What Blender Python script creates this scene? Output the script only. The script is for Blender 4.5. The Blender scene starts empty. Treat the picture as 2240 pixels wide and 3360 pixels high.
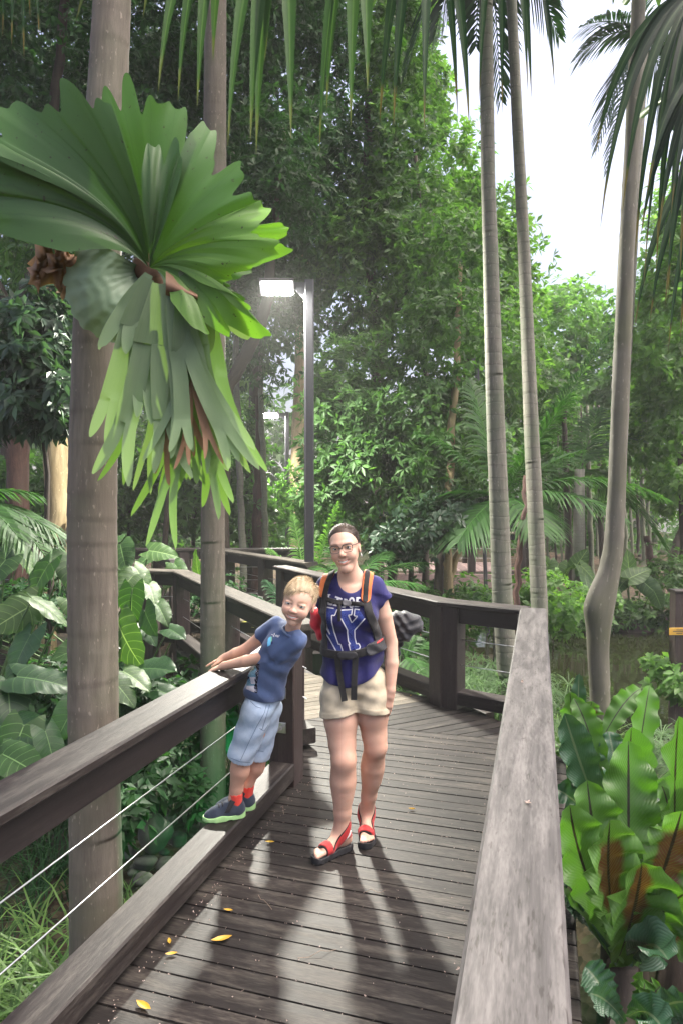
import bpy, bmesh, math, random
import numpy as np
from mathutils import Vector, Matrix, Euler
from mathutils.bvhtree import BVHTree
R = math.radians
SC = bpy.context.scene
COL = SC.collection
rng = np.random.default_rng(7)
random.seed(11)

# ------------------------------------------------------------------ camera
HC = 1.80                      # lens height above the deck
FPX = 2240.0                   # 24 mm lens on a 36 mm tall frame, photograph 2240 x 3360
PITCH = math.atan(60 / FPX)
cam_d = bpy.data.cameras.new('camera')
cam_d.sensor_fit = 'VERTICAL'; cam_d.sensor_height = 36.0; cam_d.sensor_width = 24.0
cam_d.lens = 24.0; cam_d.clip_start = 0.05; cam_d.clip_end = 2000
cam_d.dof.use_dof = False
cam = bpy.data.objects.new('camera', cam_d); COL.objects.link(cam)
cam.location = (0, 0, HC); cam.rotation_euler = (math.pi / 2 - PITCH, 0, 0)
SC.camera = cam

# ------------------------------------------------------------------ sky, sun, exposure
SUN_EL, SUN_AZ = R(66), R(98)          # soft hazy sun, high and to the right
w = bpy.data.worlds.new('World'); SC.world = w; w.use_nodes = True
wn = w.node_tree; wn.nodes.clear()
wo = wn.nodes.new('ShaderNodeOutputWorld'); wb = wn.nodes.new('ShaderNodeBackground')
ws = wn.nodes.new('ShaderNodeTexSky'); ws.sky_type = 'NISHITA'; ws.sun_disc = False
ws.sun_elevation = SUN_EL; ws.sun_rotation = SUN_AZ
ws.air_density = 0.7; ws.dust_density = 10.0; ws.ozone_density = 1.0
wb.inputs['Strength'].default_value = 0.15
wn.links.new(ws.outputs['Color'], wb.inputs['Color']); wn.links.new(wb.outputs[0], wo.inputs[0])
sd = bpy.data.lights.new('sun', 'SUN'); sd.energy = 0.5; sd.angle = R(60); sd.color = (1, .97, .93)
so = bpy.data.objects.new('sun', sd); COL.objects.link(so)
sv = Vector((math.sin(SUN_AZ) * math.cos(SUN_EL), math.cos(SUN_AZ) * math.cos(SUN_EL), math.sin(SUN_EL)))
so.rotation_euler = (-sv).to_track_quat('-Z', 'Y').to_euler(); so.location = (4, -4, 20)
SC.view_settings.view_transform = 'Standard'; SC.view_settings.look = 'None'
SC.view_settings.gamma = 1.0; SC.view_settings.use_curve_mapping = False
SC.view_settings.exposure = 1.85
SC.cycles.use_denoising = True
SC.cycles.max_bounces = 8; SC.cycles.diffuse_bounces = 4; SC.cycles.glossy_bounces = 3
SC.cycles.transmission_bounces = 6; SC.cycles.transparent_max_bounces = 8
SC.cycles.caustics_reflective = False; SC.cycles.caustics_refractive = False
SC.cycles.sample_clamp_indirect = 6.0

# ------------------------------------------------------------------ helpers
cp, sp_ = math.cos(PITCH), math.sin(PITCH)
def P(px, py, Y):
    """world point at depth Y that stands at photograph pixel (px, py)"""
    a = (px - 1120) / FPX; b = (1680 - py) / FPX
    d = np.array([a, cp + b * sp_, -sp_ + b * cp])
    k = Y / d[1]
    return np.array([d[0] * k, Y, HC + d[2] * k])
def G(px, py, z):
    a = (px - 1120) / FPX; b = (1680 - py) / FPX
    d = np.array([a, cp + b * sp_, -sp_ + b * cp]); k = (z - HC) / d[2]
    return np.array([d[0] * k, d[1] * k, z])
UX, UY = 0.2907, 0.9568          # direction of the near boardwalk
def W(p, s, z=0.0):              # p metres to the right, s metres along the near boardwalk
    return np.array([UY * p + UX * s, -UX * p + UY * s, z])
def V3(*a): return np.array(a, float)
def unit(v):
    v = np.asarray(v, float); return v / (np.linalg.norm(v) + 1e-12)
ORG = {}
def setp(o, label=None, cat=None, group=None, kind=None):
    if label: o['label'] = label
    if cat: o['category'] = cat
    if group: o['group'] = group
    if kind: o['kind'] = kind
    return o
def thing(name, label, cat, base=(0, 0, 0), group=None):
    o = bpy.data.objects.new(name, None); o.empty_display_size = .1
    COL.objects.link(o); o.location = base; ORG[o.name] = np.array(base, float)
    return setp(o, label, cat, group)
def make_mesh(name, V, F, mat=None, smooth=False, attrs=None, facemats=None):
    """V (n,3); F list of faces or an (m,k) array; attrs {name: (domain, type, array)}"""
    V = np.ascontiguousarray(V, np.float32)
    me = bpy.data.meshes.new(name)
    if isinstance(F, np.ndarray):
        m, k = F.shape
        me.vertices.add(len(V)); me.vertices.foreach_set('co', V.ravel())
        me.loops.add(m * k); me.loops.foreach_set('vertex_index', np.ascontiguousarray(F, np.int32).ravel())
        me.polygons.add(m)
        me.polygons.foreach_set('loop_start', np.arange(0, m * k, k, dtype=np.int32))
        me.update(calc_edges=True)
    else:
        me.from_pydata(V.tolist(), [], F); me.update()
    if smooth is not False:
        me.polygons.foreach_set('use_smooth', np.ones(len(me.polygons), bool))
    for an, (dom, typ, arr) in (attrs or {}).items():
        at = me.attributes.new(an, typ, dom)
        key = {'FLOAT': 'value', 'FLOAT_VECTOR': 'vector', 'FLOAT_COLOR': 'color'}[typ]
        at.data.foreach_set(key, np.ascontiguousarray(arr, np.float32).ravel())
    for mm in (mat if isinstance(mat, (list, tuple)) else [mat]):
        if mm: me.materials.append(mm)
    if facemats is not None: me.polygons.foreach_set('material_index', np.asarray(facemats, np.int32))
    return me
def link(name, me, parent=None, world=True, kind=None):
    """link a mesh given in world coordinates as one object (a part when parent is given)"""
    o = bpy.data.objects.new(name, me); COL.objects.link(o)
    if parent is not None:
        o.parent = parent; org = ORG.get(parent.name, np.zeros(3))
        if world and np.any(org):
            me.transform(Matrix.Translation(-Vector(org)))
        ORG[o.name] = org
    if kind: o['kind'] = kind
    return o
class MB:
    def __init__(s): s.V = []; s.F = []; s.g = []; s.n = 0
    def add(s, V, F, g=None):
        V = np.asarray(V, float)
        s.V.append(V); s.F += [[i + s.n for i in f] for f in F]
        s.g.append(np.asarray(g, float) if g is not None else V * 1.0); s.n += len(V)
    def beam(s, p0, p1, wd, ht, up=(0, 0, 1), ch=.006):
        """chamfered timber from p0 to p1 (centre line), wd wide, ht high"""
        p0 = np.asarray(p0, float); p1 = np.asarray(p1, float)
        t = unit(p1 - p0); L = np.linalg.norm(p1 - p0)
        r = unit(np.cross(t, up)); u = np.cross(r, t)
        a, b = wd / 2, ht / 2; c = min(ch, a * .45, b * .45)
        prof = [(-a + c, -b), (a - c, -b), (a, -b + c), (a, b - c), (a - c, b), (-a + c, b), (-a, b - c), (-a, -b + c)]
        off = random.random() * 50, random.random() * 50, random.random() * 50
        V = []; g = []
        for e, p in ((0, p0), (1, p1)):
            for x, y in prof:
                V.append(p + r * x + u * y); g.append((off[0] + e * L, off[1] + x, off[2] + y))
        F = [[i, (i + 1) % 8, 8 + (i + 1) % 8, 8 + i] for i in range(8)]
        F += [[7, 6, 5, 4, 3, 2, 1, 0], [8, 9, 10, 11, 12, 13, 14, 15]]
        s.add(V, F, g)
    def prism(s, poly, z0, z1, ch=.004, axis=None):
        """vertical prism over a convex plan polygon, top edges chamfered"""
        poly = np.asarray(poly, float); n = len(poly)
        c = poly.mean(0); off = np.array([random.random() * 50, random.random() * 50, random.random() * 50])
        ins = poly + np.array([unit(c - q) * ch * 1.4 for q in poly])
        V = [(*q, z0) for q in poly] + [(*q, z1 - ch) for q in poly] + [(*q, z1) for q in ins]
        ax = unit(axis if axis is not None else poly[1] - poly[0]); ay = np.array([-ax[1], ax[0]])
        g = [(off[0] + np.dot(v[:2], ax), off[1] + np.dot(v[:2], ay), off[2] + v[2]) for v in V]
        F = []
        for b in (0, n):
            F += [[b + i, b + (i + 1) % n, b + n + (i + 1) % n, b + n + i] for i in range(n)]
        F += [list(range(2 * n, 3 * n)), list(range(n))[::-1]]
        s.add(V, F, g)
    def tube(s, pts, rad, n=8, cap=True):
        pts = np.asarray(pts, float); m = len(pts)
        rad = np.full(m, rad) if np.isscalar(rad) else np.asarray(rad, float)
        V = []; g = []
        T = np.gradient(pts, axis=0); off = random.random() * 50
        ref = np.array([0, 0, 1.]) if abs(unit(T[0])[2]) < .9 else np.array([0, 1., 0])
        L = 0
        for i in range(m):
            t = unit(T[i]); r = unit(np.cross(t, ref)); u = np.cross(r, t)
            ref = u if abs(np.dot(u, t)) < .9 else ref
            if i: L += np.linalg.norm(pts[i] - pts[i - 1])
            for k in range(n):
                a = 2 * math.pi * k / n
                V.append(pts[i] + rad[i] * (r * math.cos(a) + u * math.sin(a)))
                g.append((off + L, rad[i] * math.cos(a), rad[i] * math.sin(a)))
        F = [[i * n + k, i * n + (k + 1) % n, (i + 1) * n + (k + 1) % n, (i + 1) * n + k] for i in range(m - 1) for k in range(n)]
        if cap: F += [list(range(n))[::-1], list(range((m - 1) * n, m * n))]
        s.add(V, F, g)
    def grid(s, Pg, lf=None):
        """sheet from an (r,c,3) array"""
        r, c = Pg.shape[:2]
        F = [[i * c + j, i * c + j + 1, (i + 1) * c + j + 1, (i + 1) * c + j] for i in range(r - 1) for j in range(c - 1)]
        s.add(Pg.reshape(-1, 3), F, None if lf is None else lf.reshape(-1, 3))
    def mesh(s, name, mat, smooth=False, attr='grain'):
        V = np.concatenate(s.V); g = np.concatenate(s.g)
        return make_mesh(name, V, s.F, mat, smooth, {attr: ('POINT', 'FLOAT_VECTOR', g)})
    def part(s, name, mat, parent=None, smooth=False, attr='grain', kind=None):
        return link(name, s.mesh(name, mat, smooth, attr), parent, kind=kind)

# ------------------------------------------------------------------ materials
class NT:
    def __init__(s, name):
        s.m = bpy.data.materials.new(name); s.m.use_nodes = True
        s.t = s.m.node_tree; s.t.nodes.clear(); s.out = s.n('ShaderNodeOutputMaterial')
    def n(s, typ, **kw):
        nd = s.t.nodes.new(typ)
        for k, v in kw.items():
            if k in nd.inputs: nd.inputs[k].default_value = v
            else: setattr(nd, k, v)
        return nd
    def l(s, a, b): s.t.links.new(a, b)
    def attr(s, name): return s.n('ShaderNodeAttribute', attribute_name=name)
    def noise(s, vec, scale, detail=3, rough=.55, dist=0):
        nd = s.n('ShaderNodeTexNoise', Scale=scale, Detail=detail, Roughness=rough, Distortion=dist)
        if vec is not None: s.l(vec, nd.inputs['Vector'])
        return nd.outputs['Fac']
    def ramp(s, fac, stops):
        nd = s.n('ShaderNodeValToRGB'); e = nd.color_ramp.elements
        while len(e) < len(stops): e.new(.5)
        for k, (p, c) in enumerate(stops):
            e[k].position = p; e[k].color = (*c, 1) if len(c) == 3 else c
        s.l(fac, nd.inputs[0]); return nd.outputs[0]
    def mix(s, fac, a, b, mode='MIX'):
        nd = s.n('ShaderNodeMix', data_type='RGBA', blend_type=mode)
        for i, x in ((0, fac), (6, a), (7, b)):
            if hasattr(x, 'links'): s.l(x, nd.inputs[i])
            else: nd.inputs[i].default_value = x if i == 0 else (*x, 1) if len(x) == 3 else x
        return nd.outputs[2]
    def math(s, op, a, b=0.0, c=None):
        nd = s.n('ShaderNodeMath', operation=op)
        for i, x in enumerate((a, b) if c is None else (a, b, c)):
            if hasattr(x, 'links'): s.l(x, nd.inputs[i])
            else: nd.inputs[i].default_value = x
        return nd.outputs[0]
    def scale(s, vec, sc):
        nd = s.n('ShaderNodeMapping'); nd.inputs['Scale'].default_value = sc; s.l(vec, nd.inputs[0]); return nd.outputs[0]
    def coord(s): return s.n('ShaderNodeTexCoord').outputs['Object']
    def bump(s, h, strength=.3, dist=.005):
        nd = s.n('ShaderNodeBump', Strength=strength, Distance=dist); s.l(h, nd.inputs['Height']); return nd.outputs[0]
    def bsdf(s, col, rough=.5, spec=.5, normal=None, metal=0, **kw):
        b = s.n('ShaderNodeBsdfPrincipled')
        for k, x in (('Base Color', col), ('Roughness', rough), ('Specular IOR Level', spec), ('Metallic', metal)):
            if hasattr(x, 'links'): s.l(x, b.inputs[k])
            else: b.inputs[k].default_value = (*x, 1) if k == 'Base Color' else x
        for k, x in kw.items(): b.inputs[k.replace('_', ' ')].default_value = x
        if normal is not None: s.l(normal, b.inputs['Normal'])
        s.l(b.outputs[0], s.out.inputs[0]); return b
def wood(name, dark, mid, light, rough=.5, spec=.5, wear=.55, bump=.35, sc=1.0):
    t = NT(name); g = t.attr('grain').outputs['Vector']
    f1 = t.noise(t.scale(g, (2.2 * sc, 55 * sc, 55 * sc)), 1.0, 6, .65, .3)      # grain
    f2 = t.noise(t.scale(g, (2.2, 16, 16)), 1.3, 5, .65)                           # wear patches
    f3 = t.noise(t.scale(g, (28 * sc, 150 * sc, 150 * sc)), 1.0, 2, .5)          # fine fibres
    c = t.ramp(f1, [(.28, dark), (.62, mid)])
    wr = t.ramp(t.math('MULTIPLY_ADD', f3, .35, t.math('MULTIPLY', f2, .8)), [(wear - .06, (0, 0, 0)), (wear + .16, (1, 1, 1))])
    c = t.mix(wr, c, light)
    sp = t.ramp(t.noise(t.scale(g, (15, 70, 70)), 1.0, 3, .55), [(.60, (1, 1, 1)), (.70, (.42, .38, .36))])
    c = t.mix(1.0, c, sp, 'MULTIPLY')
    oi = t.n('ShaderNodeObjectInfo'); k_ = t.math('MULTIPLY_ADD', oi.outputs['Random'], .55, .72)
    cm = t.n('ShaderNodeCombineXYZ'); [t.l(k_, cm.inputs[q]) for q in range(3)]
    c = t.mix(1.0, c, cm.outputs[0], 'MULTIPLY')
    rg = t.math('MULTIPLY_ADD', f2, .25, rough - .12)
    nm = t.bump(t.math('MULTIPLY_ADD', f3, .5, f1), bump, .003)
    t.bsdf(c, rg, spec, nm); return t.m
def plain(name, col, rough=.5, spec=.5, metal=0, var=.15, sc=30, bump=0, **kw):
    t = NT(name); v = t.noise(t.coord(), sc, 3, .6)
    lo = tuple(x * (1 - var) for x in col); hi = tuple(min(1, x * (1 + var)) for x in col)
    c = t.ramp(v, [(.3, lo), (.7, hi)])
    t.bsdf(c, rough, spec, t.bump(v, bump, .002) if bump else None, metal, **kw); return t.m
def leafmat(name, lo, hi, trans=.45, rough=.42, tcol=None, spec=.4):
    """small leaves: each face carries its own 'tint' 0..1"""
    t = NT(name); f = t.attr('tint').outputs['Fac']
    c = t.ramp(f, [(0, lo), (.75, hi), (1, tuple(min(1, x * 1.5) for x in hi))])
    b = t.n('ShaderNodeBsdfPrincipled', Roughness=rough); b.inputs['Specular IOR Level'].default_value = spec
    t.l(c, b.inputs['Base Color'])
    tr = t.n('ShaderNodeBsdfTranslucent')
    t.l(t.mix(1.0, c, tcol or (1.5, 1.7, .7), 'MULTIPLY'), tr.inputs[0])
    mx = t.n('ShaderNodeMixShader', Fac=trans); t.l(b.outputs[0], mx.inputs[1]); t.l(tr.outputs[0], mx.inputs[2])
    t.l(mx.outputs[0], t.out.inputs[0]); return t.m
def bigleaf(name, col, col2, rib=None, ribw=.05, veins=0, veincol=None, trans=.3, rough=.4, spec=.45, sori=None, tip=None, dirt=None, radial=0):
    """large leaves; attribute 'lf' = (across -1..1, along 0..1, random)"""
    t = NT(name); a = t.attr('lf').outputs['Vector']
    sx = t.n('ShaderNodeSeparateXYZ'); t.l(a, sx.inputs[0]); u, v, rd = sx.outputs
    au = t.math('ABSOLUTE', u)
    nz = t.noise(t.coord(), 6, 4, .6)
    c = t.mix(t.math('MULTIPLY_ADD', rd, .55, t.math('MULTIPLY', nz, .5)), col, col2)
    h = None
    if tip: c = t.mix(t.ramp(t.math('ADD', v, t.math('MULTIPLY', nz, .15)), [(.96, (0, 0, 0)), (1.04, (1, 1, 1))]), c, tip)
    if sori:
        m1 = t.ramp(t.math('ADD', t.math('ADD', au, t.math('MULTIPLY_ADD', nz, .7, -.35)), t.math('MULTIPLY_ADD', rd, -.35, .25)), [(.30, (1, 1, 1)), (.46, (0, 0, 0))])
        m2 = t.ramp(t.math('ADD', t.math('ADD', v, t.math('MULTIPLY_ADD', rd, .3, -.2)), t.math('MULTIPLY_ADD', nz, .4, -.2)), [(.35, (0, 0, 0)), (.45, (1, 1, 1)), (.86, (1, 1, 1)), (.92, (0, 0, 0))])
        m3 = t.ramp(rd, [(.45, (0, 0, 0)), (.5, (1, 1, 1))])
        c = t.mix(t.math('MULTIPLY', t.math('MULTIPLY', m1, m2), m3), c, sori)
    if veins:
        ph = t.math('ADD', t.math('MULTIPLY', v, veins), t.math('MULTIPLY', au, -veins * .22))
        wv = t.math('ABSOLUTE', t.math('SINE', t.math('MULTIPLY', ph, math.pi)))
        vm = t.ramp(wv, [(.0, (1, 1, 1)), (.22, (0, 0, 0))]); h = wv
        c = t.mix(t.math('MULTIPLY', vm, .85), c, veincol or col2)
    if radial:
        wob = t.math('MULTIPLY_ADD', t.noise(t.coord(), 9, 2), .12, -.06)
        for q, st in ((1, .55), (2.37, .28)):
            ph = t.math('MULTIPLY', t.math('ADD', u, t.math('MULTIPLY', wob, v)), radial * q * math.pi)
            wv = t.math('ABSOLUTE', t.math('SINE', ph))
            c = t.mix(t.math('MULTIPLY', t.ramp(wv, [(.02, (1, 1, 1)), (.09, (0, 0, 0))]), st), c, veincol)
        c = t.mix(t.math('MULTIPLY', t.ramp(v, [(.15, (0, 0, 0)), (.95, (1, 1, 1))]), .6), c, tuple(min(1, x * 1.9) for x in col2))
    if rib: c = t.mix(t.ramp(au, [(ribw, (1, 1, 1)), (ribw * 1.8, (0, 0, 0))]), c, rib)
    if dirt: c = t.mix(t.ramp(t.noise(t.coord(), 45, 2), [(.68, (0, 0, 0)), (.74, (1, 1, 1))]), c, dirt)
    b = t.n('ShaderNodeBsdfPrincipled', Roughness=rough); b.inputs['Specular IOR Level'].default_value = spec
    t.l(c, b.inputs['Base Color'])
    hh = t.math('MULTIPLY', nz, .6) if h is None else t.math('ADD', t.math('MULTIPLY', nz, .4), t.math('MULTIPLY', h, .5))
    t.l(t.bump(hh, .35, .006), b.inputs['Normal'])
    tr = t.n('ShaderNodeBsdfTranslucent'); t.l(t.mix(1.0, c, (1.6, 1.8, .6), 'MULTIPLY'), tr.inputs[0])
    mx = t.n('ShaderNodeMixShader', Fac=trans); t.l(b.outputs[0], mx.inputs[1]); t.l(tr.outputs[0], mx.inputs[2])
    t.l(mx.outputs[0], t.out.inputs[0]); return t.m
def bark(name, a, b, c, ring=0, sc=1.0, moss=None):
    t = NT(name); g = t.attr('grain').outputs['Vector']
    o = t.coord()
    n1 = t.noise(t.scale(g, (4 * sc, 30 * sc, 30 * sc)), 1, 5, .65)
    n2 = t.noise(o, 3.0, 4, .6); n3 = t.noise(t.scale(g, (26 * sc, 70 * sc, 70 * sc)), 1, 2, .5)
    col = t.ramp(n1, [(.3, a), (.7, b)])
    col = t.mix(t.ramp(n2, [(.42, (0, 0, 0)), (.66, (1, 1, 1))]), col, c)
    if moss:
        col = t.mix(t.math('MULTIPLY', t.ramp(t.noise(o, 2.1, 3), [(.5, (0, 0, 0)), (.7, (1, 1, 1))]), .6), col, moss)
    sp = t.ramp(n3, [(.66, (0, 0, 0)), (.72, (1, 1, 1))])
    col = t.mix(t.math('MULTIPLY', sp, .5), col, tuple(min(1, x * 1.9) for x in b))
    h = t.math('ADD', n1, t.math('MULTIPLY', n3, .4))
    if ring:
        s = t.n('ShaderNodeSeparateXYZ'); t.l(g, s.inputs[0])
        ph = t.math('ADD', t.math('MULTIPLY', s.outputs[0], ring), t.math('MULTIPLY', n2, .7))
        fr = t.math('FRACT', ph)
        rm = t.ramp(fr, [(.0, (1, 1, 1)), (.10, (0, 0, 0)), (.93, (0, 0, 0)), (1, (1, 1, 1))])
        col = t.mix(t.math('MULTIPLY', rm, .30), col, tuple(x * .45 for x in a))
        h = t.math('ADD', h, t.math('MULTIPLY', rm, -.6))
    t.bsdf(col, .75, .3, t.bump(h, .5, .006)); return t.m
M = {}
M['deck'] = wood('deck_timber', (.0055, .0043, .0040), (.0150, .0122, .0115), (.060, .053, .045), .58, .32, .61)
M['deck_far'] = wood('deck_timber_lit', (.04, .035, .028), (.075, .066, .052), (.13, .115, .092), .7, .2, .5)  # lighter deck timber, light on the far boards put into the colour
M['rail'] = wood('rail_timber', (.0080, .0060, .0056), (.0200, .0155, .0148), (.062, .055, .049), .54, .32, .62)
M['rail_pale'] = wood('rail_timber_skylit', (.028, .0245, .024), (.074, .068, .068), (.130, .121, .119), .52, .38, .56)  # weathered grey rail timber, open-sky brightness put into the colour
M['rail_worn'] = wood('rail_timber_worn', (.022, .019, .017), (.050, .044, .039), (.095, .086, .074), .75, .15, .52)
M['beam'] = wood('dark_timber', (.007, .005, .005), (.018, .013, .013), (.036, .030, .029), .5, .45, .68)
M['post'] = wood('post_timber', (.014, .009, .009), (.036, .025, .024), (.07, .056, .053), .5, .45, .66)
M['steel'] = plain('steel', (.55, .56, .58), .28, .5, 1.0, .1)
M['black_metal'] = plain('black_metal', (.018, .018, .022), .38, .5, 0, .2)
# ------------------------------------------------------------------ ground, pond, sky-lit garden floor
def hgt(x, y):
    x = np.asarray(x, float); y = np.asarray(y, float)
    h = -.95 + .06 * np.sin(x * 1.7 + y) + .05 * np.sin(y * 2.3 - x * .7)
    h += .30 / (1 + np.exp(-(x - .6 - .29 * y * .9) * 4)) * (y < 60) / (1 + np.exp((y - 6.5) * 1.5))
    h += np.clip((y - 14.5) * .10, 0, .8)
    pond = np.exp(-(((x - 6.2) / 3.9) ** 4 + ((y - 11.0) / 3.0) ** 4))
    h -= 1.0 * pond
    creek = np.exp(-(((x + 1.0 + .15 * y) / 1.6) ** 4 + ((y - 4.5) / 2.2) ** 4)); h -= .15 * creek
    return h
n = 220
gx = np.sinh(np.linspace(-5.2, 5.2, n)) * 2.2; gy = np.concatenate([np.linspace(-6, 26, 170), 26 + np.geomspace(.4, 380, 50)])
X, Y = np.meshgrid(gx, gy); Z = hgt(X, Y)
mb = MB(); mb.grid(np.stack([X, Y, Z], -1))
t = NT('leaf_litter'); o = t.coord()
vo = t.n('ShaderNodeTexVoronoi', Scale=16.0); t.l(o, vo.inputs['Vector'])
sx = t.n('ShaderNodeSeparateXYZ'); t.l(vo.outputs['Color'], sx.inputs[0])
c = t.ramp(sx.outputs[0], [(0, (.018, .012, .008)), (.5, (.05, .032, .02)), (.85, (.09, .06, .038)), (1, (.04, .05, .018))])
c = t.mix(t.ramp(t.noise(o, .9, 4), [(.45, (0, 0, 0)), (.62, (1, 1, 1))]), c, (.022, .030, .012))
t.bsdf(c, .85, .25, t.bump(vo.outputs['Distance'], .8, .03)); M['litter'] = t.m
go = mb.part('ground', M['litter'], None, True); go['kind'] = 'structure'

t = NT('pond_water'); o = t.coord()
h = t.noise(t.scale(o, (1, 1.6, 1)), 2.2, 3)
t.bsdf((.012, .014, .006), .03, .6, t.bump(h, .10, .02)); M['water'] = t.m
mb = MB(); a = np.linspace(0, 2 * math.pi, 48, endpoint=False)
rr = [np.array([6.2 + 4.9 * math.cos(q), 11.0 + 3.9 * math.sin(q), -1.02]) for q in a]
mb.add(rr + [np.array([6.2, 11, -1.02])], [[i, (i + 1) % 48, 48] for i in range(48)])
wo_ = mb.part('pond_water', M['water']); wo_['kind'] = 'structure'

# ------------------------------------------------------------------ boardwalk
def clip(poly, nrm, d):
    """keep nrm . q >= d"""
    out = []
    for i in range(len(poly)):
        a, b = poly[i], poly[(i + 1) % len(poly)]
        da, db = np.dot(nrm, a) - d, np.dot(nrm, b) - d
        if da >= 0: out.append(a)
        if da * db < 0: out.append(a + (b - a) * da / (da - db))
    return out
bw = bpy.data.objects.new('boardwalk', None); COL.objects.link(bw); bw['kind'] = 'structure'; ORG[bw.name] = np.zeros(3)
L2a, L2b = np.array([-.10, 4.45]), np.array([-1.90, 8.05])
T2 = unit(L2b - L2a); N2 = np.array([T2[1], -T2[0]])
Ec, Dc, Fc = np.array([1.50, 5.33]), np.array([.875, 5.78]), np.array([-.764, 8.55])
U2 = np.array([UX, UY]); Np = np.array([UY, -UX])
PITCH_B = .102
def plank(poly, axis, z, matn='deck'):
    if len(poly) < 3: return
    mb = MB(); mb.prism(poly, z - .03, z, .004, axis); mb.part('plank', M[matn], bw)
S_END = 5.07
k = 0
s = S_END
while s > .35:
    s0, s1 = s - PITCH_B + .008, s
    sm = (s0 + s1) / 2
    lp = -1.62 if sm < 4.4 else None
    def lef(ss): return -1.62 if lp is not None else -1.389 - (ss - 4.229) * .948 - .08
    poly = [W(lef(s0), s0)[:2], W(.12, s0)[:2], W(.12, s1)[:2], W(lef(s1), s1)[:2]]
    plank(poly, Np, random.uniform(-.0012, .0012)); s -= PITCH_B
def r2side(q): return q
rn1 = unit(np.array([-(Dc - Ec)[1], (Dc - Ec)[0]])); rn2 = unit(np.array([-(Fc - Dc)[1], (Fc - Dc)[0]]))
j = 0
for k in range(-16, 70):
    a0 = k * PITCH_B + .008; a1 = (k + 1) * PITCH_B
    base = L2a
    poly = [base + T2 * a0 - N2 * 1.2, base + T2 * a0 + N2 * 3.5, base + T2 * a1 + N2 * 3.5, base + T2 * a1 - N2 * 1.2]
    poly = clip(poly, N2, np.dot(N2, L2a) - .08)
    if poly: poly = clip(poly, rn1, np.dot(rn1, Ec) - .12)
    if poly: poly = clip(poly, rn2, np.dot(rn2, Dc) - .12)
    if poly: poly = clip(poly, U2, S_END + .008)
    if poly: poly = clip(poly, np.array([0, -1.]), -9.62)
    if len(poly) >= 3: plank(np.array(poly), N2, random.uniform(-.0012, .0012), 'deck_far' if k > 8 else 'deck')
for k in range(0, 72):                      # the crossing boardwalk behind
    x1 = -.35 - k * PITCH_B; x0 = x1 - PITCH_B + .008
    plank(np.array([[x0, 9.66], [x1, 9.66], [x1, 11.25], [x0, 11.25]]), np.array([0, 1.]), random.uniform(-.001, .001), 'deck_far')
mb = MB()                                    # bearers under the planks
for p in (-1.5, -.75, .02):
    mb.beam(W(p, .0, -.12), W(p, 5.0, -.12), .09, .17)
for d in (.06, .9, 1.75):
    mb.beam((*(L2a + N2 * d + T2 * .5), -.12), (*(L2a + N2 * d + T2 * 4.6), -.12), .09, .17)
for y in (9.8, 11.1): mb.beam((-7.6, y, -.12), (-.4, y, -.12), .09, .17)
mb.part('bearer', M['beam'], bw)
mb = MB()
for p, s in ((-1.5, .6), (-1.5, 2.4), (-1.5, 3.9), (.02, 1.2), (.02, 3.3), (0.0, 5.0)):
    a = W(p, s, 0); mb.beam((a[0], a[1], -1.5), (a[0], a[1], -.21), .16, .16, up=(0, 1, 0))
for d, e in ((.05, 1.6), (.05, 3.9), (1.7, 1.2), (1.7, 3.8)):
    a = L2a + N2 * d + T2 * e; mb.beam((*a, -1.5), (*a, -.21), .16, .16, up=(0, 1, 0))
mb.part('pile', M['beam'], bw)

# ------------------------------------------------------------------ railings
def railing(name, label, pts, posts, matn='rail', wires=True, top=.90, kickz=(.04, .15), kick_off=0.0, width=.2, post_off=0.0, kick=True, fit=None, group=None, kickmat=None):
    """pts: plan centre line of the hand rail; posts: (segment, distance from its start)"""
    pts = [np.array(p, float) for p in pts]
    th = thing(name, label, 'railing', (*pts[0], 0), group)
    for i in range(len(pts) - 1):
        a, b = pts[i], pts[i + 1]; d = unit(b - a); nn = np.array([d[1], -d[0]])
        zt = top - .0015 * i
        mb = MB(); mb.beam((*(a - d * .02), zt - .0225), (*(b + d * .02), zt - .0225), width, .045, ch=.009); mb.part('handrail', M[matn], th)
        mb = MB(); mb.beam((*(a + d * .03), zt - .112), (*(b - d * .03), zt - .112), .095 - .004 * i, .132); mb.part('under_rail', M['beam'], th)
        if kick:
            ka, kb = a + nn * kick_off, b + nn * kick_off
            zc = (kickz[0] + kickz[1]) / 2
            mb = MB(); mb.beam((*(ka + d * .01), zc + .001 * i), (*(kb - d * .01), zc + .001 * i), .152, kickz[1] - kickz[0], ch=.008); mb.part('kick_rail', M[kickmat or matn], th)
        if wires:
            for z in (.365, .58):
                wa, wb_ = a + nn * post_off, b + nn * post_off
                m_ = (wa + wb_) / 2
                mb = MB(); mb.tube([(*wa, z), (*m_, z - .004), (*wb_, z)], .0030, 6); mb.part('wire', M['steel'], th, True)
    for pi, (i, dist) in enumerate(posts):
        a, b = pts[i], pts[i + 1]; d = unit(b - a); nn = np.array([d[1], -d[0]])
        c = a + d * dist + nn * post_off
        po = MB(); po.beam((*c, -.62 + .01 * pi), (*c, top - .048), .165, .165, up=(*nn, 0)); pobj = po.part('post', M['post'], th)
        if fit and (i, dist) in fit:
            for z in (.365, .58):
                mb = MB(); f0 = c - d * .086
                mb.beam((*(f0 - nn * .032), z), (*(f0 + nn * .032), z), .008, .065)
                mb.tube([(*(f0), z), (*(f0 - d * .03), z)], .012, 8); mb.tube([(*(f0 - d * .03), z), (*(f0 - d * .10), z)], .007, 8)
                mb.tube([(*(f0 - d * .10), z), (*(f0 - d * .12), z)], .011, 8); mb.tube([(*(f0 - d * .12), z), (*(f0 - d * .17), z)], .0055, 8)
                mb.part('wire_fitting', M['steel'], pobj, False)
    return th
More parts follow.
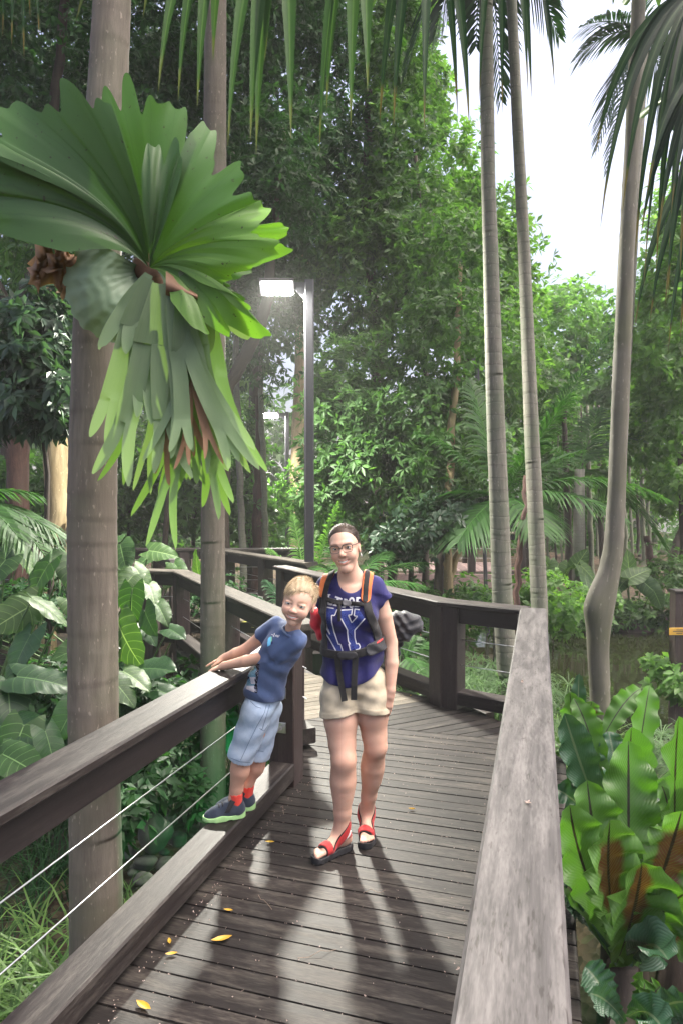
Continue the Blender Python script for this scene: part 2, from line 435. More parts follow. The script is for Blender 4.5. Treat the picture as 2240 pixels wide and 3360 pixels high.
A0, A1 = W(-1.560, -.6)[:2], W(-1.560, 4.05)[:2]
dL = np.linalg.norm(A1 - A0)
railing('railing', 'dark timber railing at left whose handrail the boy holds', [A0, A1], [(0, .25), (0, dL - .10)],
        kick_off=.006, width=.18, fit=[(0, dL - .10)])
railing('railing', 'wide grey railing running along the right edge of the picture', [(.317 - .291 * 1.6, 1.1586 - .957 * 1.6), Ec], [(0, .3), (0, 4.0)],
        'rail_pale', top=.902, kickmat='rail')
railing('railing', 'railing behind the woman from the grey corner to the lamp post', [Ec + np.array([-.06, .05]), Dc, Fc], [(0, .62), (1, .03), (1, 1.75), (1, 3.1)],
        top=.8985, kickmat='rail')
railing('railing', 'railing with pale worn top running away behind the boy', [L2a + T2 * .32, L2b, L2b + np.array([-.42, .12])], [(0, .30), (0, 1.8), (0, 3.66), (1, .40)],
        'rail_worn', top=.8955, kickmat='rail')
railing('railing', 'railing beyond the lamp post whose post has a white patch', [(-.40, 8.95), (-1.88, 11.0)], [(0, .05), (0, 1.2), (0, 2.4)],
        'rail_worn', top=.90, kickmat='rail_worn')
railing('railing', 'long low dark railing crossing the far background at left', [(-8.2, 11.4), (-.55, 11.35)], [(0, x) for x in (.2, 2.0, 3.8, 5.6, 7.4)],
        'rail', top=.893, kickmat='beam')
railing('railing', 'short railing behind elephant ear leaves left of second trunk', [(-2.95, 10.9), (-2.25, 9.35)], [(0, .1), (0, 1.6)],
        'rail_pale', top=.897, kickmat='beam')
# white patch on the post beyond
pp = thing('reflector_patch', 'white square patch at the foot of a far railing post', 'patch', (-1.03, 9.80, 0))
mb = MB(); c = np.array([-.40, 8.95]) + unit(np.array([-1.48, 2.05])) * 1.2
q = np.array([c[0] + .0, c[1] - .115]); dd = unit(np.array([-1.48, 2.05])); nn_ = np.array([dd[1], -dd[0]])
f0 = c - nn_ * .085
mb.beam((*(f0 - dd * .07), .24), (*(f0 + dd * .07), .24), .003, .14); mb.part('sheet', plain('white_paint', (.62, .62, .58), .5), pp)

# far boardwalk platform, pink lamplight put into its colour, seen between the trees at right
fb = bpy.data.objects.new('far_boardwalk', None); COL.objects.link(fb); fb['kind'] = 'structure'; ORG[fb.name] = np.zeros(3)
M['pink_lit_wood'] = wood('pink_lit_timber', (.16, .10, .095), (.26, .17, .16), (.34, .25, .23), .6, .3, .5)  # timber with the pink of the lamps put into its colour
for k in range(2):
    mb = MB(); mb.beam((.6, 15.2, -.05 - .15 * k), (4.1, 15.0, -.05 - .15 * k), .05, .145); mb.part('fascia', M['pink_lit_wood'], fb)
for k in range(16):
    mb = MB(); x = .7 + k * .21; mb.beam((x, 15.25, .06), (x, 17.2, .06), .2, .03); mb.part('plank', M['pink_lit_wood'], fb)
railing('railing', 'pink-lit railing of the far platform seen behind thin trees', [(.6, 15.35), (4.1, 15.15)], [(0, .1), (0, 1.2), (0, 2.3), (0, 3.4)],
        'pink_lit_wood', top=.95, kick=False)

# ------------------------------------------------------------------ street lamps
t = NT('lamp_glow'); e = t.n('ShaderNodeEmission', Strength=120.0); e.inputs[0].default_value = (1, .97, .86, 1); t.l(e.outputs[0], t.out.inputs[0]); M['glow'] = t.m
M['lamp_metal'] = plain('lamp_post_paint', (.035, .035, .042), .35, .5, 0, .12)
def street_lamp(label, x, y, zt, side, reach, power, head=True, dia=.115, zb=-1.2, lean=(0, 0), hw=.40):
    th = thing('street_lamp', label, 'street lamp', (x, y, zb), 'street lamps in the garden')
    mb = MB(); mb.beam((x + lean[0], y + lean[1], zb), (x, y, zt), dia, dia, up=(0, 1, 0), ch=.012)
    mb.beam((x + lean[0] - dia * .505 * side * -1, y, zb + 1), (x - dia * .505 * side * -1, y, zt - .2), .02, dia * .5, up=(0, 1, 0), ch=.003)
    mb.part('post', M['lamp_metal'], th)
    mb = MB(); a = x + side * dia / 2
    for yy in (-.025, .025):
        mb.add([(a, y + yy, zt - .03), (a + side * reach * .5, y + yy, zt - .03), (a + side * reach * .5, y + yy, zt - .07), (a, y + yy, zt - .26)], [[0, 1, 2, 3], [3, 2, 1, 0]][:1])
    mb.add([(a, y - .025, zt - .03), (a + side * reach * .5, y - .025, zt - .03), (a + side * reach * .5, y + .025, zt - .03), (a, y + .025, zt - .03),
            (a, y - .025, zt - .26), (a + side * reach * .5, y - .025, zt - .07), (a + side * reach * .5, y + .025, zt - .07), (a, y + .025, zt - .26)],
           [[0, 1, 2, 3], [4, 7, 6, 5]])
    mb.part('bracket', M['lamp_metal'], th)
    if head:
        c = np.array([a + side * (reach * .5 + hw * .45), y - .05, zt - .12])
        tl = .55                                   # the panel is tipped up towards the path
        ux = np.array([1., 0, 0]); uy = np.array([0, -math.cos(tl), math.sin(tl)]); un = np.cross(ux, uy)
        if un[2] > 0: un = -un
        mb = MB(); mb.beam(c - ux * hw * .55 - un * .03, c + ux * hw * .55 - un * .03, .27, .05, up=un, ch=.012); hd = mb.part('lamp_head', M['lamp_metal'], th)
        mb = MB(); q = [c + un * .002 + ux * sx_ * hw * .47 + uy * sy_ * .11 for sx_, sy_ in ((-1, -1), (1, -1), (1, 1), (-1, 1))]
        mb.beam(c - ux * hw * .47 + un * .004, c + ux * hw * .47 + un * .004, .22, .014, up=un, ch=.003); mb.part('diffuser', M['glow'], hd)
        ld = bpy.data.lights.new('lamp_light', 'AREA'); ld.shape = 'RECTANGLE'; ld.size = hw * .8; ld.size_y = .2; ld.energy = power; ld.color = (1, .96, .84)
        lo = bpy.data.objects.new('lamp_light', ld); COL.objects.link(lo); lo.parent = th
        lo.location = Vector(c + un * .03) - Vector(th.location); lo.rotation_euler = Vector(un).to_track_quat('-Z', 'Y').to_euler()
    return th
a = P(1015, 920, 9.0)
street_lamp('tall square black lamp post with its bright lamp lit, behind the woman', a[0], 9.0, a[2], -1, .36, 380)
a = P(942, 1352, 21.0)
street_lamp('smaller farther lamp post with its lamp lit, left of the near lamp post', a[0], 21.0, a[2], -1, .5, 320, hw=.85, zb=-.6)
a = P(1562, 1172, 13.5)
street_lamp('thin plain black pole without a visible lamp beside the slender palms', a[0], 13.5, a[2], -1, .12, 0, head=False, dia=.07, zb=-1.2, lean=(.26, 0))

# ------------------------------------------------------------------ post with yellow sign at the right edge
a = P(2226, 1945, 8.0)
th = thing('timber_post', 'dark timber post at the right edge in the pond', 'post', (a[0], 8.0, -1.4))
mb = MB(); mb.beam((a[0], 8, -1.4), (a[0], 8, a[2]), .15, .15, up=(0, 1, 0)); mb.part('shaft', M['post'], th)
mb = MB(); mb.beam((a[0] - .085, 8, a[2] + .02), (a[0] + .085, 8, a[2] + .02), .17, .035); mb.part('cap', M['rail'], th)
b = P(2220, 2072, 7.9)
ts = thing('sign', 'small yellow sign with black lines on the post at the right edge', 'sign', (b[0], 7.91, b[2]))
mb = MB(); mb.beam((b[0] - .09, 7.905, b[2]), (b[0] + .13, 7.905, b[2]), .008, .085, ch=.002); pl = mb.part('plate', plain('yellow_sign', (.55, .32, .05), .45, .4, 0, .08), ts)
mb = MB()
for q in (([-.05, .0], [.09, .0]), ([-.01, .018], [.09, .018]), ([-.01, -.02], [.06, -.02])):
    mb.beam((b[0] + q[0][0], 7.9, b[2] + q[0][1]), (b[0] + q[1][0], 7.9, b[2] + q[1][1]), .004, .008, ch=.001)
mb.part('mark', M['black_metal'], pl)
# ------------------------------------------------------------------ foliage tools
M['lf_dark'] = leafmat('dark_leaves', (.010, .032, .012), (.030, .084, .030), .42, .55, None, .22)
M['lf_blue'] = leafmat('glossy_blue_green_leaves', (.012, .028, .018), (.036, .076, .042), .30, .40, None, .35)
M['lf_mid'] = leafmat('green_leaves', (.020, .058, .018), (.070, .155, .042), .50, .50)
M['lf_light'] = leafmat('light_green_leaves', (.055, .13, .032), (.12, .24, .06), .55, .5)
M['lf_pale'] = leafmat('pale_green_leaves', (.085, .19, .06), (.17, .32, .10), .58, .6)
M['lf_fern'] = leafmat('feathery_leaves', (.014, .050, .011), (.046, .130, .026), .45, .55, None, .22)
M['lf_fernd'] = leafmat('dark_feathery_leaves', (.008, .028, .012), (.024, .064, .028), .35, .5, None, .25)
M['grass'] = leafmat('grass_blades', (.034, .080, .018), (.105, .190, .048), .45, .45)
M['sedge'] = leafmat('sedge_blades', (.022, .055, .020), (.070, .130, .050), .45, .55)
M['bark_palm'] = bark('grey_brown_palm_bark', (.086, .073, .058), (.170, .148, .120), (.122, .104, .084), 0, 1.0, (.090, .100, .058))
M['bark_grey'] = bark('grey_palm_bark', (.095, .090, .075), (.19, .18, .15), (.12, .125, .095), 8.0, 1.0, (.11, .135, .085))
M['bark_smooth'] = bark('smooth_grey_bark', (.085, .078, .062), (.15, .14, .115), (.10, .098, .072), 0, .6, (.10, .105, .06))
M['bark_dark'] = bark('dark_bark', (.018, .013, .010), (.055, .040, .030), (.03, .024, .02), 0)
M['bark_red'] = bark('reddish_fibrous_bark', (.035, .018, .014), (.11, .06, .048), (.06, .035, .028), 0, 1.6)
M['bark_tan'] = bark('tan_bark', (.16, .12, .065), (.34, .27, .16), (.24, .18, .10), 0, .7)
M['bark_grn'] = bark('pale_green_stem_bark', (.10, .11, .075), (.20, .21, .15), (.14, .15, .10), 6, .8)
M['stem'] = plain('leaf_stalk', (.055, .105, .03), .45, .4, 0, .25, 12)
M['stemd'] = plain('dark_leaf_stalk', (.035, .05, .02), .5, .4, 0, .25, 12)

def rand_dirs(n, r):
    v = r.normal(size=(n, 3)); return v / np.linalg.norm(v, axis=1, keepdims=True)
def sprig_mesh(C, D, k, L, Wd, r, spread=(35, 85), droop=.35):
    """k leaves round every sprig centre C (n,3), facing D; returns V, F, tint"""
    n = len(C); N = n * k
    c = np.repeat(C, k, 0); d = np.repeat(D, k, 0)
    q = rand_dirs(N, r); q -= (q * d).sum(1, keepdims=True) * d; q /= np.linalg.norm(q, axis=1, keepdims=True) + 1e-9
    ph = np.radians(r.uniform(spread[0], spread[1], N))[:, None]
    a = d * np.cos(ph) + q * np.sin(ph); a[:, 2] -= droop * r.uniform(.3, 1.3, N); a /= np.linalg.norm(a, axis=1, keepdims=True)
    s = np.cross(a, d + rand_dirs(N, r) * .35); s /= np.linalg.norm(s, axis=1, keepdims=True) + 1e-9
    up = np.cross(s, a)
    ln = (L * r.uniform(.65, 1.25, N))[:, None]; wd = Wd * ln / L
    b = c + a * ln * .08
    V = np.empty((N, 4, 3)); V[:, 0] = b
    V[:, 1] = b + a * ln * .5 + s * wd * .5 + up * wd * .14
    V[:, 2] = b + a * ln + np.array([0, 0, -1.]) * ln * .10
    V[:, 3] = b + a * ln * .5 - s * wd * .5 + up * wd * .14
    i = np.arange(N)[:, None] * 4
    F = np.concatenate([i + np.array([[0, 1, 2]]), i + np.array([[0, 2, 3]])], 0)
    ts = np.repeat(r.random(n), k) * .55 + r.random(N) * .45
    return V.reshape(-1, 3), F, np.concatenate([ts, ts])
def blob_centres(blobs, n, r, clump=26, cs=.30):
    """blobs: (px, py, Y, rx px, ry px, depth radius) ; returns centres and outward directions"""
    vol = np.array([b[3] * b[4] for b in blobs], float); cnt = np.maximum(1, (n * vol / vol.sum()).astype(int))
    C = []; D = []
    for b, m in zip(blobs, cnt):
        o = P(b[0], b[1], b[2]); s = b[2] / FPX
        rad = np.array([b[3] * s, b[5], b[4] * s])
        kc = rand_dirs(clump, r) * (r.uniform(.25, 1, clump) ** .5)[:, None]
        ids = r.integers(0, clump, m)
        q = kc[ids] + r.normal(size=(m, 3)) * cs * r.uniform(.5, 1.2, clump)[ids][:, None] * .8
        C.append(o + q * rad)
        dd = q + rand_dirs(m, r) * .7; dd[:, 2] += .35
        D.append(dd / np.linalg.norm(dd, axis=1, keepdims=True))
    return np.concatenate(C), np.concatenate(D)
def leaf_part(name, parent, V, F, tint, mat, kind=None):
    me = make_mesh(name, V, F, mat, False, {'tint': ('FACE', 'FLOAT', tint)})
    return link(name, me, parent, kind=kind)
def trunk_pts(pp, wob=.0):
    """pp: list of (px, py, Y, width px) -> smooth points and radii"""
    Q = np.array([P(a, b, y) for a, b, y, _ in pp]); rr = np.array([w_ * y / FPX / 2 for _, _, y, w_ in pp])
    m = max(4, len(pp) * 5); tt = np.linspace(0, len(pp) - 1, m); i0 = np.arange(len(pp))
    q = np.stack([np.interp(tt, i0, Q[:, k]) for k in range(3)], 1)
    for _ in range(3): q[1:-1] = q[1:-1] * .5 + (q[:-2] + q[2:]) * .25
    if wob: q[1:-1] += rng.normal(size=(m - 2, 3)) * wob * np.array([1, 1, .2])
    return q, np.interp(tt, i0, rr)
def tree(label, trunks, blobs, n, k, L, Wd, mat, barkm='bark_dark', seed=0, cat='tree', name='tree', group=None, spread=(35, 85), droop=.35, clump=26, cs=.3, twigs=0):
    r = np.random.default_rng(seed + 100)
    base = P(*trunks[0][0][:3]) if trunks else P(*blobs[0][:3])
    if trunks: base[2] = min(base[2], float(hgt(base[0], base[1])))
    th = thing(name, label, cat, base, group)
    for tr in trunks:
        tr = list(tr); z0 = P(*tr[0][:3])
        if z0[2] > -.3:
            gz = float(hgt(z0[0], z0[1])) - .1; px, py, y, wd = tr[0]
            tr.insert(0, (px, 1620 + (HC - gz) * FPX / y, y, wd * 1.15))
        q, rad = trunk_pts(tr, .012)
        mb = MB(); mb.tube(q, rad, 9); mb.part('trunk', M[barkm], th, True)
    if blobs:
        C, D = blob_centres(blobs, n, r, clump, cs)
        V, F, ti = sprig_mesh(C, D, k, L, Wd, r, spread, droop)
        leaf_part('crown', th, V, F, ti, M[mat])
        if twigs:
            mb = MB(); ii = r.choice(len(C), min(twigs, len(C)), False)
            for i in ii:
                a = C[i]; b = a - D[i] * r.uniform(.3, .8) + rand_dirs(1, r)[0] * .15
                mb.tube([b, (a + b) / 2 + rand_dirs(1, r)[0] * .04, a], [.010, .007, .003], 4, False)
            mb.part('branch', M[barkm], th)
    return th
def frond_mesh(B, d, L, droop, nl, ll, lw, r, up=(0, 0, 1), lift=.25, sag=.5, rach=.011, back=.5, ycurl=None):
    """a feather palm leaf; returns V, F, tint (rachis included)"""
    B = np.asarray(B, float); d = unit(d)
    m = 16; s = np.linspace(0, 1, m)
    pts = B + np.outer(s * L, d) + np.outer(-(s ** 2) * droop * L, [0, 0, 1.])
    if ycurl is not None: pts += np.outer((s ** 2) * L, ycurl)
    T = np.gradient(pts, axis=0); T /= np.linalg.norm(T, axis=1, keepdims=True)
    S = np.cross(T, np.array(up, float)); S /= np.linalg.norm(S, axis=1, keepdims=True) + 1e-9; U = np.cross(S, T)
    VV = []; FF = []; TI = []; o = 0
    mbt = MB(); mbt.tube(pts, rach * (1.05 - s * .85), 5, False)
    VV.append(np.concatenate(mbt.V)); FF += [f for f in mbt.F]; TI += [.8] * len(mbt.F); o = mbt.n
    for side in (-1, 1):
        u = np.linspace(.10, .995, nl) + r.uniform(-.3, .3, nl) / nl * .9
        u = np.clip(u, .08, .998)
        p = np.stack([np.interp(u, s, pts[:, k]) for k in range(3)], 1)
        tt = np.stack([np.interp(u, s, T[:, k]) for k in range(3)], 1); ss = np.stack([np.interp(u, s, S[:, k]) for k in range(3)], 1) * side
        uu = np.stack([np.interp(u, s, U[:, k]) for k in range(3)], 1)
        le = ll * (np.sin(np.clip(u * 1.02, 0, 1) * math.pi * .86 + .32) ** .8 * .95 + .1) * r.uniform(.85, 1.1, nl)
        a = ss * (1 - back * .4 * u[:, None]) + tt * (back + .45 * u[:, None]) + uu * lift + r.normal(size=(nl, 3)) * .05
        a /= np.linalg.norm(a, axis=1, keepdims=True)
        wv = tt - (tt * a).sum(1, keepdims=True) * a; wv /= np.linalg.norm(wv, axis=1, keepdims=True)
        W_ = (lw * r.uniform(.8, 1.1, nl))[:, None]; lf = le[:, None]; dn = np.array([0, 0, -1.])
        rows = []
        for f, wf in ((0, .35), (.35, 1), (.72, .75), (1, .03)):
            c = p + a * lf * f + dn * lf * sag * f * f
            rows += [c - wv * W_ * wf * .5, c + wv * W_ * wf * .5]
        V = np.stack(rows, 1).reshape(-1, 3)
        i = np.arange(nl)[:, None] * 8
        for b in (0, 2, 4): FF += (i + np.array([[b, b + 1, b + 3, b + 2]]) + o).tolist()
        ti = r.random(nl) * .7; TI += ti.tolist() * 3
        VV.append(V); o += len(V)
    return np.concatenate(VV), FF, np.array(TI)
def frond_part(name, parent, *a, mat='lf_fern', **k):
    V, F, ti = frond_mesh(*a, **k); return leaf_part(name, parent, V, F, ti, M[mat])
def ribbon(pts, wid, nrm, across=5, cup=.15, wave=0, wf=6, r=None, rnd=None, lfv=None):
    """leaf blade along pts; returns grid (n,across,3) and its lf attribute"""
    pts = np.asarray(pts, float); n = len(pts); T = np.gradient(pts, axis=0); T /= np.linalg.norm(T, axis=1, keepdims=True) + 1e-9
    nrm = np.broadcast_to(np.asarray(nrm, float), (n, 3))
    S = np.cross(T, nrm); S /= np.linalg.norm(S, axis=1, keepdims=True) + 1e-9; U = np.cross(S, T)
    u = np.linspace(-1, 1, across); g = np.zeros((n, across, 3)); lf = np.zeros((n, across, 3))
    rnd = random.random() if rnd is None else rnd; ph = random.random() * 6
    v = np.linspace(0, 1, n)
    for j, x in enumerate(u):
        off = cup * wid * (abs(x) ** 1.6) + (wave * wid * np.sin(v * wf * 6.28 + ph + (1.7 if x > 0 else 0)) * abs(x) ** 1.5 if wave else 0)
        g[:, j] = pts + S * (wid * x * .5)[:, None] + U * np.asarray(off)[:, None]
        lf[:, j] = np.stack([np.full(n, x), v if lfv is None else lfv, np.full(n, rnd)], 1)
    return g, lf
def curve3(p0, p1, p2, n):
    s = np.linspace(0, 1, n)[:, None]; p0, p1, p2 = (np.asarray(p, float) for p in (p0, p1, p2))
    return p0 * (1 - s) ** 2 + p1 * 2 * s * (1 - s) + p2 * s * s
# ------------------------------------------------------------------ palm trunks close by
def ringed_trunk(th, pp, barkm, pitch=.11, n=20, bulge=.022, groove=.018):
    """trunk with leaf scar rings as real relief"""
    Q = np.array([P(a, b, y) for a, b, y, _ in pp]); rr = np.array([w_ * y / FPX / 2 for _, _, y, w_ in pp])
    z0, z1 = Q[0, 2], Q[-1, 2]; m = int((z1 - z0) / .016)
    zz = np.linspace(z0, z1, m)
    x = np.interp(zz, Q[:, 2], Q[:, 0]); y = np.interp(zz, Q[:, 2], Q[:, 1]); rad = np.interp(zz, Q[:, 2], rr)
    k = 6; ker = np.ones(2 * k + 1) / (2 * k + 1)
    for arr in (x, y, rad): arr[:] = np.convolve(np.pad(arr, k, 'edge'), ker, 'valid')
    edges = [z0]
    while edges[-1] < z1: edges.append(edges[-1] + pitch * random.uniform(.75, 1.25))
    e = np.array(edges); i = np.searchsorted(e, zz) - 1; i = np.clip(i, 0, len(e) - 2)
    f = (zz - e[i]) / (e[i + 1] - e[i])
    V = []; g = []
    tilt = np.array([random.uniform(-.012, .012) for _ in e]); ta = np.array([random.uniform(0, 6.28) for _ in e])
    for j in range(m):
        prof = bulge * (1 - f[j]) ** 3 - groove * (1 if f[j] > .93 else 0) * .5
        for q in range(n):
            a = 2 * math.pi * q / n
            rad_ = rad[j] * (1 + prof + .012 * math.sin(3 * a + zz[j] * 2) + .008 * math.sin(7 * a - zz[j] * 5))
            V.append((x[j] + rad_ * math.cos(a), y[j] + rad_ * math.sin(a), zz[j] + tilt[i[j]] * math.cos(a - ta[i[j]])))
            g.append((zz[j], rad[j] * math.cos(a), rad[j] * math.sin(a)))
    F = [[r_ * n + q, r_ * n + (q + 1) % n, (r_ + 1) * n + (q + 1) % n, (r_ + 1) * n + q] for r_ in range(m - 1) for q in range(n)]
    F.append(list(range((m - 1) * n, m * n)))
    mb = MB(); mb.add(V, F, g); return mb.part('trunk', M[barkm], th, True)
def gy_(px, Y): # photograph row of the ground at depth Y
    x = (px - 1120) / FPX * Y; return 1620 + (HC - float(hgt(x, Y)) + .1) * FPX / Y
def palm(label, pp, barkm, pitch, top, fr=None, group='slender palm trunks', cat='palm tree'):
    Y0 = pp[0][2]; pp = [(pp[0][0], gy_(pp[0][0], Y0), Y0, pp[0][3] * 1.04)] + pp
    b = P(*pp[0][:3]); th = thing('palm_tree', label, cat, b, group)
    # the trunk goes on above the frame to its crown of leaves
    last = pp[-1]; up = P(*last[:3])
    ppx = pp + [(last[0] + (last[0] - pp[-2][0]) * 1.0, 1620 - (top - HC) * FPX / last[2], last[2], last[3] * .9)]
    ringed_trunk(th, ppx, barkm, pitch)
    r = np.random.default_rng(int(b[0] * 100) % 1000 + 5); c = P(*ppx[-1][:3])
    mb = MB(); mb.tube([c - V3(0, 0, .1), c + V3(0, 0, .35), c + V3(0, 0, .9)], [ppx[-1][3] * Y0 / FPX / 2, ppx[-1][3] * Y0 / FPX * .5, .04], 10); mb.part('crown_shaft', M['bark_grn'], th, True)
    for q in range(9):
        a = q * 2.4 + r.uniform(-.2, .2); el = r.uniform(.15, 1.0)
        frond_part('frond', th, c + V3(0, 0, .75), V3(math.cos(a) * math.cos(el), math.sin(a) * math.cos(el), math.sin(el)), r.uniform(1.9, 2.4), r.uniform(.45, .75), 34, .55, .035, r, mat='lf_fernd')
    return th
palm('thick palm trunk at far left carrying the big staghorn fern', [(318, 3100, 3.0, 172), (308, 2400, 3.0, 160), (304, 1700, 3.0, 156), (318, 1000, 3.0, 142), (368, 0, 3.0, 116)], 'bark_palm', .125, 6.2)
palm('second palm trunk from the left, right behind the boy\'s hands', [(700, 2690, 5.5, 86), (699, 2000, 5.5, 80), (700, 1400, 5.5, 76), (706, 500, 5.5, 73), (708, 0, 5.5, 70)], 'bark_palm', .10, 8.4)
palm('left one of the two slender pale palm trunks at right of the lamp pole', [(1668, 2280, 6.9, 66), (1646, 1960, 6.9, 66), (1622, 1300, 6.9, 58), (1600, 600, 6.9, 45), (1592, 0, 6.9, 43)], 'bark_grey', .115, 8.9)
palm('right one of the two slender pale palm trunks, behind the grey rail corner', [(1768, 2000, 8.0, 54), (1746, 1500, 8.0, 49), (1716, 800, 8.0, 38), (1676, 0, 8.0, 32)], 'bark_grey', .12, 9.4)

# the smooth tree with a swollen knot at right
Yt = 5.4
pp = [(1976, gy_(1976, Yt), Yt, 74), (1973, 2500, Yt, 68), (1965, 2250, Yt, 64), (1959, 2110, Yt, 68), (1966, 2030, Yt, 78), (1984, 1940, Yt, 72), (2012, 1800, Yt, 62), (2022, 1600, Yt, 58), (2034, 1300, Yt, 54), (2052, 850, Yt, 50), (2075, 420, Yt, 46), (2094, 0, Yt, 42), (2100, -260, Yt, 38)]
b = P(*pp[0][:3]); th = thing('tree', 'smooth grey tree with a swollen knot standing before the pond', 'tree', b)
Q = np.array([P(a, c, y) for a, c, y, _ in pp]); rr = np.array([q[3] * Yt / FPX / 2 for q in pp])
zz = np.linspace(Q[0, 2], Q[-1, 2], 190); x = np.interp(zz, Q[:, 2], Q[:, 0]); rad = np.interp(zz, Q[:, 2], rr)
ker = np.ones(7) / 7
for arr in (x, rad): arr[:] = np.convolve(np.pad(arr, 3, 'edge'), ker, 'valid')
mb = MB(); V = []; g = []; nq = 22
kz = P(1930, 1990, Yt)[2]
for j, z in enumerate(zz):
    for q in range(nq):
        a = 2 * math.pi * q / nq
        kn = .058 * math.exp(-((z - kz) / .13) ** 2) * max(0, math.cos(a - math.pi * 1.08)) ** 2
        kn += .035 * math.exp(-((z - kz - .16) / .12) ** 2) * max(0, math.cos(a - math.pi * 1.1)) ** 4
        rr_ = rad[j] * (1 + .03 * math.sin(2 * a + z * 3) + .02 * math.sin(5 * a + z * 9) + (.05 if abs((z * 5.1) % 1 - .5) < .05 else 0)) + kn
        V.append((x[j] + rr_ * math.cos(a), Yt + rr_ * math.sin(a), z)); g.append((z, rad[j] * math.cos(a), rad[j] * math.sin(a)))
mb.add(V, [[i * nq + q, i * nq + (q + 1) % nq, (i + 1) * nq + (q + 1) % nq, (i + 1) * nq + q] for i in range(len(zz) - 1) for q in range(nq)], g)
mb.part('trunk', M['bark_smooth'], th, True)
r = np.random.default_rng(3)
C, D = blob_centres([(2100, -700, 5.6, 900, 420, 1.6)], 700, r); V, F, ti = sprig_mesh(C, D, 6, .16, .06, r); leaf_part('crown', th, V, F, ti, M['lf_mid'])

# ------------------------------------------------------------------ feather palms in the middle distance
def feather_palm(label, px, py, Y, fronds, mat='lf_fern', barkm='bark_grey', tw=40, group=None, L=1.9, ll=.5, seed=1, nl=40, lw=.034):
    r = np.random.default_rng(seed); c = P(px, py, Y); gz = float(hgt(c[0], c[1])) - .1
    th = thing('feather_palm', label, 'palm tree', (c[0], c[1], gz), group)
    rd = tw * Y / FPX / 2
    mb = MB(); mb.tube([(c[0], c[1], gz), (c[0], c[1], (gz + c[2]) / 2), c], [rd * 1.15, rd, rd * .85], 10); mb.part('trunk', M[barkm], th, True)
    for f in fronds:
        tx, ty, dy = f[:3]; dr = f[3] if len(f) > 3 else .35; k = f[4] if len(f) > 4 else 1.0
        tip = P(tx, ty, Y + dy)
        Lf = np.linalg.norm(tip - c); d0 = tip - c + V3(0, 0, dr * Lf)
        Ln = np.linalg.norm(d0)
        frond_part('frond', th, c, d0 / Ln, Ln, dr * Lf / Ln, nl, ll * k, lw, r, mat=mat, rach=.016)
    return th
feather_palm('feather palm with a huge upright frond between the pale palms and the knotted tree', 1640, 1640, 9.5,
    [(2010, 1080, .2, .10, 1.25), (1870, 1300, -.6, .15), (2190, 1640, -.5, .55, .9), (1540, 1250, .5, .2), (1370, 1420, .3, .4), (2040, 1700, -1.0, .5), (1780, 1750, -1.2, .5), (1450, 1640, .8, .45), (1900, 1480, .4, .25), (1500, 1780, -.6, .4)], L=2.2, ll=.62, seed=4, nl=52, lw=.036)
feather_palm('feather palm behind the knotted tree with a drooping shiny frond', 1900, 1540, 15.2,
    [(2180, 1800, -.4, .6, 1.0), (2080, 1420, .2, .3), (1720, 1420, .2, .3), (1780, 1650, .5, .5), (2060, 1660, .8, .5), (1960, 1340, .6, .1)], seed=9, ll=.8, nl=46, lw=.05)
feather_palm('bright green palm seedling right behind the near lamp post', 1010, 1960, 10.2,
    [(1110, 1650, -.2, .12), (960, 1690, .2, .25), (880, 1800, .1, .35), (1180, 1790, -.2, .35), (1060, 1700, .4, .2), (930, 1850, -.3, .3), (1130, 1880, -.4, .4)], mat='lf_light', tw=10, seed=12, ll=.36, nl=40, lw=.026)
feather_palm('low dark palm spreading behind the woman\'s shoulder', 1150, 1930, 8.8,
    [(1390, 1925, -.3, .3), (1330, 1985, -.6, .25), (1270, 1810, .3, .35), (1020, 1850, .3, .4), (1420, 1850, .4, .4), (1100, 1790, .5, .3)], tw=12, seed=15, ll=.34, nl=38, lw=.026)
feather_palm('palm with drooping fronds at the left edge beside the tan trunk', -150, 1640, 6.2,
    [(215, 1770, -.1, .36), (120, 1620, .3, .3), (60, 1760, -.5, .4), (200, 1900, -.5, .6), (-300, 1500, .2, .2)], tw=40, seed=18, ll=.42, nl=44, lw=.028)
feather_palm('low palm under the railing right of the boy\'s head', 960, 2060, 9.3,
    [(830, 1950, -.2, .3), (870, 1905, .2, .3), (1010, 1935, 0, .3), (900, 2010, -.5, .2)], mat='lf_fernd', tw=10, seed=22, ll=.3, nl=30, lw=.026)
feather_palm('small fern palm at the foot of the railing behind the woman\'s elbow', 1330, 2160, 6.9,
    [(1395, 2235, -.35, .55), (1360, 2090, .1, .3), (1290, 2060, .2, .3), (1440, 2110, .3, .4)], tw=8, seed=25, ll=.22, nl=34, lw=.018)
# tall palms out in the sky at top right
def tall_palm(label, px, py, Y, tips, tw, mat='lf_fernd', seed=1, ll=.7, group=None, base_px=None):
    r = np.random.default_rng(seed); c = P(px, py, Y); bx = px if base_px is None else base_px
    b = P(bx, 1700, Y); gz = float(hgt(b[0], b[1])) - .1
    th = thing('palm_tree', label, 'palm tree', (b[0], b[1], gz), group); rd = tw * Y / FPX / 2
    mb = MB(); mb.tube([(b[0], Y, gz), ((b[0] + c[0]) / 2, Y, (gz + c[2]) / 2), c], [rd, rd * .9, rd * .8], 8); mb.part('trunk', M['bark_grey'], th, True)
    for tx, ty, dy, dr in tips:
        tip = P(tx, ty, Y + dy); Lf = np.linalg.norm(tip - c); d0 = tip - c + V3(0, 0, dr * Lf); Ln = np.linalg.norm(d0)
        frond_part('frond', th, c, d0 / Ln, Ln, dr * Lf / Ln, 40, ll, .05, r, mat=mat, rach=.02)
    return th
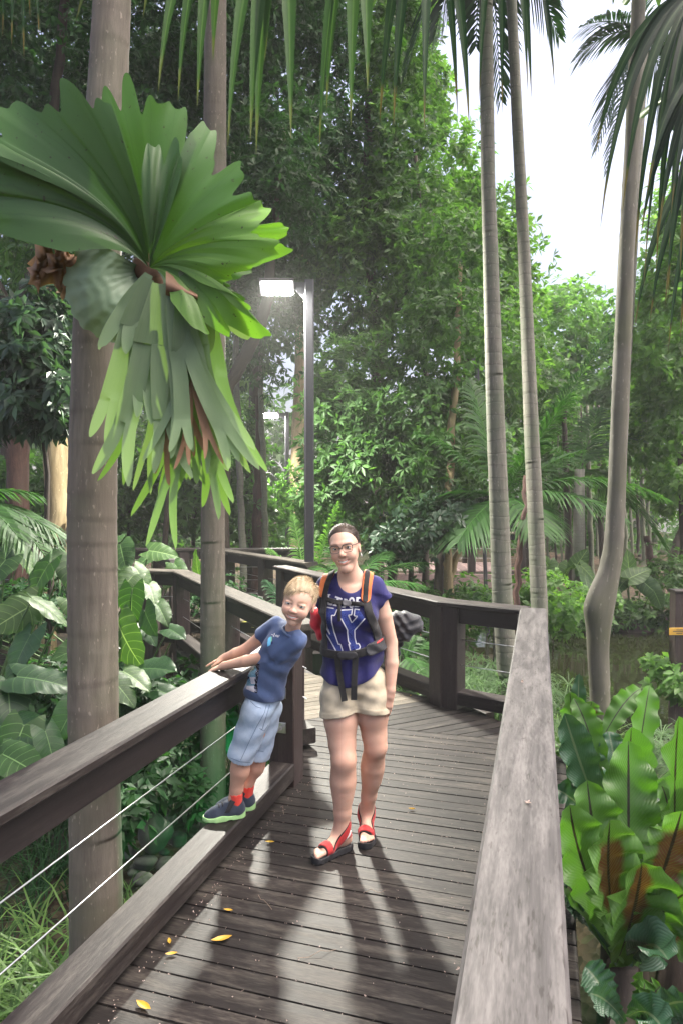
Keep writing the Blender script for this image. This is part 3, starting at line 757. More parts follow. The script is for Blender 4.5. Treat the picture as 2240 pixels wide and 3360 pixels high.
tall_palm('feather palm high behind the knotted tree at the top right', 2120, 120, 15.2, [(1900, 90, -.5, .5), (1880, 200, .2, .8), (1960, 480, -.3, .75), (1990, 560, .4, .7), (2200, 420, .2, .6), (2050, -200, 0, .2), (2300, 100, .3, .4)], 20, seed=31, ll=.75, base_px=2018)
tall_palm('feather palm whose dark fronds hang in at the top centre', 1590, -240, 9.5, [(1330, 240, -.3, .9), (1420, 130, .3, .9), (1560, 150, -.4, .8), (1250, -80, .3, .4), (1640, 330, .2, .95), (1830, 120, .2, .7), (1900, -100, .2, .3)], 24, seed=33, ll=.55, base_px=1640)

# ------------------------------------------------------------------ fan palm leaves hanging from above
M['fan'] = bigleaf('fan_palm_leaf', (.014, .036, .015), (.030, .066, .026), rib=(.042, .08, .034), ribw=.10, trans=.35, rough=.55, spec=.18, tip=(.06, .07, .03))
M['fan_dark'] = bigleaf('fan_palm_leaf_dark', (.006, .016, .013), (.014, .030, .022), rib=(.02, .038, .026), ribw=.10, trans=.30, rough=.6, spec=.12, tip=(.08, .06, .03))
def fan_leaf(th, hub, tips, wpx, mat='fan', mid=None, seed=0, sag=.22):
    """one fan leaf: pleated blades from a hub to drooping tips (px, py, Y)"""
    r = np.random.default_rng(seed); H = P(*hub)
    st = MB(); st.tube(curve3(H + V3(0, .9, .55), H + V3(0, .4, .5), H, 8), [.02, .017, .015, .014, .013, .012, .012, .012], 6)
    lo = st.part('stalk', M['stem'], th, True)
    for tx, ty, tY in tips:
        T = P(tx, ty, tY); L = np.linalg.norm(T - H)
        m = H * .42 + T * .58; m = m + V3((m[0] - H[0]) * .4, (m[1] - H[1]) * .3, L * sag)
        pts = curve3(H, m, T, 14)
        s = np.linspace(0, 1, 14); wd = wpx * tY / FPX * r.uniform(.85, 1.15) * np.clip(np.minimum(s * 3.2 + .12, (1 - s) * 2.3 + .02), 0, 1)
        nrm = unit(V3(0, -1, .3) + r.normal(size=3) * .25)
        g, lf = ribbon(pts, wd, nrm, 5, .22, rnd=r.random())
        mb = MB(); mb.grid(g, lf); mb.part('blade', M[mat], th, True, 'lf')
fp = thing('fan_palm', 'bright green fan palm leaves hanging into the top centre, close by', 'palm tree', P(820, -900, 4.6))
fan_leaf(fp, (760, -420, 3.5), [(520, 300, 3.2), (585, 330, 3.2), (648, 350, 3.2), (250, 70, 3.3), (470, 60, 3.3), (700, 200, 3.4)], 44, seed=1)
fan_leaf(fp, (930, -400, 3.3), [(748, 480, 3.0), (822, 465, 3.05), (841, 505, 3.1), (955, 455, 3.1), (870, 200, 3.2)], 48, seed=2)
fan_leaf(fp, (1180, -380, 3.4), [(1048, 508, 3.1), (1072, 360, 3.3), (1150, 415, 3.2), (1205, 300, 3.2)], 46, seed=3)
fan_leaf(fp, (1400, -420, 3.8), [(1290, 410, 3.6), (1245, 400, 3.7), (1390, 420, 3.5), (1500, 380, 3.5), (1538, 415, 3.5)], 36, 'fan_dark', seed=4)
fan_leaf(fp, (1640, -420, 3.9), [(1646, 370, 3.7), (1730, 300, 3.6), (1818, 285, 3.6), (1742, 320, 3.8), (1570, 330, 3.8)], 26, 'fan_dark', seed=5)
fp2 = thing('fan_palm', 'dark blue green fan palm leaves hanging at the right edge', 'palm tree', P(2500, -700, 3.6))
fan_leaf(fp2, (2330, -60, 3.0), [(1968, 745, 2.8), (2040, 700, 2.8), (2080, 860, 2.75), (2110, 940, 2.7), (2150, 900, 2.7), (2190, 980, 2.7), (2230, 900, 2.7), (2250, 1050, 2.7), (2010, 480, 2.9), (1950, 515, 3.0)], 34, 'fan_dark', seed=6, sag=.34)
fan_leaf(fp2, (2420, 150, 2.8), [(2120, 640, 2.6), (2160, 760, 2.6), (2200, 700, 2.55), (2240, 780, 2.55), (2180, 1010, 2.6), (2230, 1120, 2.6), (2100, 780, 2.7)], 32, 'fan_dark', seed=7, sag=.3)
fan_leaf(fp2, (2380, 420, 3.2), [(2080, 1080, 3.0), (2130, 1060, 3.0), (2190, 1160, 3.0), (2240, 1120, 3.0), (2260, 1000, 3.0)], 26, 'fan_dark', seed=8, sag=.2)
fp3 = thing('fan_palm', 'dark leaf tips hanging in the top left corner', 'palm tree', P(-200, -700, 4.0))
fan_leaf(fp3, (60, -380, 3.6), [(40, 150, 3.4), (80, 190, 3.4), (130, 130, 3.4), (10, 120, 3.4), (100, 60, 3.5)], 20, 'fan_dark', seed=9)
# ------------------------------------------------------------------ trees of the background
GB = 'trees and shrubs of the garden behind'
tree('large dark tree filling the middle behind the near lamp, its crown above the frame', [[(1235, 1880, 14, 46), (1225, 1500, 14, 44), (1245, 1150, 14.2, 40), (1200, 800, 14.4, 34), (1210, 300, 14.6, 26)],
     [(1245, 1150, 14.2, 26), (1330, 950, 14, 20), (1420, 700, 13.8, 12)]],
     [(960, 320, 15.5, 420, 420, 2.0), (1120, 660, 15, 250, 300, 1.8), (900, 780, 15, 330, 300, 1.8), (1130, 950, 14.5, 240, 220, 1.6), (760, 60, 15, 400, 330, 2.0), (900, -300, 15, 600, 330, 2.5)],
     8600, 7, .17, .058, 'lf_dark', seed=1, clump=60, cs=.24)
tree('mid green tree at centre, between the dark tree and the slender palms', [[(1395, 1900, 13, 24), (1400, 1400, 13, 22), (1390, 900, 13.2, 18), (1360, 500, 13.4, 12)]],
     [(1300, 320, 14.2, 120, 300, 1.3), (1330, 680, 13.8, 200, 240, 1.4), (1230, 880, 13.4, 200, 180, 1.2), (1420, 930, 13.8, 150, 180, 1.2), (1270, 80, 14.5, 120, 200, 1.2)], 3600, 7, .16, .056, 'lf_mid', seed=61, clump=50, cs=.24)
tree('dark leafy tree at upper left behind the staghorn fern, specks of sky showing through, plus an added unseen canopy overhead', [[(40, 1900, 12, 60), (70, 1300, 12, 62), (85, 1000, 12, 58), (130, 700, 12, 42), (190, 250, 12, 30), (230, -200, 12, 26)], [(75, 1080, 12, 34), (-20, 920, 12, 30), (-120, 760, 12, 26)]],
     [(180, 150, 12.5, 330, 260, 1.8), (480, 420, 13.5, 300, 330, 1.6), (60, 420, 12.5, 180, 160, 1.4), (600, 60, 13, 300, 250, 1.8), (40, 60, 13.5, 220, 240, 1.5), (120, 330, 14, 200, 160, 1.3), (330, 120, 14, 240, 260, 1.4), (300, -350, 12, 700, 300, 2.5), (520, 900, 15, 180, 250, 1.3), (-500, -3000, 5.5, 1700, 500, 4.0), (900, -2600, 6.5, 1300, 500, 3.5)],  # last two blobs: unseen canopy added overhead to darken the deck
     17000, 7, .16, .056, 'lf_dark', seed=2, clump=60, cs=.25)
tree('tree with a thick dark limb slanting up behind the second trunk', [[(735, 1290, 12.5, 40), (790, 1200, 12.5, 44), (850, 1080, 12.5, 42), (880, 980, 12.5, 36), (900, 760, 12.6, 28), (930, 420, 12.8, 18)]],
     [(850, 1050, 13.8, 160, 200, 1.0), (760, 860, 13.5, 150, 160, 1.0), (910, 620, 12.4, 170, 240, .8)], 1500, 7, .15, .05, 'lf_dark', seed=3)
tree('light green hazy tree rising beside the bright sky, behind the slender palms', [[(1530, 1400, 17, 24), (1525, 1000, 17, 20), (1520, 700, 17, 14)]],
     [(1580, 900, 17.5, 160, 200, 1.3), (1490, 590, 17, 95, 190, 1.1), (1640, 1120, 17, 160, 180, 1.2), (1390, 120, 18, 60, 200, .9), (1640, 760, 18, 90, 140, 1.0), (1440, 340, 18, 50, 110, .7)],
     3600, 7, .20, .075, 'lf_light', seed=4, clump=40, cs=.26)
tree('slender tree with a pale forked trunk in front of the dark trees', [[(1465, 1960, 10.5, 60), (1462, 1880, 10.5, 40), (1470, 1600, 10.6, 28), (1492, 1300, 10.7, 24), (1500, 1100, 10.8, 20), (1510, 860, 11, 14)], [(1465, 1900, 10.5, 26), (1520, 1780, 10.6, 20), (1580, 1660, 10.7, 16)]],
     [(1480, 1120, 11, 190, 170, 1.0), (1400, 1380, 11, 170, 150, 1.0), (1560, 1500, 11.2, 120, 140, .9), (1480, 860, 11.5, 140, 150, 1.0)], 2300, 7, .13, .044, 'lf_mid', 'bark_tan', seed=5, clump=40)
tree('leafy shrub with rosettes of pointed leaves right of the lamp post', [[(1120, 1880, 11.0, 20), (1130, 1500, 11, 16), (1110, 1250, 11, 10)], [(1350, 1900, 11.2, 18), (1340, 1600, 11.2, 14), (1300, 1300, 11.2, 9)]],
     [(1120, 1420, 11, 130, 190, .9), (1240, 1560, 10.8, 170, 170, .9), (1340, 1480, 11.3, 140, 190, .9), (1090, 1650, 11, 110, 130, .8), (1180, 1250, 11.6, 160, 130, .8)], 2700, 8, .15, .046, 'lf_mid', 'bark_dark', seed=6, clump=46, cs=.24)
tree('shrub of soft blue green leaves above the woman at right', [[(1440, 1960, 9.8, 34), (1438, 1860, 9.8, 30), (1452, 1780, 9.8, 20), (1480, 1690, 9.8, 12)]],
     [(1400, 1720, 9.8, 150, 70, .6), (1520, 1690, 10, 130, 70, .6), (1300, 1790, 10, 90, 60, .5)], 750, 7, .13, .05, 'lf_blue', seed=7)
tree('glossy dark shrub beside the thick trunk at the left edge', [[(160, 1960, 7.5, 20), (150, 1500, 7.5, 16), (130, 1200, 7.5, 10)]],
     [(130, 1130, 7.5, 150, 110, .8), (180, 1280, 7.3, 120, 130, .7), (60, 1330, 7.6, 120, 100, .7), (215, 1020, 7.8, 90, 90, .6), (30, 1130, 7.8, 100, 120, .7)], 1250, 8, .16, .06, 'lf_blue', seed=8, clump=30, cs=.28, spread=(50, 95), droop=.7)
tree('pale tan trunk with two stems at the left edge behind the railing', [[(140, 1930, 9.5, 80), (190, 1700, 9.5, 78), (185, 1500, 9.5, 78), (172, 1300, 9.5, 70), (180, 900, 9.6, 60)], [(150, 1930, 9.4, 40), (215, 1860, 9.4, 44), (240, 1700, 9.4, 26)]],
     [(120, 800, 10, 160, 110, .8)], 300, 7, .16, .055, 'lf_mid', 'bark_tan', seed=9)
tree('brown trunk at the left edge behind the drooping palm', [[(62, 1930, 11.3, 58), (66, 1700, 11.3, 60), (58, 1400, 11.3, 78), (50, 1100, 11.3, 60)]], [], 0, 1, .1, .05, 'lf_mid', 'bark_red', seed=10)
for q, (lb, tp, bk) in enumerate([
    ('thin grey ringed trunk between second trunk and the far lamp', [(800, 1860, 13.5, 24), (788, 1600, 13.5, 22), (776, 1250, 13.6, 20), (770, 950, 13.6, 17), (764, 500, 13.8, 14)], 'bark_grey'),
    ('pale straight stem just left of the far lamp post', [(872, 1860, 14.5, 22), (868, 1650, 14.5, 20), (860, 1400, 14.5, 18), (852, 1000, 14.6, 16), (846, 700, 14.6, 12)], 'bark_grn'),
    ('shaggy reddish trunk left of the pale straight stem', [(845, 1860, 15, 40), (850, 1700, 15, 42), (852, 1560, 15, 34), (850, 1300, 15, 24)], 'bark_red'),
    ('broad brown trunk in the shade left of the shaggy trunk', [(822, 1860, 17, 44), (826, 1600, 17, 40), (838, 1200, 17, 36), (842, 900, 17, 30)], 'bark_dark'),
    ('tan trunk lit by the far lamp, hidden partly by the near lamp post', [(975, 1860, 22.5, 44), (972, 1600, 22.5, 46), (985, 1300, 22.5, 44), (996, 1000, 22.5, 42), (990, 700, 22.6, 36)], 'bark_tan'),
    ('thin brown stem leaning behind the slender palms', [(1690, 2000, 8.4, 22), (1702, 1830, 8.4, 20), (1716, 1680, 8.5, 16), (1722, 1560, 8.6, 12)], 'bark_red'),
    ('dark trunk with bare forks right of the woman\'s head', [(1285, 1900, 12, 32), (1288, 1800, 12, 30), (1300, 1700, 12, 18), (1330, 1660, 12, 12)], 'bark_dark'),
    ('tan blotched stem between the woman and the dark forked trunk', [(1238, 1900, 11.5, 22), (1246, 1720, 11.5, 20), (1250, 1600, 11.6, 16), (1240, 1400, 11.7, 12)], 'bark_tan'),
    ('dark stem with a pale side left of the second trunk', [(535, 1860, 13, 20), (548, 1700, 13, 18), (556, 1500, 13, 16), (560, 1200, 13, 12)], 'bark_dark'),
    ('dark curved trunk leaning right at the far bank', [(2155, 1960, 15.5, 30), (2130, 1840, 15.5, 26), (2120, 1760, 15.5, 20)], 'bark_red'),
    ('dark trunk slanting in front of the pale building at right', [(2190, 1880, 18, 26), (2215, 1800, 18, 28), (2260, 1680, 18, 28), (2320, 1500, 18, 22)], 'bark_dark')]):
    tree(lb, [tp], [], 0, 1, .1, .05, 'lf_mid', bk, seed=20 + q, name='slender_tree', cat='tree')
rr_ = np.random.default_rng(5)
for q in range(16):                          # a stand of thin stems on the far bank
    px = [1792, 1818, 1838, 1853, 1862, 1884, 1905, 1915, 1936, 1957, 1972, 2050, 2070, 2093, 2110, 2128][q]; y = rr_.uniform(17, 22); wd = [9, 7, 8, 10, 24, 12, 14, 9, 18, 9, 20, 14, 10, 11, 16, 12][q]
    tree(('dark' if q % 3 == 1 else 'pale') + (' slim' if wd < 13 else ' sturdy') + ' straight stem beyond the pond, ' + ['first', 'second', 'third', 'fourth', 'fifth', 'sixth', 'seventh', 'eighth', 'ninth', 'tenth', 'eleventh', 'twelfth', 'thirteenth', 'fourteenth', 'fifteenth', 'last'][q] + ' from the left', [[(px + 6, 1960, y, wd), (px, 1750, y, wd), (px - 8, 1500, y, wd * .85), (px - 10, 1330, y, wd * .5)]], [], 0, 1, .1, .05, 'lf_mid',
         ['bark_grn', 'bark_dark'][q % 3 == 1], seed=50 + q, name='slender_tree', cat='tree', group='stand of thin stems beyond the pond')
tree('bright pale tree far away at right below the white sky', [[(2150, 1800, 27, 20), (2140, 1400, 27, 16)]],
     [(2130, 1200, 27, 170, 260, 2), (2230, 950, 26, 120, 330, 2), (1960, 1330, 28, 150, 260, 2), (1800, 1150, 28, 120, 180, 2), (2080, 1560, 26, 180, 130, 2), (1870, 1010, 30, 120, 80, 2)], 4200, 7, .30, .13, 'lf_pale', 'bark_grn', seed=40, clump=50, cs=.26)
tree('light green leafy tree at the right edge above the far bank', [[(2240, 1850, 15, 24), (2230, 1400, 15, 20)]],
     [(2200, 1150, 15, 110, 280, 1.2), (2150, 1420, 15.5, 130, 170, 1.2), (2230, 1600, 15, 90, 90, 1.0), (2240, 800, 15, 60, 200, .8)], 1700, 7, .20, .085, 'lf_light', seed=41, clump=40, cs=.24)
tree('mid green tree between the pale palms and the far lamp lit grove', [[(1730, 1850, 19, 22), (1720, 1400, 19, 18)]],
     [(1720, 1280, 19, 160, 150, 1.4), (1820, 1450, 19, 160, 130, 1.2), (1650, 1450, 18, 140, 150, 1.2), (1900, 1600, 20, 160, 110, 1.2)], 2000, 7, .20, .08, 'lf_mid', seed=42, clump=40)
tree('dense green thicket behind the far crossing railing', [[(420, 1850, 15, 14), (430, 1600, 15, 10)], [(640, 1850, 15.5, 14), (640, 1600, 15.5, 10)]],
     [(380, 1580, 15, 160, 150, 1.2), (560, 1640, 15, 160, 140, 1.2), (720, 1500, 16, 150, 200, 1.2), (800, 1700, 16, 160, 110, 1.2), (300, 1720, 14.5, 120, 100, 1.0), (80, 1650, 14, 180, 150, 1.0), (1000, 1640, 18, 110, 110, 1.0)], 3200, 7, .19, .07, 'lf_mid', seed=43, clump=40)
tree('bright leafy tree far back at the left edge', [[(20, 1700, 24, 30), (10, 1200, 24, 26)]],
     [(60, 800, 24, 170, 180, 1.8), (30, 1050, 24, 120, 140, 1.6), (740, 1120, 24, 130, 260, 1.6), (640, 1380, 24, 160, 200, 1.6)], 1500, 7, .28, .11, 'lf_light', seed=44, clump=40)
# the wood that closes the view, one mass
r = np.random.default_rng(77)
C, D = blob_centres([(px, 1500 + 60 * math.sin(px * .01), 36 + 3 * math.sin(px), 170, [260, 330][px % 2], 2.0) for px in range(-300, 2600, 140)], 7000, r, 30)
V, F, ti = sprig_mesh(C, D, 7, .42, .19, r)
leaf_part('far_wood', None, V, F, ti, M['lf_mid'], 'stuff')
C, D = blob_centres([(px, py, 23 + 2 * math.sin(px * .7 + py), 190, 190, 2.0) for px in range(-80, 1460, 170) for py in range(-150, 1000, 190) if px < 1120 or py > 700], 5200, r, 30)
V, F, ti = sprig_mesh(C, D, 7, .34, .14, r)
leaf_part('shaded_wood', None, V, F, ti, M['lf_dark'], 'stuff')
C, D = blob_centres([(px, 1790, 24, 170, 75, 2.0) for px in range(-300, 2600, 150)], 3200, r, 30)
V, F, ti = sprig_mesh(C, D, 7, .28, .10, r); leaf_part('undergrowth', None, V, F, ti, M['lf_mid'], 'stuff')

# pale building glimpsed far right
b = P(2200, 1700, 34); th = thing('building', 'pale building glimpsed behind the trees at the far right', 'building', (b[0], 34, -.5))
mb = MB(); mb.beam((b[0] - .8, 34.5, 1.0), (b[0] + 6, 34.5, 1.0), .3, 4.2); mb.part('wall', plain('pale_render', (.72, .70, .68), .7, .3, 0, .06, 2), th)
for k in range(4):
    mb = MB(); mb.beam((b[0] + .3 + k * .9, 34.33, 1.6), (b[0] + .8 + k * .9, 34.33, 1.6), .05, 1.0); mb.part('window', M['black_metal'], th)
mb = MB(); mb.beam((b[0] - .9, 34.3, 3.2), (b[0] + 6.1, 34.3, 3.2), .9, .2); mb.part('roof', plain('terracotta', (.35, .16, .10), .7), th)
# ------------------------------------------------------------------ elephant ear plants
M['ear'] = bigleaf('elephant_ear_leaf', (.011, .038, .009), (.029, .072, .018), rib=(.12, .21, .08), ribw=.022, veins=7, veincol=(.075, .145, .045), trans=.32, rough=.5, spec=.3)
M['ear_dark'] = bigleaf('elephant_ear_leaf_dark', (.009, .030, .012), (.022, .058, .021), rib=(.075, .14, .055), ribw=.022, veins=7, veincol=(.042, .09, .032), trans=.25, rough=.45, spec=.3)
M['ear_pale'] = bigleaf('elephant_ear_leaf_pale', (.026, .066, .017), (.054, .108, .030), rib=(.19, .28, .12), ribw=.022, veins=7, veincol=(.125, .205, .07), trans=.42, rough=.5, spec=.3)
def ear_mesh(name, mat, seed):
    r = np.random.default_rng(seed); nv, nu = 26, 15
    v = np.linspace(0, 1, nv); u = np.linspace(-1, 1, nu); g = np.zeros((nv, nu, 3)); lf = np.zeros((nv, nu, 3))
    fold = r.uniform(.10, .22); dr = r.uniform(.10, .30); ph = r.uniform(0, 6)
    for i, a in enumerate(v):
        w_ = .40 * (math.sin(math.pi * min(1, (a * .86 + .14)) ** .80) ** .75) * (1 - .10 * a)
        if a > .995: w_ = .004
        for j, b in enumerate(u):
            y = a - .28 * (1 - a) ** 3 * (abs(b) ** .8) + .02
            x = b * w_
            rip = .011 * math.cos(2 * math.pi * (7 * a - 1.54 * abs(b)) + .5) * (1 - abs(b) * .3) * min(1, abs(b) * 3)
            edge = .030 * abs(b) ** 3 * math.sin(9 * a + ph + (2 if b > 0 else 0)) + .014 * abs(b) ** 4 * math.sin(26 * a + ph)
            z = fold * abs(x) * 1.2 - dr * (y ** 2) - .55 * abs(x) ** 2 * r.uniform(.98, 1.02) + rip + edge
            g[i, j] = (x, y, z); lf[i, j] = (b, a, 0)
    lf[..., 2] = r.random()
    mb = MB(); mb.grid(g, lf); return mb.mesh(name, mat, True, 'lf')
EAR = {m: [ear_mesh('leaf', M[m], 200 + 10 * q + i) for i in range(3)] for q, m in enumerate(('ear', 'ear_dark', 'ear_pale'))}
def ear_leaf(th, at, tipdir, size, kind, r, root, stalk='stem'):
    """leaf blade attached at 'at' with the midrib running along tipdir, face towards the open side"""
    size = size * .72; y = unit(unit(tipdir) + r.normal(size=3) * V3(.15, .25, .15)); zc = unit(V3(r.normal() * .45, -.55 + r.normal() * .25, .9)); x = unit(np.cross(y, zc)); z = np.cross(x, y)
    o = bpy.data.objects.new('leaf', EAR[kind][r.integers(0, 3)]); COL.objects.link(o); o.parent = th
    org = ORG[th.name]
    m = Matrix(((x[0] * size, y[0] * size, z[0] * size, at[0] - org[0]), (x[1] * size, y[1] * size, z[1] * size, at[1] - org[1]), (x[2] * size, y[2] * size, z[2] * size, at[2] - org[2]), (0, 0, 0, 1)))
    o.matrix_local = m
    rt = np.asarray(root, float); top = at + y * .02 * size
    mid = rt * .35 + top * .65 + V3(0, 0, .12) - y * .12
    mb = MB(); mb.tube(curve3(rt, mid, top, 8), np.linspace(.016, .008, 8) * (.6 + size * .8), 6); mb.part('stalk', M[stalk], th, True)
def ear_plant(label, root, leaves, seed, group='elephant ear plants', cat='plant'):
    """leaves: (px, py, Y, size, tip dx px, tip dy px, kind) in photograph pixels, px,py = leaf centre"""
    r = np.random.default_rng(seed); rt = np.array([root[0], root[1], float(hgt(*root)) - .05])
    th = thing('elephant_ear_plant', label, cat, rt, group)
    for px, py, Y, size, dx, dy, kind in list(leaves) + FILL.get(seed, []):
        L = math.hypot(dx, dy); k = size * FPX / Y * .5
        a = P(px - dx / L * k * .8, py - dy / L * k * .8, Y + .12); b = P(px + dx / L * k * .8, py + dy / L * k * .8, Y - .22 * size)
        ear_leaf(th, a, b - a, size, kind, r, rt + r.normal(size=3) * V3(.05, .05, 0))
e, ed, ep = 'ear', 'ear_dark', 'ear_pale'
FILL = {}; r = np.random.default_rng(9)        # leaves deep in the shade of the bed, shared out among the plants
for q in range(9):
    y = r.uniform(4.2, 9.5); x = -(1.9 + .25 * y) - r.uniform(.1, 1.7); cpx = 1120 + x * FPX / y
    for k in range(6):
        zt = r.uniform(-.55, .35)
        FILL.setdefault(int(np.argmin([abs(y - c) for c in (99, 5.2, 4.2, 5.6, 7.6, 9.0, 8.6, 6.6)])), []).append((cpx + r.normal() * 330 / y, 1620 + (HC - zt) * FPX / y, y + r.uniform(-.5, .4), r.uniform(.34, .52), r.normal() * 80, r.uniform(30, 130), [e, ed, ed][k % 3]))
ear_plant('elephant ear plant left of the thick trunk, broad green leaves at the left edge', (-2.9, 5.2),
    [(120, 1935, 5.4, .58, -60, 120, e), (255, 1890, 5.6, .48, 60, 130, e), (40, 2040, 5.2, .56, -90, 70, ep), (185, 2010, 5.0, .52, 120, 70, ep), (70, 2180, 4.9, .58, -40, 120, ed), (250, 2130, 4.8, .50, -110, 30, e), (-30, 1900, 5.4, .5, -80, 100, e), (290, 2010, 5.3, .42, 80, 60, ep)], 1)
ear_plant('elephant ear plant with dark leaves low at the left edge above the rail', (-2.5, 4.2),
    [(155, 2270, 4.2, .52, 120, 60, ed), (140, 2400, 4.0, .44, 90, 30, ed), (30, 2470, 3.9, .46, -60, 110, e), (225, 2380, 4.0, .34, -40, 120, ed), (40, 2330, 4.2, .48, 20, 120, ed), (170, 2475, 3.8, .34, 30, 110, ed), (60, 2560, 3.6, .4, 60, 100, e)], 2)
ear_plant('elephant ear plant between the two palm trunks, one large ribbed pale leaf in front', (-1.9, 5.6),
    [(435, 2130, 5.4, .60, 70, 130, ep), (545, 2160, 5.2, .56, 150, -60, ed), (420, 2000, 5.7, .46, -30, 130, e), (475, 2235, 5.0, .44, 130, 60, ep), (590, 2260, 5.0, .40, 150, -10, ed), (400, 2290, 4.8, .38, 60, 110, e), (500, 2060, 5.7, .40, 50, 120, ed), (395, 1925, 6.0, .40, -70, 60, ep)], 3)
ear_plant('elephant ear plant right of the thick trunk with pale leaves before the curved railing', (-3.0, 7.6),
    [(410, 1850, 7.4, .54, 30, 130, e), (480, 1900, 7.4, .46, 90, 90, ep), (380, 1930, 7.2, .5, -20, 120, ep), (455, 1990, 7.0, .50, 40, 120, e), (520, 1960, 7.2, .42, 70, 90, ep), (360, 1800, 7.7, .4, -50, 80, e), (500, 2080, 6.8, .40, 90, 80, ed)], 4)
ear_plant('elephant ear plant whose two bright leaves stand before the curved railing end', (-2.75, 9.0),
    [(545, 1818, 8.7, .55, 150, 30, ep), (645, 1840, 8.6, .46, -20, -120, ep), (600, 1880, 8.8, .42, 70, 80, e), (470, 1840, 9.0, .40, -90, 60, e), (560, 1905, 8.6, .38, -30, 110, ep)], 5)
ear_plant('elephant ear plant far back at the left edge below the railing', (-4.6, 8.6),
    [(20, 1830, 8.4, .50, -60, 80, e), (100, 1850, 8.4, .46, 60, 100, ep), (200, 1850, 8.5, .44, 50, 110, e), (280, 1830, 8.6, .42, -60, 90, e), (60, 1780, 8.8, .4, 30, 90, ed)], 6)
ear_plant('elephant ear plant in shade under the left railing beside the creek', (-2.2, 6.6),
    [(330, 2150, 6.2, .44, 60, 100, ed), (600, 2080, 6.6, .36, 110, 40, ed), (560, 2010, 6.8, .38, 100, 60, e), (340, 2040, 6.5, .46, -40, 110, e), (430, 2330, 5.6, .34, 30, 90, ed)], 7)
ear_plant('elephant ear plant on the far bank left of the knotted trunk, one upright round leaf', (5.2, 14.6),
    [(1855, 1850, 14.3, .80, 20, -120, ep), (1905, 1830, 14.5, .7, 60, -100, ep), (1940, 1880, 14.2, .7, 90, 60, ep), (1800, 1880, 14.2, .7, -70, 70, ep), (1930, 1930, 13.8, .6, 40, 110, e), (1790, 1840, 14.8, .6, -40, -100, ep)], 8)
ear_plant('elephant ear plant on the far bank right of the knotted trunk, tall grey green leaf', (6.1, 14.2),
    [(2065, 1850, 13.9, .95, 10, -130, ep), (2110, 1890, 13.6, .75, 110, -20, ep), (2050, 1980, 13.4, .66, 50, 90, ep), (2150, 1930, 13.6, .7, 120, 60, e), (2020, 1930, 13.8, .6, -70, 60, e), (2170, 1965, 13.2, .55, 80, 80, e)], 9)
# ------------------------------------------------------------------ bird's nest ferns
M['nest'] = bigleaf('nest_fern_frond', (.038, .112, .018), (.082, .180, .034), rib=(.014, .012, .008), ribw=.035, veins=40, veincol=(.085, .175, .035), trans=.42, rough=.36, sori=(.085, .035, .014))
M['nest_dark'] = bigleaf('nest_fern_frond_dark', (.016, .055, .028), (.038, .090, .048), rib=(.09, .13, .08), ribw=.045, veins=34, veincol=(.055, .11, .06), trans=.25, rough=.24)
def nest_frond(th, base, tip, wid, mat, r, bow=.25, side=0.0, twist=.2, wave=.15, rnd=None, tiny=False):
    L = np.linalg.norm(tip - base); m = (base * .45 + tip * .55) + V3(side * L, 0, bow * L)
    n = 34; pts = curve3(base, m, tip, n); s = np.linspace(0, 1, n)
    prof = np.clip(np.minimum(.20 + s * 1.35, 1) * np.clip((1 - s) * 4.6, 0, 1) ** .5, .01, 1) * (1 + .12 * np.sin(s * 2.8))
    prof *= 1 + .06 * np.sin(s * 44 + r.uniform(0, 6)) + .03 * np.sin(s * 91)
    if r.random() < .35: prof *= 1 - .45 * np.exp(-((s - r.uniform(.6, .8)) / .02) ** 2)
    nr = unit(V3(r.normal() * twist, -.85, .45))
    g, lf = ribbon(pts, wid * prof, nr, 11, .16, wave, 5 + 3 * r.random(), rnd=r.random() if rnd is None else rnd)
    mb = MB(); mb.grid(g, lf); o = mb.part('frond', M[mat], th, True, 'lf')
def nest_fern(label, bpx, bpy_, Y, fronds, seed, fill=6, fl=.5):
    r = np.random.default_rng(seed); c = P(bpx, bpy_, Y)
    gz = float(hgt(c[0], c[1])) - .05
    th = thing('birds_nest_fern', label, 'fern', (c[0], c[1], gz), "bird's nest ferns by the rail")
    mb = MB(); mb.tube([(c[0], c[1], gz), (c[0], c[1], (c[2] + gz) / 2), c - V3(0, 0, .02)], [.13, .11, .06], 12); mb.part('root_mass', M['bark_dark'], th, True)
    for f in fronds:
        tx, ty, dY, wpx, mat = f[:5]; k = f[5] if len(f) > 5 else {}
        tip = P(tx, ty, Y + dY); b = c + V3(*(r.normal(size=3) * .025)) + V3((tip - c)[0] * .06, dY * .08, 0)
        nest_frond(th, b, tip, wpx * 1.12 * Y / FPX, mat, r, **k)
    for q in range(fill):
        a = r.uniform(0, 2 * math.pi); l = fl * r.uniform(.7, 1.1)
        nest_frond(th, c + V3(.04 * math.cos(a), .04 * math.sin(a), 0), c + V3(math.cos(a) * l * .75, abs(math.sin(a)) * l * .75, l * r.uniform(.35, .8)), .11, ['nest', 'nest_dark'][q % 2], r)
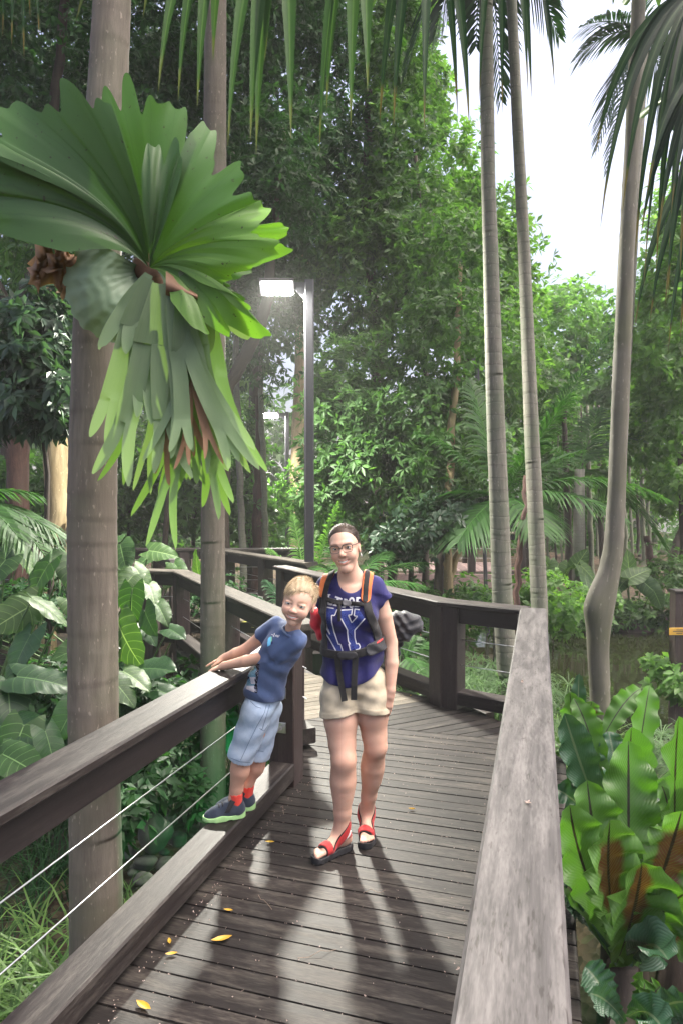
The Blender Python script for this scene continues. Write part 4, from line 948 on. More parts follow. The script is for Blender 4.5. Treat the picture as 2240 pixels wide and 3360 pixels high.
nest_fern('large bird\'s nest fern at the lower right beside the grey rail', 2040, 3150, 2.75,
    [(1925, 2560, .10, 150, 'nest', {'rnd': .2, 'bow': .06, 'side': -.05}), (2000, 2690, -.22, 165, 'nest', {'rnd': .9, 'bow': .0, 'side': -.06}), (2235, 2660, -.05, 190, 'nest', {'rnd': .9, 'bow': .12, 'side': .05}),
     (2105, 2830, -.30, 180, 'nest', {'rnd': .52, 'bow': -.02, 'side': .04}), (1868, 2640, -.05, 150, 'nest', {'rnd': .35, 'bow': .05, 'side': -.12}), (2250, 2930, -.25, 150, 'nest', {'rnd': .1, 'bow': .15}),
     (2290, 2800, .1, 150, 'nest', {'rnd': .3}), (2060, 2430, .3, 150, 'nest', {'rnd': .1, 'bow': .05}), (2320, 3060, -.2, 120, 'nest', {'rnd': .6}), (1880, 2900, .12, 120, 'nest_dark'), (2190, 3150, -.35, 110, 'nest_dark', {'bow': .3})], 61)
nest_fern('bird\'s nest fern behind, one dark glossy frond arching left across the knotted tree', 2050, 2820, 3.3,
    [(1850, 2340, -.15, 90, 'nest_dark', {'bow': .10, 'side': -.06}), (2070, 2385, -.1, 130, 'nest', {'rnd': .1, 'bow': .03, 'wave': .05}), (1880, 2290, .25, 70, 'nest', {'rnd': .1}), (1995, 2400, .2, 80, 'nest_dark'),
     (2170, 2590, .1, 110, 'nest_dark', {'bow': .2}), (2130, 2250, .3, 70, 'nest', {'rnd': .2, 'side': .02}), (1870, 2480, .15, 80, 'nest_dark', {'bow': .15})], 62)
nest_fern('bird\'s nest fern at the right edge with upright wavy light fronds', 2235, 2960, 3.0,
    [(2225, 2350, -.15, 130, 'nest', {'rnd': .2, 'bow': .02, 'side': -.04, 'wave': .16}), (2300, 2480, .05, 120, 'nest', {'rnd': .1}), (2160, 2560, .1, 110, 'nest', {'rnd': .15, 'side': .06}), (2350, 2650, -.1, 120, 'nest_dark'), (2120, 2740, .1, 90, 'nest_dark')], 63)
nest_fern('small bird\'s nest fern low down in the bottom right corner, dark glossy fronds', 2060, 3350, 2.35,
    [(2260, 3290, -.15, 90, 'nest_dark', {'bow': .25}), (1935, 3260, -.05, 70, 'nest_dark', {'bow': .2}), (2180, 3390, -.25, 90, 'nest_dark', {'bow': .3})], 64, 3, .22)
nest_fern('bird\'s nest fern seen past the rail top, pale upright frond beside the trunk', 1905, 2560, 4.4,
    [(1868, 2270, -.1, 66, 'nest', {'rnd': .1, 'bow': .02}), (1898, 2210, .1, 40, 'nest_dark', {'bow': .02}), (1940, 2300, 0, 60, 'nest', {'rnd': .9}), (2100, 2260, .2, 60, 'nest', {'rnd': .2}), (1840, 2400, -.2, 60, 'nest_dark')], 65, 4, .4)

# ------------------------------------------------------------------ grasses
def grass(name, roots, L, Wd, r, mat, per=14, lean=.5, droop=.9, kind='stuff', seg=5, parent=None):
    N = len(roots) * per; b = np.repeat(roots, per, 0) + r.normal(size=(N, 3)) * V3(.035, .035, 0)
    a = r.uniform(0, 2 * math.pi, N); ln = (L * r.uniform(.6, 1.2, N))[:, None]; le = (lean * r.uniform(.2, 1.2, N))[:, None]
    dh = np.stack([np.cos(a), np.sin(a), np.zeros(N)], 1); sd = np.stack([-np.sin(a), np.cos(a), np.zeros(N)], 1)
    Vs = []
    for i in range(seg):
        s = i / (seg - 1); wv = Wd * (1 - s) ** .6 if i < seg - 1 else 0.0006
        p = b + dh * ln * (le * s + .35 * droop * s * s) + np.array([0, 0, 1.]) * ln * (s - .55 * droop * s ** 2.2)
        Vs += [p - sd * wv * .5, p + sd * wv * .5]
    V = np.stack(Vs, 1).reshape(-1, 3); i = np.arange(N)[:, None] * (2 * seg)
    F = np.concatenate([i + np.array([[2 * k, 2 * k + 1, 2 * k + 3, 2 * k + 2]]) for k in range(seg - 1)])
    ti = np.tile(r.random(N), seg - 1)
    return leaf_part(name, parent, V, F, ti, M[mat], kind)
r = np.random.default_rng(21)
def roots(n, x0, x1, y0, y1, ok=lambda x, y: True):
    out = []
    while len(out) < n:
        x, y = r.uniform(x0, x1), r.uniform(y0, y1)
        if ok(x, y): out.append((x, y, float(hgt(x, y)) - .02))
    return np.array(out)
grass('strap_grass', roots(150, -2.6, -.9, 1.6, 3.9, lambda x, y: UY * x - UX * y < -1.78 and (x + 1.09) ** 2 + (y - 3) ** 2 > .03), .84, .021, r, 'grass', 13, .5, 1.05)
grass('strap_grass', roots(26, -1.3, -.75, 3.2, 4.2, lambda x, y: UY * x - UX * y < -1.72), .5, .012, r, 'grass', 12, .6, 1.0)
grass('strap_grass', roots(160, -3.6, -1.9, 3.8, 6.5), .6, .014, r, 'lf_dark', 12, .5, .9)
# umbrella sedge: stems with a burst of thin blades at the top
def sedge(rts, H, r, nb=26, bl=.28):
    n = len(rts); top = rts + np.stack([r.normal(size=n) * .10, r.normal(size=n) * .10, H * r.uniform(.7, 1.1, n)], 1)
    N = n * nb; b = np.repeat(top, nb, 0); a = r.uniform(0, 2 * math.pi, N); el = r.uniform(-.1, .9, N)
    dh = np.stack([np.cos(a) * np.cos(el), np.sin(a) * np.cos(el), np.sin(el)], 1); sd = np.stack([-np.sin(a), np.cos(a), 0 * a], 1); ln = (bl * r.uniform(.6, 1.15, N))[:, None]
    Vs = []
    for i in range(4):
        s = i / 3; p = b + dh * ln * s + np.array([0, 0, -1.]) * ln * .55 * s * s; wv = [.006, .008, .006, .0005][i]
        Vs += [p - sd * wv * .5, p + sd * wv * .5]
    V = np.stack(Vs, 1).reshape(-1, 3); i = np.arange(N)[:, None] * 8
    F = np.concatenate([i + np.array([[2 * k, 2 * k + 1, 2 * k + 3, 2 * k + 2]]) for k in range(3)]); ti = np.tile(np.repeat(r.random(n), nb) * .6 + r.random(N) * .4, 3)
    sv_ = np.stack([rts + V3(-.004, 0, 0), rts + V3(.004, 0, 0), top + V3(.003, 0, 0), top + V3(-.003, 0, 0)], 1).reshape(-1, 3)
    F2 = np.arange(n)[:, None] * 4 + np.array([[0, 1, 2, 3]]) + len(V)
    return np.concatenate([V, sv_]), np.concatenate([F, F2]), np.concatenate([ti, np.full(n, .5)])
def beyond(x, y): return (np.dot(rn1, (x, y)) > np.dot(rn1, Ec) + .25 or np.dot(rn2, (x, y)) > np.dot(rn2, Dc) + .25) and UY * x - UX * y > .35
def off_pond(x, y): return ((x - 6.2) / 4.5) ** 2 + ((y - 11) / 3.4) ** 2 > 1
V, F, ti = sedge(roots(240, .2, 2.2, 5.6, 8.6, lambda x, y: (np.dot(rn2, (x, y)) < np.dot(rn2, Dc) - .3 or np.dot(rn1, (x, y)) < np.dot(rn1, Ec) - .3) and off_pond(x, y)), .85, r)
leaf_part('umbrella_sedge', None, V, F, ti, M['sedge'], 'stuff')
V, F, ti = sedge(roots(420, 1.4, 4.2, 3.2, 5.9, lambda x, y: UY * x - UX * y > .75 and off_pond(x, y)), .62, r)
leaf_part('umbrella_sedge', None, V, F, ti, M['sedge'], 'stuff')
grass('sedge_grass', roots(170, .6, 2.6, 5.8, 8.6, lambda x, y: np.dot(rn2, (x, y)) < np.dot(rn2, Dc) - .35), .75, .012, r, 'grass', 14, .5, 1.0)
grass('sedge_grass', roots(200, 1.2, 4.2, 3.0, 6.0, lambda x, y: UY * x - UX * y > .6 and off_pond(x, y)), .55, .010, r, 'sedge', 14, .5, 1.0)
# low leafy cover
def cover(name, blobs, n, L, Wd, mat, seed):
    rr = np.random.default_rng(seed); C, D = blob_centres(blobs, n, rr, 30, .3); D[:, 2] += .6; D /= np.linalg.norm(D, axis=1, keepdims=True)
    V, F, ti = sprig_mesh(C, D, 6, L, Wd, rr, (50, 90), .2); leaf_part(name, None, V, F, ti, M[mat], 'stuff')
cover('ground_cover', [(1860, 2010, 9.4, 120, 60, .6), (1780, 1930, 10.5, 110, 60, .6), (1640, 2010, 10.5, 160, 70, .7), (1900, 1960, 12.5, 120, 50, .6)], 900, .10, .055, 'lf_light', 71)
cover('ground_cover', [(2230, 2230, 8.0, 90, 60, .5), (2160, 2180, 8.2, 60, 26, .3)], 200, .11, .06, 'lf_light', 72)
cover('ground_cover', [(1500, 1980, 10.5, 160, 80, .7), (1420, 2080, 9.4, 140, 80, .6), (1320, 2000, 9.6, 120, 80, .6)], 700, .12, .05, 'lf_mid', 73)
cover('ground_cover', [(2200, 1880, 14.6, 120, 60, .6), (2080, 2010, 14.0, 190, 45, .5), (1960, 2020, 14.0, 120, 40, .5), (2230, 1980, 13.8, 80, 50, .5)], 1000, .13, .06, 'lf_mid', 74)
cover('ground_cover', [(700, 1950, 10.0, 120, 60, .5), (300, 1940, 9.6, 200, 60, .6), (60, 1990, 7.5, 160, 90, .5), (300, 2300, 5.6, 300, 130, .5)], 1500, .10, .045, 'lf_dark', 75)

# ------------------------------------------------------------------ rocks by the creek
M['rock'] = plain('grey_rock', (.06, .062, .052), .75, .3, 0, .35, 7, .5)
M['rock_red'] = plain('reddish_rock', (.060, .042, .034), .8, .3, 0, .4, 6, .6)
def rock(label, px, py, z, rw, rh, seed, group='rocks by the creek', cat='rock', mt='rock'):
    rr = np.random.default_rng(seed); c = G(px, py, z); bm = bmesh.new(); bmesh.ops.create_icosphere(bm, subdivisions=3, radius=1)
    ph = rr.uniform(0, 6, 6)
    for v in bm.verts:
        d = v.co.normalized(); k = 1 + .10 * math.sin(d.x * 3 + ph[0]) + .09 * math.sin(d.y * 4 + ph[1]) + .08 * math.sin(d.z * 5 + ph[2]) + .03 * math.sin(d.x * 11 + d.z * 9 + ph[3])
        v.co = Vector((d.x * rw * k + c[0], d.y * rw * .8 * k + c[1], d.z * rh * k + c[2]))
    me = bpy.data.meshes.new('rock'); bm.to_mesh(me); bm.free(); me.polygons.foreach_set('use_smooth', np.ones(len(me.polygons), bool)); me.materials.append(M[mt])
    o = link('rock', me); setp(o, label, cat, group)
rock('biggest rock in the shade under the left rail, green lit', 512, 2735, -.68, .125, .145, 1)
for q, (px, py, w_, h_, lb) in enumerate([(600, 2620, .07, .08, 'upright rock above the biggest green lit rock, near second trunk'), (480, 2830, .08, .05, 'flat rock just below the biggest green lit rock'), (545, 2835, .07, .05, 'rock lower right of the biggest green lit rock'),
        (478, 2885, .075, .045, 'lowest rounded rock of the green lit group, by the kick rail'), (590, 2755, .06, .06, 'rock right of the biggest green lit rock'), (430, 2800, .07, .05, 'rock beside the thick trunk, left of the green lit group'), (560, 2690, .05, .05, 'small rock between the biggest rock and second trunk')]):
    rock(lb, px, py, -.85, w_, h_, 3 + q)
rr_ = np.random.default_rng(4)
for q in range(22): rock('small pebble among the rocks by the creek', rr_.uniform(420, 660), rr_.uniform(2640, 2960), -.90, rr_.uniform(.025, .045), rr_.uniform(.02, .03), 40 + q, 'pebbles by the creek', 'pebble')
for q, (px, py, w_, lb) in enumerate([(2080, 2062, .42, 'long low reddish rock on the far bank of the pond'), (2215, 2050, .4, 'rounded rock at the far bank beside the timber post')]):
    rock(lb, px, py, -1.0, w_, .12, 90 + q, 'rocks on the far bank', mt='rock_red')
# small green garden light below the boardwalk
gx_, gy__, gz_ = W(-1.66, 4.15, -.42)
gl = thing('garden_light', 'small green spotlight under the boardwalk edge, shining on the rocks', 'garden light', (gx_, gy__, gz_))
mb = MB(); mb.tube([(gx_, gy__, gz_ + .10), (gx_, gy__, gz_)], .03, 10); mb.part('housing', M['black_metal'], gl)
t = NT('green_lens'); e_ = t.n('ShaderNodeEmission', Strength=6.0); e_.inputs[0].default_value = (.02, 1, .25, 1); t.l(e_.outputs[0], t.out.inputs[0])
mb = MB(); mb.tube([(gx_, gy__, gz_), (gx_, gy__, gz_ - .01)], .024, 10); mb.part('lens', t.m, gl)
ld = bpy.data.lights.new('garden_lamp', 'POINT'); ld.energy = 9.0; ld.color = (.05, 1, .28); ld.shadow_soft_size = .03
lo = bpy.data.objects.new('garden_lamp', ld); COL.objects.link(lo); lo.parent = gl; lo.location = (0, 0, -.05)
gl = thing('garden_light', 'green spotlight low among grass behind the second trunk, hidden by the boy', 'garden light', (-.75, 6.15, -.95))
mb = MB(); mb.tube([(-.75, 6.15, -1.0), (-.75, 6.15, -.84)], .035, 10); mb.part('housing', M['black_metal'], gl)
mb = MB(); mb.tube([(-.75, 6.15, -.84), (-.75, 6.15, -.83)], .028, 10); mb.part('lens', t.m, gl)
ld = bpy.data.lights.new('garden_lamp', 'POINT'); ld.energy = 4.0; ld.color = (.03, 1, .25); ld.shadow_soft_size = .03
lo = bpy.data.objects.new('garden_lamp', ld); COL.objects.link(lo); lo.parent = gl; lo.location = (0, 0, .2)
grass('strap_grass', roots(60, -1.6, -.45, 5.9, 7.2, lambda x, y: (x + .75) ** 2 + (y - 6.15) ** 2 > .03), .5, .014, np.random.default_rng(8), 'lf_dark', 12, .5, .9)
cover('ground_cover', [(610, 2440, 5.7, 110, 120, .4), (470, 2560, 4.9, 110, 90, .3), (640, 2620, 5.0, 60, 60, .25), (600, 2300, 6.2, 140, 90, .4), (400, 2680, 4.3, 70, 70, .2)], 520, .11, .05, 'lf_dark', 76)
# ------------------------------------------------------------------ staghorn fern on the thick trunk
M['stag'] = bigleaf('staghorn_shield_shaded', (.016, .042, .012), (.030, .070, .018), veins=0, radial=3.2, veincol=(.008, .020, .008), trans=.22, rough=.45, spec=.35, dirt=(.022, .024, .010))  # darker copy, shade on the upper fronds put into the colour
M['stag_lit'] = bigleaf('staghorn_shield_lit', (.040, .095, .018), (.070, .145, .026), veins=0, radial=3.2, veincol=(.016, .042, .012), trans=.40, rough=.45, spec=.35, dirt=(.03, .03, .012))  # brighter copy, light through the right fronds put into the colour
M['stag_back'] = bigleaf('staghorn_shield_grey', (.070, .110, .070), (.11, .155, .10), radial=16, veincol=(.066, .105, .066), trans=.05, rough=.55)
M['stag_hang'] = bigleaf('staghorn_hanging', (.075, .120, .062), (.115, .170, .085), radial=2.5, veincol=(.045, .085, .04), trans=.32, rough=.45)
M['stag_lite'] = bigleaf('staghorn_hanging_light', (.062, .125, .034), (.095, .165, .048), radial=2.5, veincol=(.045, .09, .025), trans=.28, rough=.45)
M['dead'] = bigleaf('dead_frond', (.085, .040, .022), (.17, .095, .055), radial=4, veincol=(.045, .02, .012), trans=.2, rough=.7)
sf = thing('staghorn_fern', 'huge staghorn fern with broad upright fronds and forked hanging fronds on the thick trunk', 'fern', P(430, 900, 2.86))
SR = np.random.default_rng(17); HX, HY = 490, 880
def shield(a0, a1, lobes, Y0, bulge, mat, seed, r0=5, nt=170, nr=30, name='frond', sway=0):
    """fan frond round the hub; lobes: list of (angle deg, radius px); angle 0 = right, 90 = up"""
    r = np.random.default_rng(seed); A = np.radians(np.linspace(a0, a1, nt)); la = np.radians([q[0] for q in lobes]); lr = np.array([q[1] for q in lobes], float)
    base = np.interp(A, la, lr)
    # lobed margin: rounded lobes of uneven width with notches between, each with small bumps
    tt = np.linspace(0, 1, nt); n1 = abs(a1 - a0) / 13.0; ed = [0.0]
    while ed[-1] < 1: ed.append(ed[-1] + r.uniform(7, 22) / abs(a1 - a0))
    ed = np.array(ed); ed /= ed[-1]; li = np.clip(np.searchsorted(ed, tt, 'right') - 1, 0, len(ed) - 2)
    q = (tt - ed[li]) / (ed[li + 1] - ed[li]) * 2 - 1
    dp = r.uniform(.10, .30, len(ed))[li]; ln = r.uniform(.86, 1.08, len(ed))[li]
    rim = base * ln * (1 - dp + dp * np.clip(1 - np.abs(q) ** 2.2, 0, 1) ** .75) * (1 + .030 * np.sin(tt * abs(a1 - a0) * .95) + .008 * np.sin(tt * abs(a1 - a0) * 2.1 + 1))
    ker = np.array([.25, .5, .25])
    for _ in range(7): rim = np.convolve(np.pad(rim, 1, 'edge'), ker, 'valid')
    rim *= np.clip(np.minimum(tt, 1 - tt) * 9 + .55, 0, 1) ** .5
    g = np.zeros((nr, nt, 3)); lf = np.zeros((nr, nt, 3))
    fold = r.uniform(0, 6)
    for i, s in enumerate(np.linspace(0, 1, nr)):
        rr_ = r0 + (rim - r0) * s
        B = A + (math.pi * .42 - A) * .42 * (1 - s) ** 1.4 if name == 'frond' else A
        x = HX + rr_ * np.cos(B); y = HY - rr_ * np.sin(B) + sway * s * s
        sa = np.clip(rr_ / (base * .98), 0, 1.15)
        dep = Y0 - bulge * np.sin(sa * 2.2) + .020 * sa * np.sin(tt * 8 + fold) + .05 * sa ** 3 * np.sin(tt * 5 + fold) + .008 * sa ** 4 * np.sin(tt * 26 + 9 * sa + fold)
        for j in range(nt): g[i, j] = P(x[j], y[j], dep[j])
        lf[i, :, 0] = np.linspace(-1, 1, nt) * abs(a1 - a0) / 60; lf[i, :, 1] = s * .9; lf[i, :, 2] = .5
    mb = MB(); mb.grid(g, lf); return mb.part(name, M[mat], sf, True, 'lf')
shield(62, 118, [(62, 470), (75, 560), (84, 520), (95, 640), (103, 690), (110, 560), (118, 520)], 2.76, .05, 'stag', 1)
shield(100, 160, [(100, 600), (112, 720), (125, 640), (135, 760), (148, 720), (160, 690)], 2.72, .10, 'stag', 2)
shield(138, 169, [(138, 700), (148, 780), (158, 800), (164, 700), (169, 520)], 2.70, .13, 'stag', 3)
shield(22, 76, [(22, 470), (34, 470), (44, 440), (55, 420), (66, 520), (76, 520)], 2.70, .12, 'stag', 4)
shield(-16, 34, [(-16, 300), (-9, 300), (-3, 330), (3, 500), (12, 490), (22, 400), (34, 410)], 2.66, .16, 'stag_lit', 5, sway=0)
shield(-56, -16, [(-56, 260), (-46, 350), (-36, 420), (-27, 440), (-20, 400), (-16, 320)], 2.64, .14, 'stag_lit', 6)
shield(-30, 2, [(-30, 300), (-20, 350), (-12, 320), (-4, 330), (2, 380)], 2.71, .08, 'stag', 22)
shield(70, 96, [(70, 330), (82, 460), (90, 480), (96, 380)], 2.66, .06, 'stag', 7)
shield(-2, 24, [(-2, 300), (8, 450), (16, 520), (24, 380)], 2.73, .10, 'stag_lit', 21)
# the rounded grey green shield frond that hugs the trunk, lower left
g = np.zeros((34, 40, 3)); lf = np.zeros((34, 40, 3))
for i in range(34):
    for j in range(40):
        s = i / 33; a = math.radians(150 + 135 * j / 39); rim = np.interp(j / 39, [0, .25, .5, .8, 1], [215, 275, 285, 245, 150]) * (1 + .02 * math.sin(j * 1.9))
        g[i, j] = P(HX - 6 + rim * s * math.cos(a), HY + 8 - rim * s * math.sin(a), 2.80 - .17 * math.sin(min(1, s * 1.02) * 2.7) + .0012 * math.sin(j * 2.3) * s + .004 * math.sin(s * 46 + 2 * math.sin(j * .5)) * s)
        lf[i, j] = (j / 39 * 2 - 1, s * .9, .5)
mb = MB(); mb.grid(g, lf); mb.part('round_frond', M['stag_back'], sf, True, 'lf')
shield(-58, -20, [(-58, 150), (-40, 230), (-28, 240), (-20, 160)], 2.74, .08, 'stag_back', 9, nt=40)
def strap(p0, dirv, L, w0, Y0, mat, r, forks=2):
    """hanging frond in pixels: a ribbon that widens, forks and ends in rounded tips; all branches are one mesh"""
    mb = MB(); nrm0 = unit(V3(r.normal() * .30, -1, .15))
    rn0 = .2 + .6 * r.random()
    def rec(p0, dirv, L, w0, w1, out, depth, yd):
        n = 16; s = np.linspace(0, 1, n); d = np.array(dirv); nn = np.array([-d[1], d[0]])
        q2 = np.array(p0)[None] + d[None] * (L * s)[:, None] + nn[None] * (out * L * s ** 1.7)[:, None] + np.array([[0, .10 * L]]) * (s * s)[:, None]
        wv = w0 + (w1 - w0) * s
        if depth == 0: wv = w0 * (1 + .18 * np.sin(s * 3.1) - .25 * s) * np.clip(1 - s ** 6, .06, 1) ** .55
        yy = yd + sway * (s * (forks - depth + 1) / 3) * .05
        q = np.array([P(a, b, c) for (a, b), c in zip(q2, yy)])
        g, lf = ribbon(q, wv * yd / FPX, nrm0, {0: 9, 1: 5, 2: 3}[forks - depth], .07 * (np.clip(s * 3, 0, 1) if depth < forks else 1) * (np.clip((1 - s) * 3, 0, 1) if depth else 1), 0, 2.2, rnd=rn0, lfv=(forks - depth) * .3 + s * (.3 if depth else .4))
        mb.grid(g, lf)
        if depth > 0:
            e = unit(q2[-1] - q2[-2]); en = np.array([-e[1], e[0]])
            for k in (-1, 1):
                rec(q2[-1] + en * k * w1 * .25, e, L * (r.uniform(1.0, 1.5) if depth == forks else r.uniform(.5, .9)), w1 * .5, w1 * r.uniform(.55, .68), k * r.uniform(.06, .30), depth - 1, yy[-1])
    sway = r.normal()
    rec(p0, dirv, L * 1.1, w0 * .45, w0 * 1.45, r.normal() * .08, forks, Y0); o = mb.part('hanging_frond', M[mat], sf, True, 'lf')
    bm = bmesh.new(); bm.from_mesh(o.data); bmesh.ops.remove_doubles(bm, verts=bm.verts, dist=.006); bm.to_mesh(o.data); bm.free(); return o
for p0, dv, L, w0, Y0, mt, fk in [
        ((490, 915), (-.38, .93), 270, 72, 2.60, 'stag_hang', 2), ((520, 930), (-.08, 1), 330, 84, 2.58, 'stag_hang', 2), ((545, 930), (.14, .99), 320, 70, 2.56, 'stag_hang', 2),
        ((560, 960), (.16, .98), 340, 64, 2.54, 'stag_hang', 2), ((590, 980), (.22, .97), 300, 74, 2.52, 'stag_hang', 2), ((490, 900), (-.52, .86), 220, 62, 2.62, 'stag_hang', 1),
        ((600, 1040), (.20, .98), 340, 56, 2.66, 'stag_lite', 2), ((640, 1020), (.22, .98), 340, 60, 2.64, 'stag_lite', 2),
        ((470, 1020), (-.12, .99), 300, 50, 2.66, 'stag_lite', 2), ((640, 960), (.16, .98), 280, 60, 2.56, 'stag_hang', 2), ((610, 1060), (.10, .99), 270, 44, 2.58, 'stag_hang', 2),
        ((520, 1080), (-.10, 1), 280, 46, 2.63, 'stag_hang', 2), ((570, 1120), (.10, 1), 220, 40, 2.57, 'dead', 2), ((610, 1160), (.16, .98), 190, 34, 2.55, 'dead', 2), ((650, 1120), (.10, .99), 230, 44, 2.58, 'stag_lite', 1),
        ((600, 880), (.62, .62), 230, 96, 2.56, 'stag_hang', 1), ((690, 1020), (.08, 1), 330, 60, 2.62, 'stag_lite', 2)]:
    strap(p0, dv, L * .50, w0, Y0, mt, SR, fk)
mb = MB(); c0 = P(486, 884, 2.76); mb.tube([c0 + V3(-.03, .08, .05), c0 + V3(-.01, .03, .01), c0, c0 + V3(.02, -.02, -.03), c0 + V3(.03, .02, -.09)], [.03, .065, .06, .05, .03], 12); mb.part('root_base', M['dead'], sf, True, 'lf')
# brown papery old shields at left and the little brown one in the middle
for k, (cx, cy, rx, ry, Y0) in enumerate([(180, 850, 75, 95, 2.86), (215, 780, 60, 70, 2.82), (140, 900, 45, 55, 2.84), (240, 930, 45, 70, 2.85), (205, 880, 60, 60, 2.80)]):
    g = np.zeros((12, 14, 3)); lf = np.zeros((12, 14, 3)); r = np.random.default_rng(k); ph = r.uniform(0, 6)
    for i in range(12):
        for j in range(14):
            a = (j / 13 - .5) * 3.6 + 2.6 + k * .5; s = i / 11; rim = 1 + .22 * math.sin(j * 2.1 + ph)
            g[i, j] = P(cx + rx * s * rim * math.cos(a), cy + ry * s * rim * math.sin(a), Y0 - .10 * math.sin(s * 2.6) + .04 * s * math.sin(j * 1.7 + ph * 2)); lf[i, j] = (j / 13 * 2 - 1, s * .9, .5)
    mb = MB(); mb.grid(g, lf); mb.part('dead_frond', M['dead'], sf, True, 'lf')
g = np.zeros((8, 9, 3)); lf = np.zeros((8, 9, 3))
for i in range(8):
    for j in range(9):
        s = i / 7; u = j / 8 * 2 - 1; g[i, j] = P(545 + s * 105, 935 + u * (14 + 32 * (1 - s)) + s * 40, 2.56 - .05 * (1 - u * u)); lf[i, j] = (u, s * .9, .5)
mb = MB(); mb.grid(g, lf); mb.part('dead_frond', M['dead'], sf, True, 'lf')

# ------------------------------------------------------------------ fallen leaves, petals and twigs on the boards
M['yellow'] = bigleaf('fallen_yellow_leaf', (.34, .20, .014), (.46, .30, .03), rib=(.36, .2, .03), ribw=.05, trans=.1, rough=.5, dirt=(.25, .13, .02))
M['yellow_g'] = bigleaf('fallen_greenish_leaf', (.24, .26, .04), (.34, .33, .08), rib=(.3, .28, .05), ribw=.05, trans=.1, rough=.5, dirt=(.16, .14, .03))
def fallen(label, px, py, L, ang, mat='yellow', curl=.25, wd=.36, z=.003):
    c = G(px, py, z); d = V3(math.cos(ang), math.sin(ang), 0)
    s = np.linspace(-1, 1, 11); pts = np.array([c + d * L * .5 * q + V3(0, 0, .004 + curl * L * .4 * q * q) for q in s])
    w_ = L * wd * np.clip(1 - np.abs(s) ** 2.2, .04, 1); g, lf = ribbon(pts, w_, V3(0, 0, 1), 5, curl, rnd=random.random())
    mb = MB(); mb.grid(g, lf); st = MB()
    o = link('fallen_leaf', mb.mesh('fallen_leaf', M[mat], True, 'lf')); setp(o, label, 'leaf', 'fallen leaves on the boardwalk')
fallen('biggest curled yellow leaf on the boards, left of centre near the bottom', 728, 3088, .085, .35, curl=.3)
fallen('yellow leaf lowest in the picture near the kick rail', 472, 3306, .075, -.6)
fallen('yellow leaf lying by itself above the biggest curled leaf', 750, 2990, .042, -.2)
fallen('upper one of two close yellow leaves by the kick rail', 557, 3092, .040, 1.9)
fallen('lower one of two close yellow leaves by the kick rail', 563, 3134, .048, .2)
fallen('yellow leaf below the boy\'s shoes beside the kick rail', 886, 2766, .050, -.1)
fallen('small bright yellow leaf right of the woman\'s rear sandal', 1350, 2658, .042, -.1, curl=.45)
fallen('crumpled green yellow leaf at the foot of the middle post', 1438, 2294, .16, -.25, 'yellow_g', .2)
fallen('tiny orange leaf on the boards right of the woman\'s hand', 1346, 2284, .040, 1.2)
fallen('pale torn leaf on the far deck behind the boy', 805, 2042, .10, .3, 'yellow_g', .1)
fallen('small pale leaf on the far deck beside the torn one', 830, 2060, .06, -.5, 'yellow_g', .1)
M['petal'] = leafmat('fallen_petals', (.16, .11, .10), (.40, .32, .30), .1, .7)
r = np.random.default_rng(55); C = []
for k in range(46):
    s0 = S_END - k * PITCH_B - PITCH_B + .004
    m = int(26 * r.uniform(.3, 1.4)); pp_ = r.uniform(-1.48, .10, m)
    for p in pp_: C.append(W(p, s0 + r.normal() * .004, .001 - r.random() * .006))
for k in range(260): C.append(W(r.uniform(-1.48, .1), r.uniform(.4, 5.0), .004))
for k in range(200): C.append(W(-1.46 + abs(r.normal()) * .03, r.uniform(.4, 4.2), .005))
for k in range(90):
    q = L2a + T2 * r.uniform(.6, 4) + N2 * r.uniform(.1, 1.4); C.append(V3(q[0], q[1], .004))
C = np.array(C); D = np.tile(V3(0, 0, 1.), (len(C), 1)); V, F, ti = sprig_mesh(C, D, 2, .0062, .0038, r, (20, 88), -.1)
leaf_part('petal_litter', None, V, F, ti, M['petal'], 'stuff')
M['twig'] = plain('twig', (.20, .15, .11), .8)
for k, (px, py, L, a) in enumerate([(1520, 2312, .10, .5), (1040, 3130, .16, .4), (870, 2960, .12, 2.2), (1230, 2925, .09, -.1), (1450, 2265, .14, -.4), (930, 2660, .12, 1.7)]):
    c = G(px, py, .006); mb = MB(); mb.tube([c + V3(math.cos(a) * L * q, math.sin(a) * L * q, .002 + .008 * math.sin(q * 9 + k)) for q in (-.5, -.2, .1, .3, .5)], .0011, 4)
    o = mb.part('twig', M['twig']); setp(o, ['thin twig on the boards below the right rail corner', 'long pale twig between the yellow leaves near the bottom', 'curved twig right of the kick rail above the yellow leaves', 'short twig in front of the woman\'s front sandal', 'twig beside the crumpled leaf at the middle post', 'curled fibre on the boards right of the boy\'s shoes'][k], 'twig', 'twigs on the boardwalk')
for k, (px, py) in enumerate([(1728, 2634), (1712, 2238), (1500, 3180)]):
    c = G(px, py, .905 if k < 2 else .005); C = c + r.normal(size=(6, 3)) * V3(.003, .003, .001); V, F, ti = sprig_mesh(C, np.tile(V3(0, 0, 1.), (6, 1)), 2, .010, .006, r, (20, 85), 0)
    o = leaf_part('petal', None, V, F, ti, M['petal']); setp(o, ['crumpled petal on the grey rail at middle height', 'crumpled petal on the grey rail near its far corner', 'crumpled petal on the boards left of the grey rail'][k], 'petal', 'crumpled petals on rail and boards')
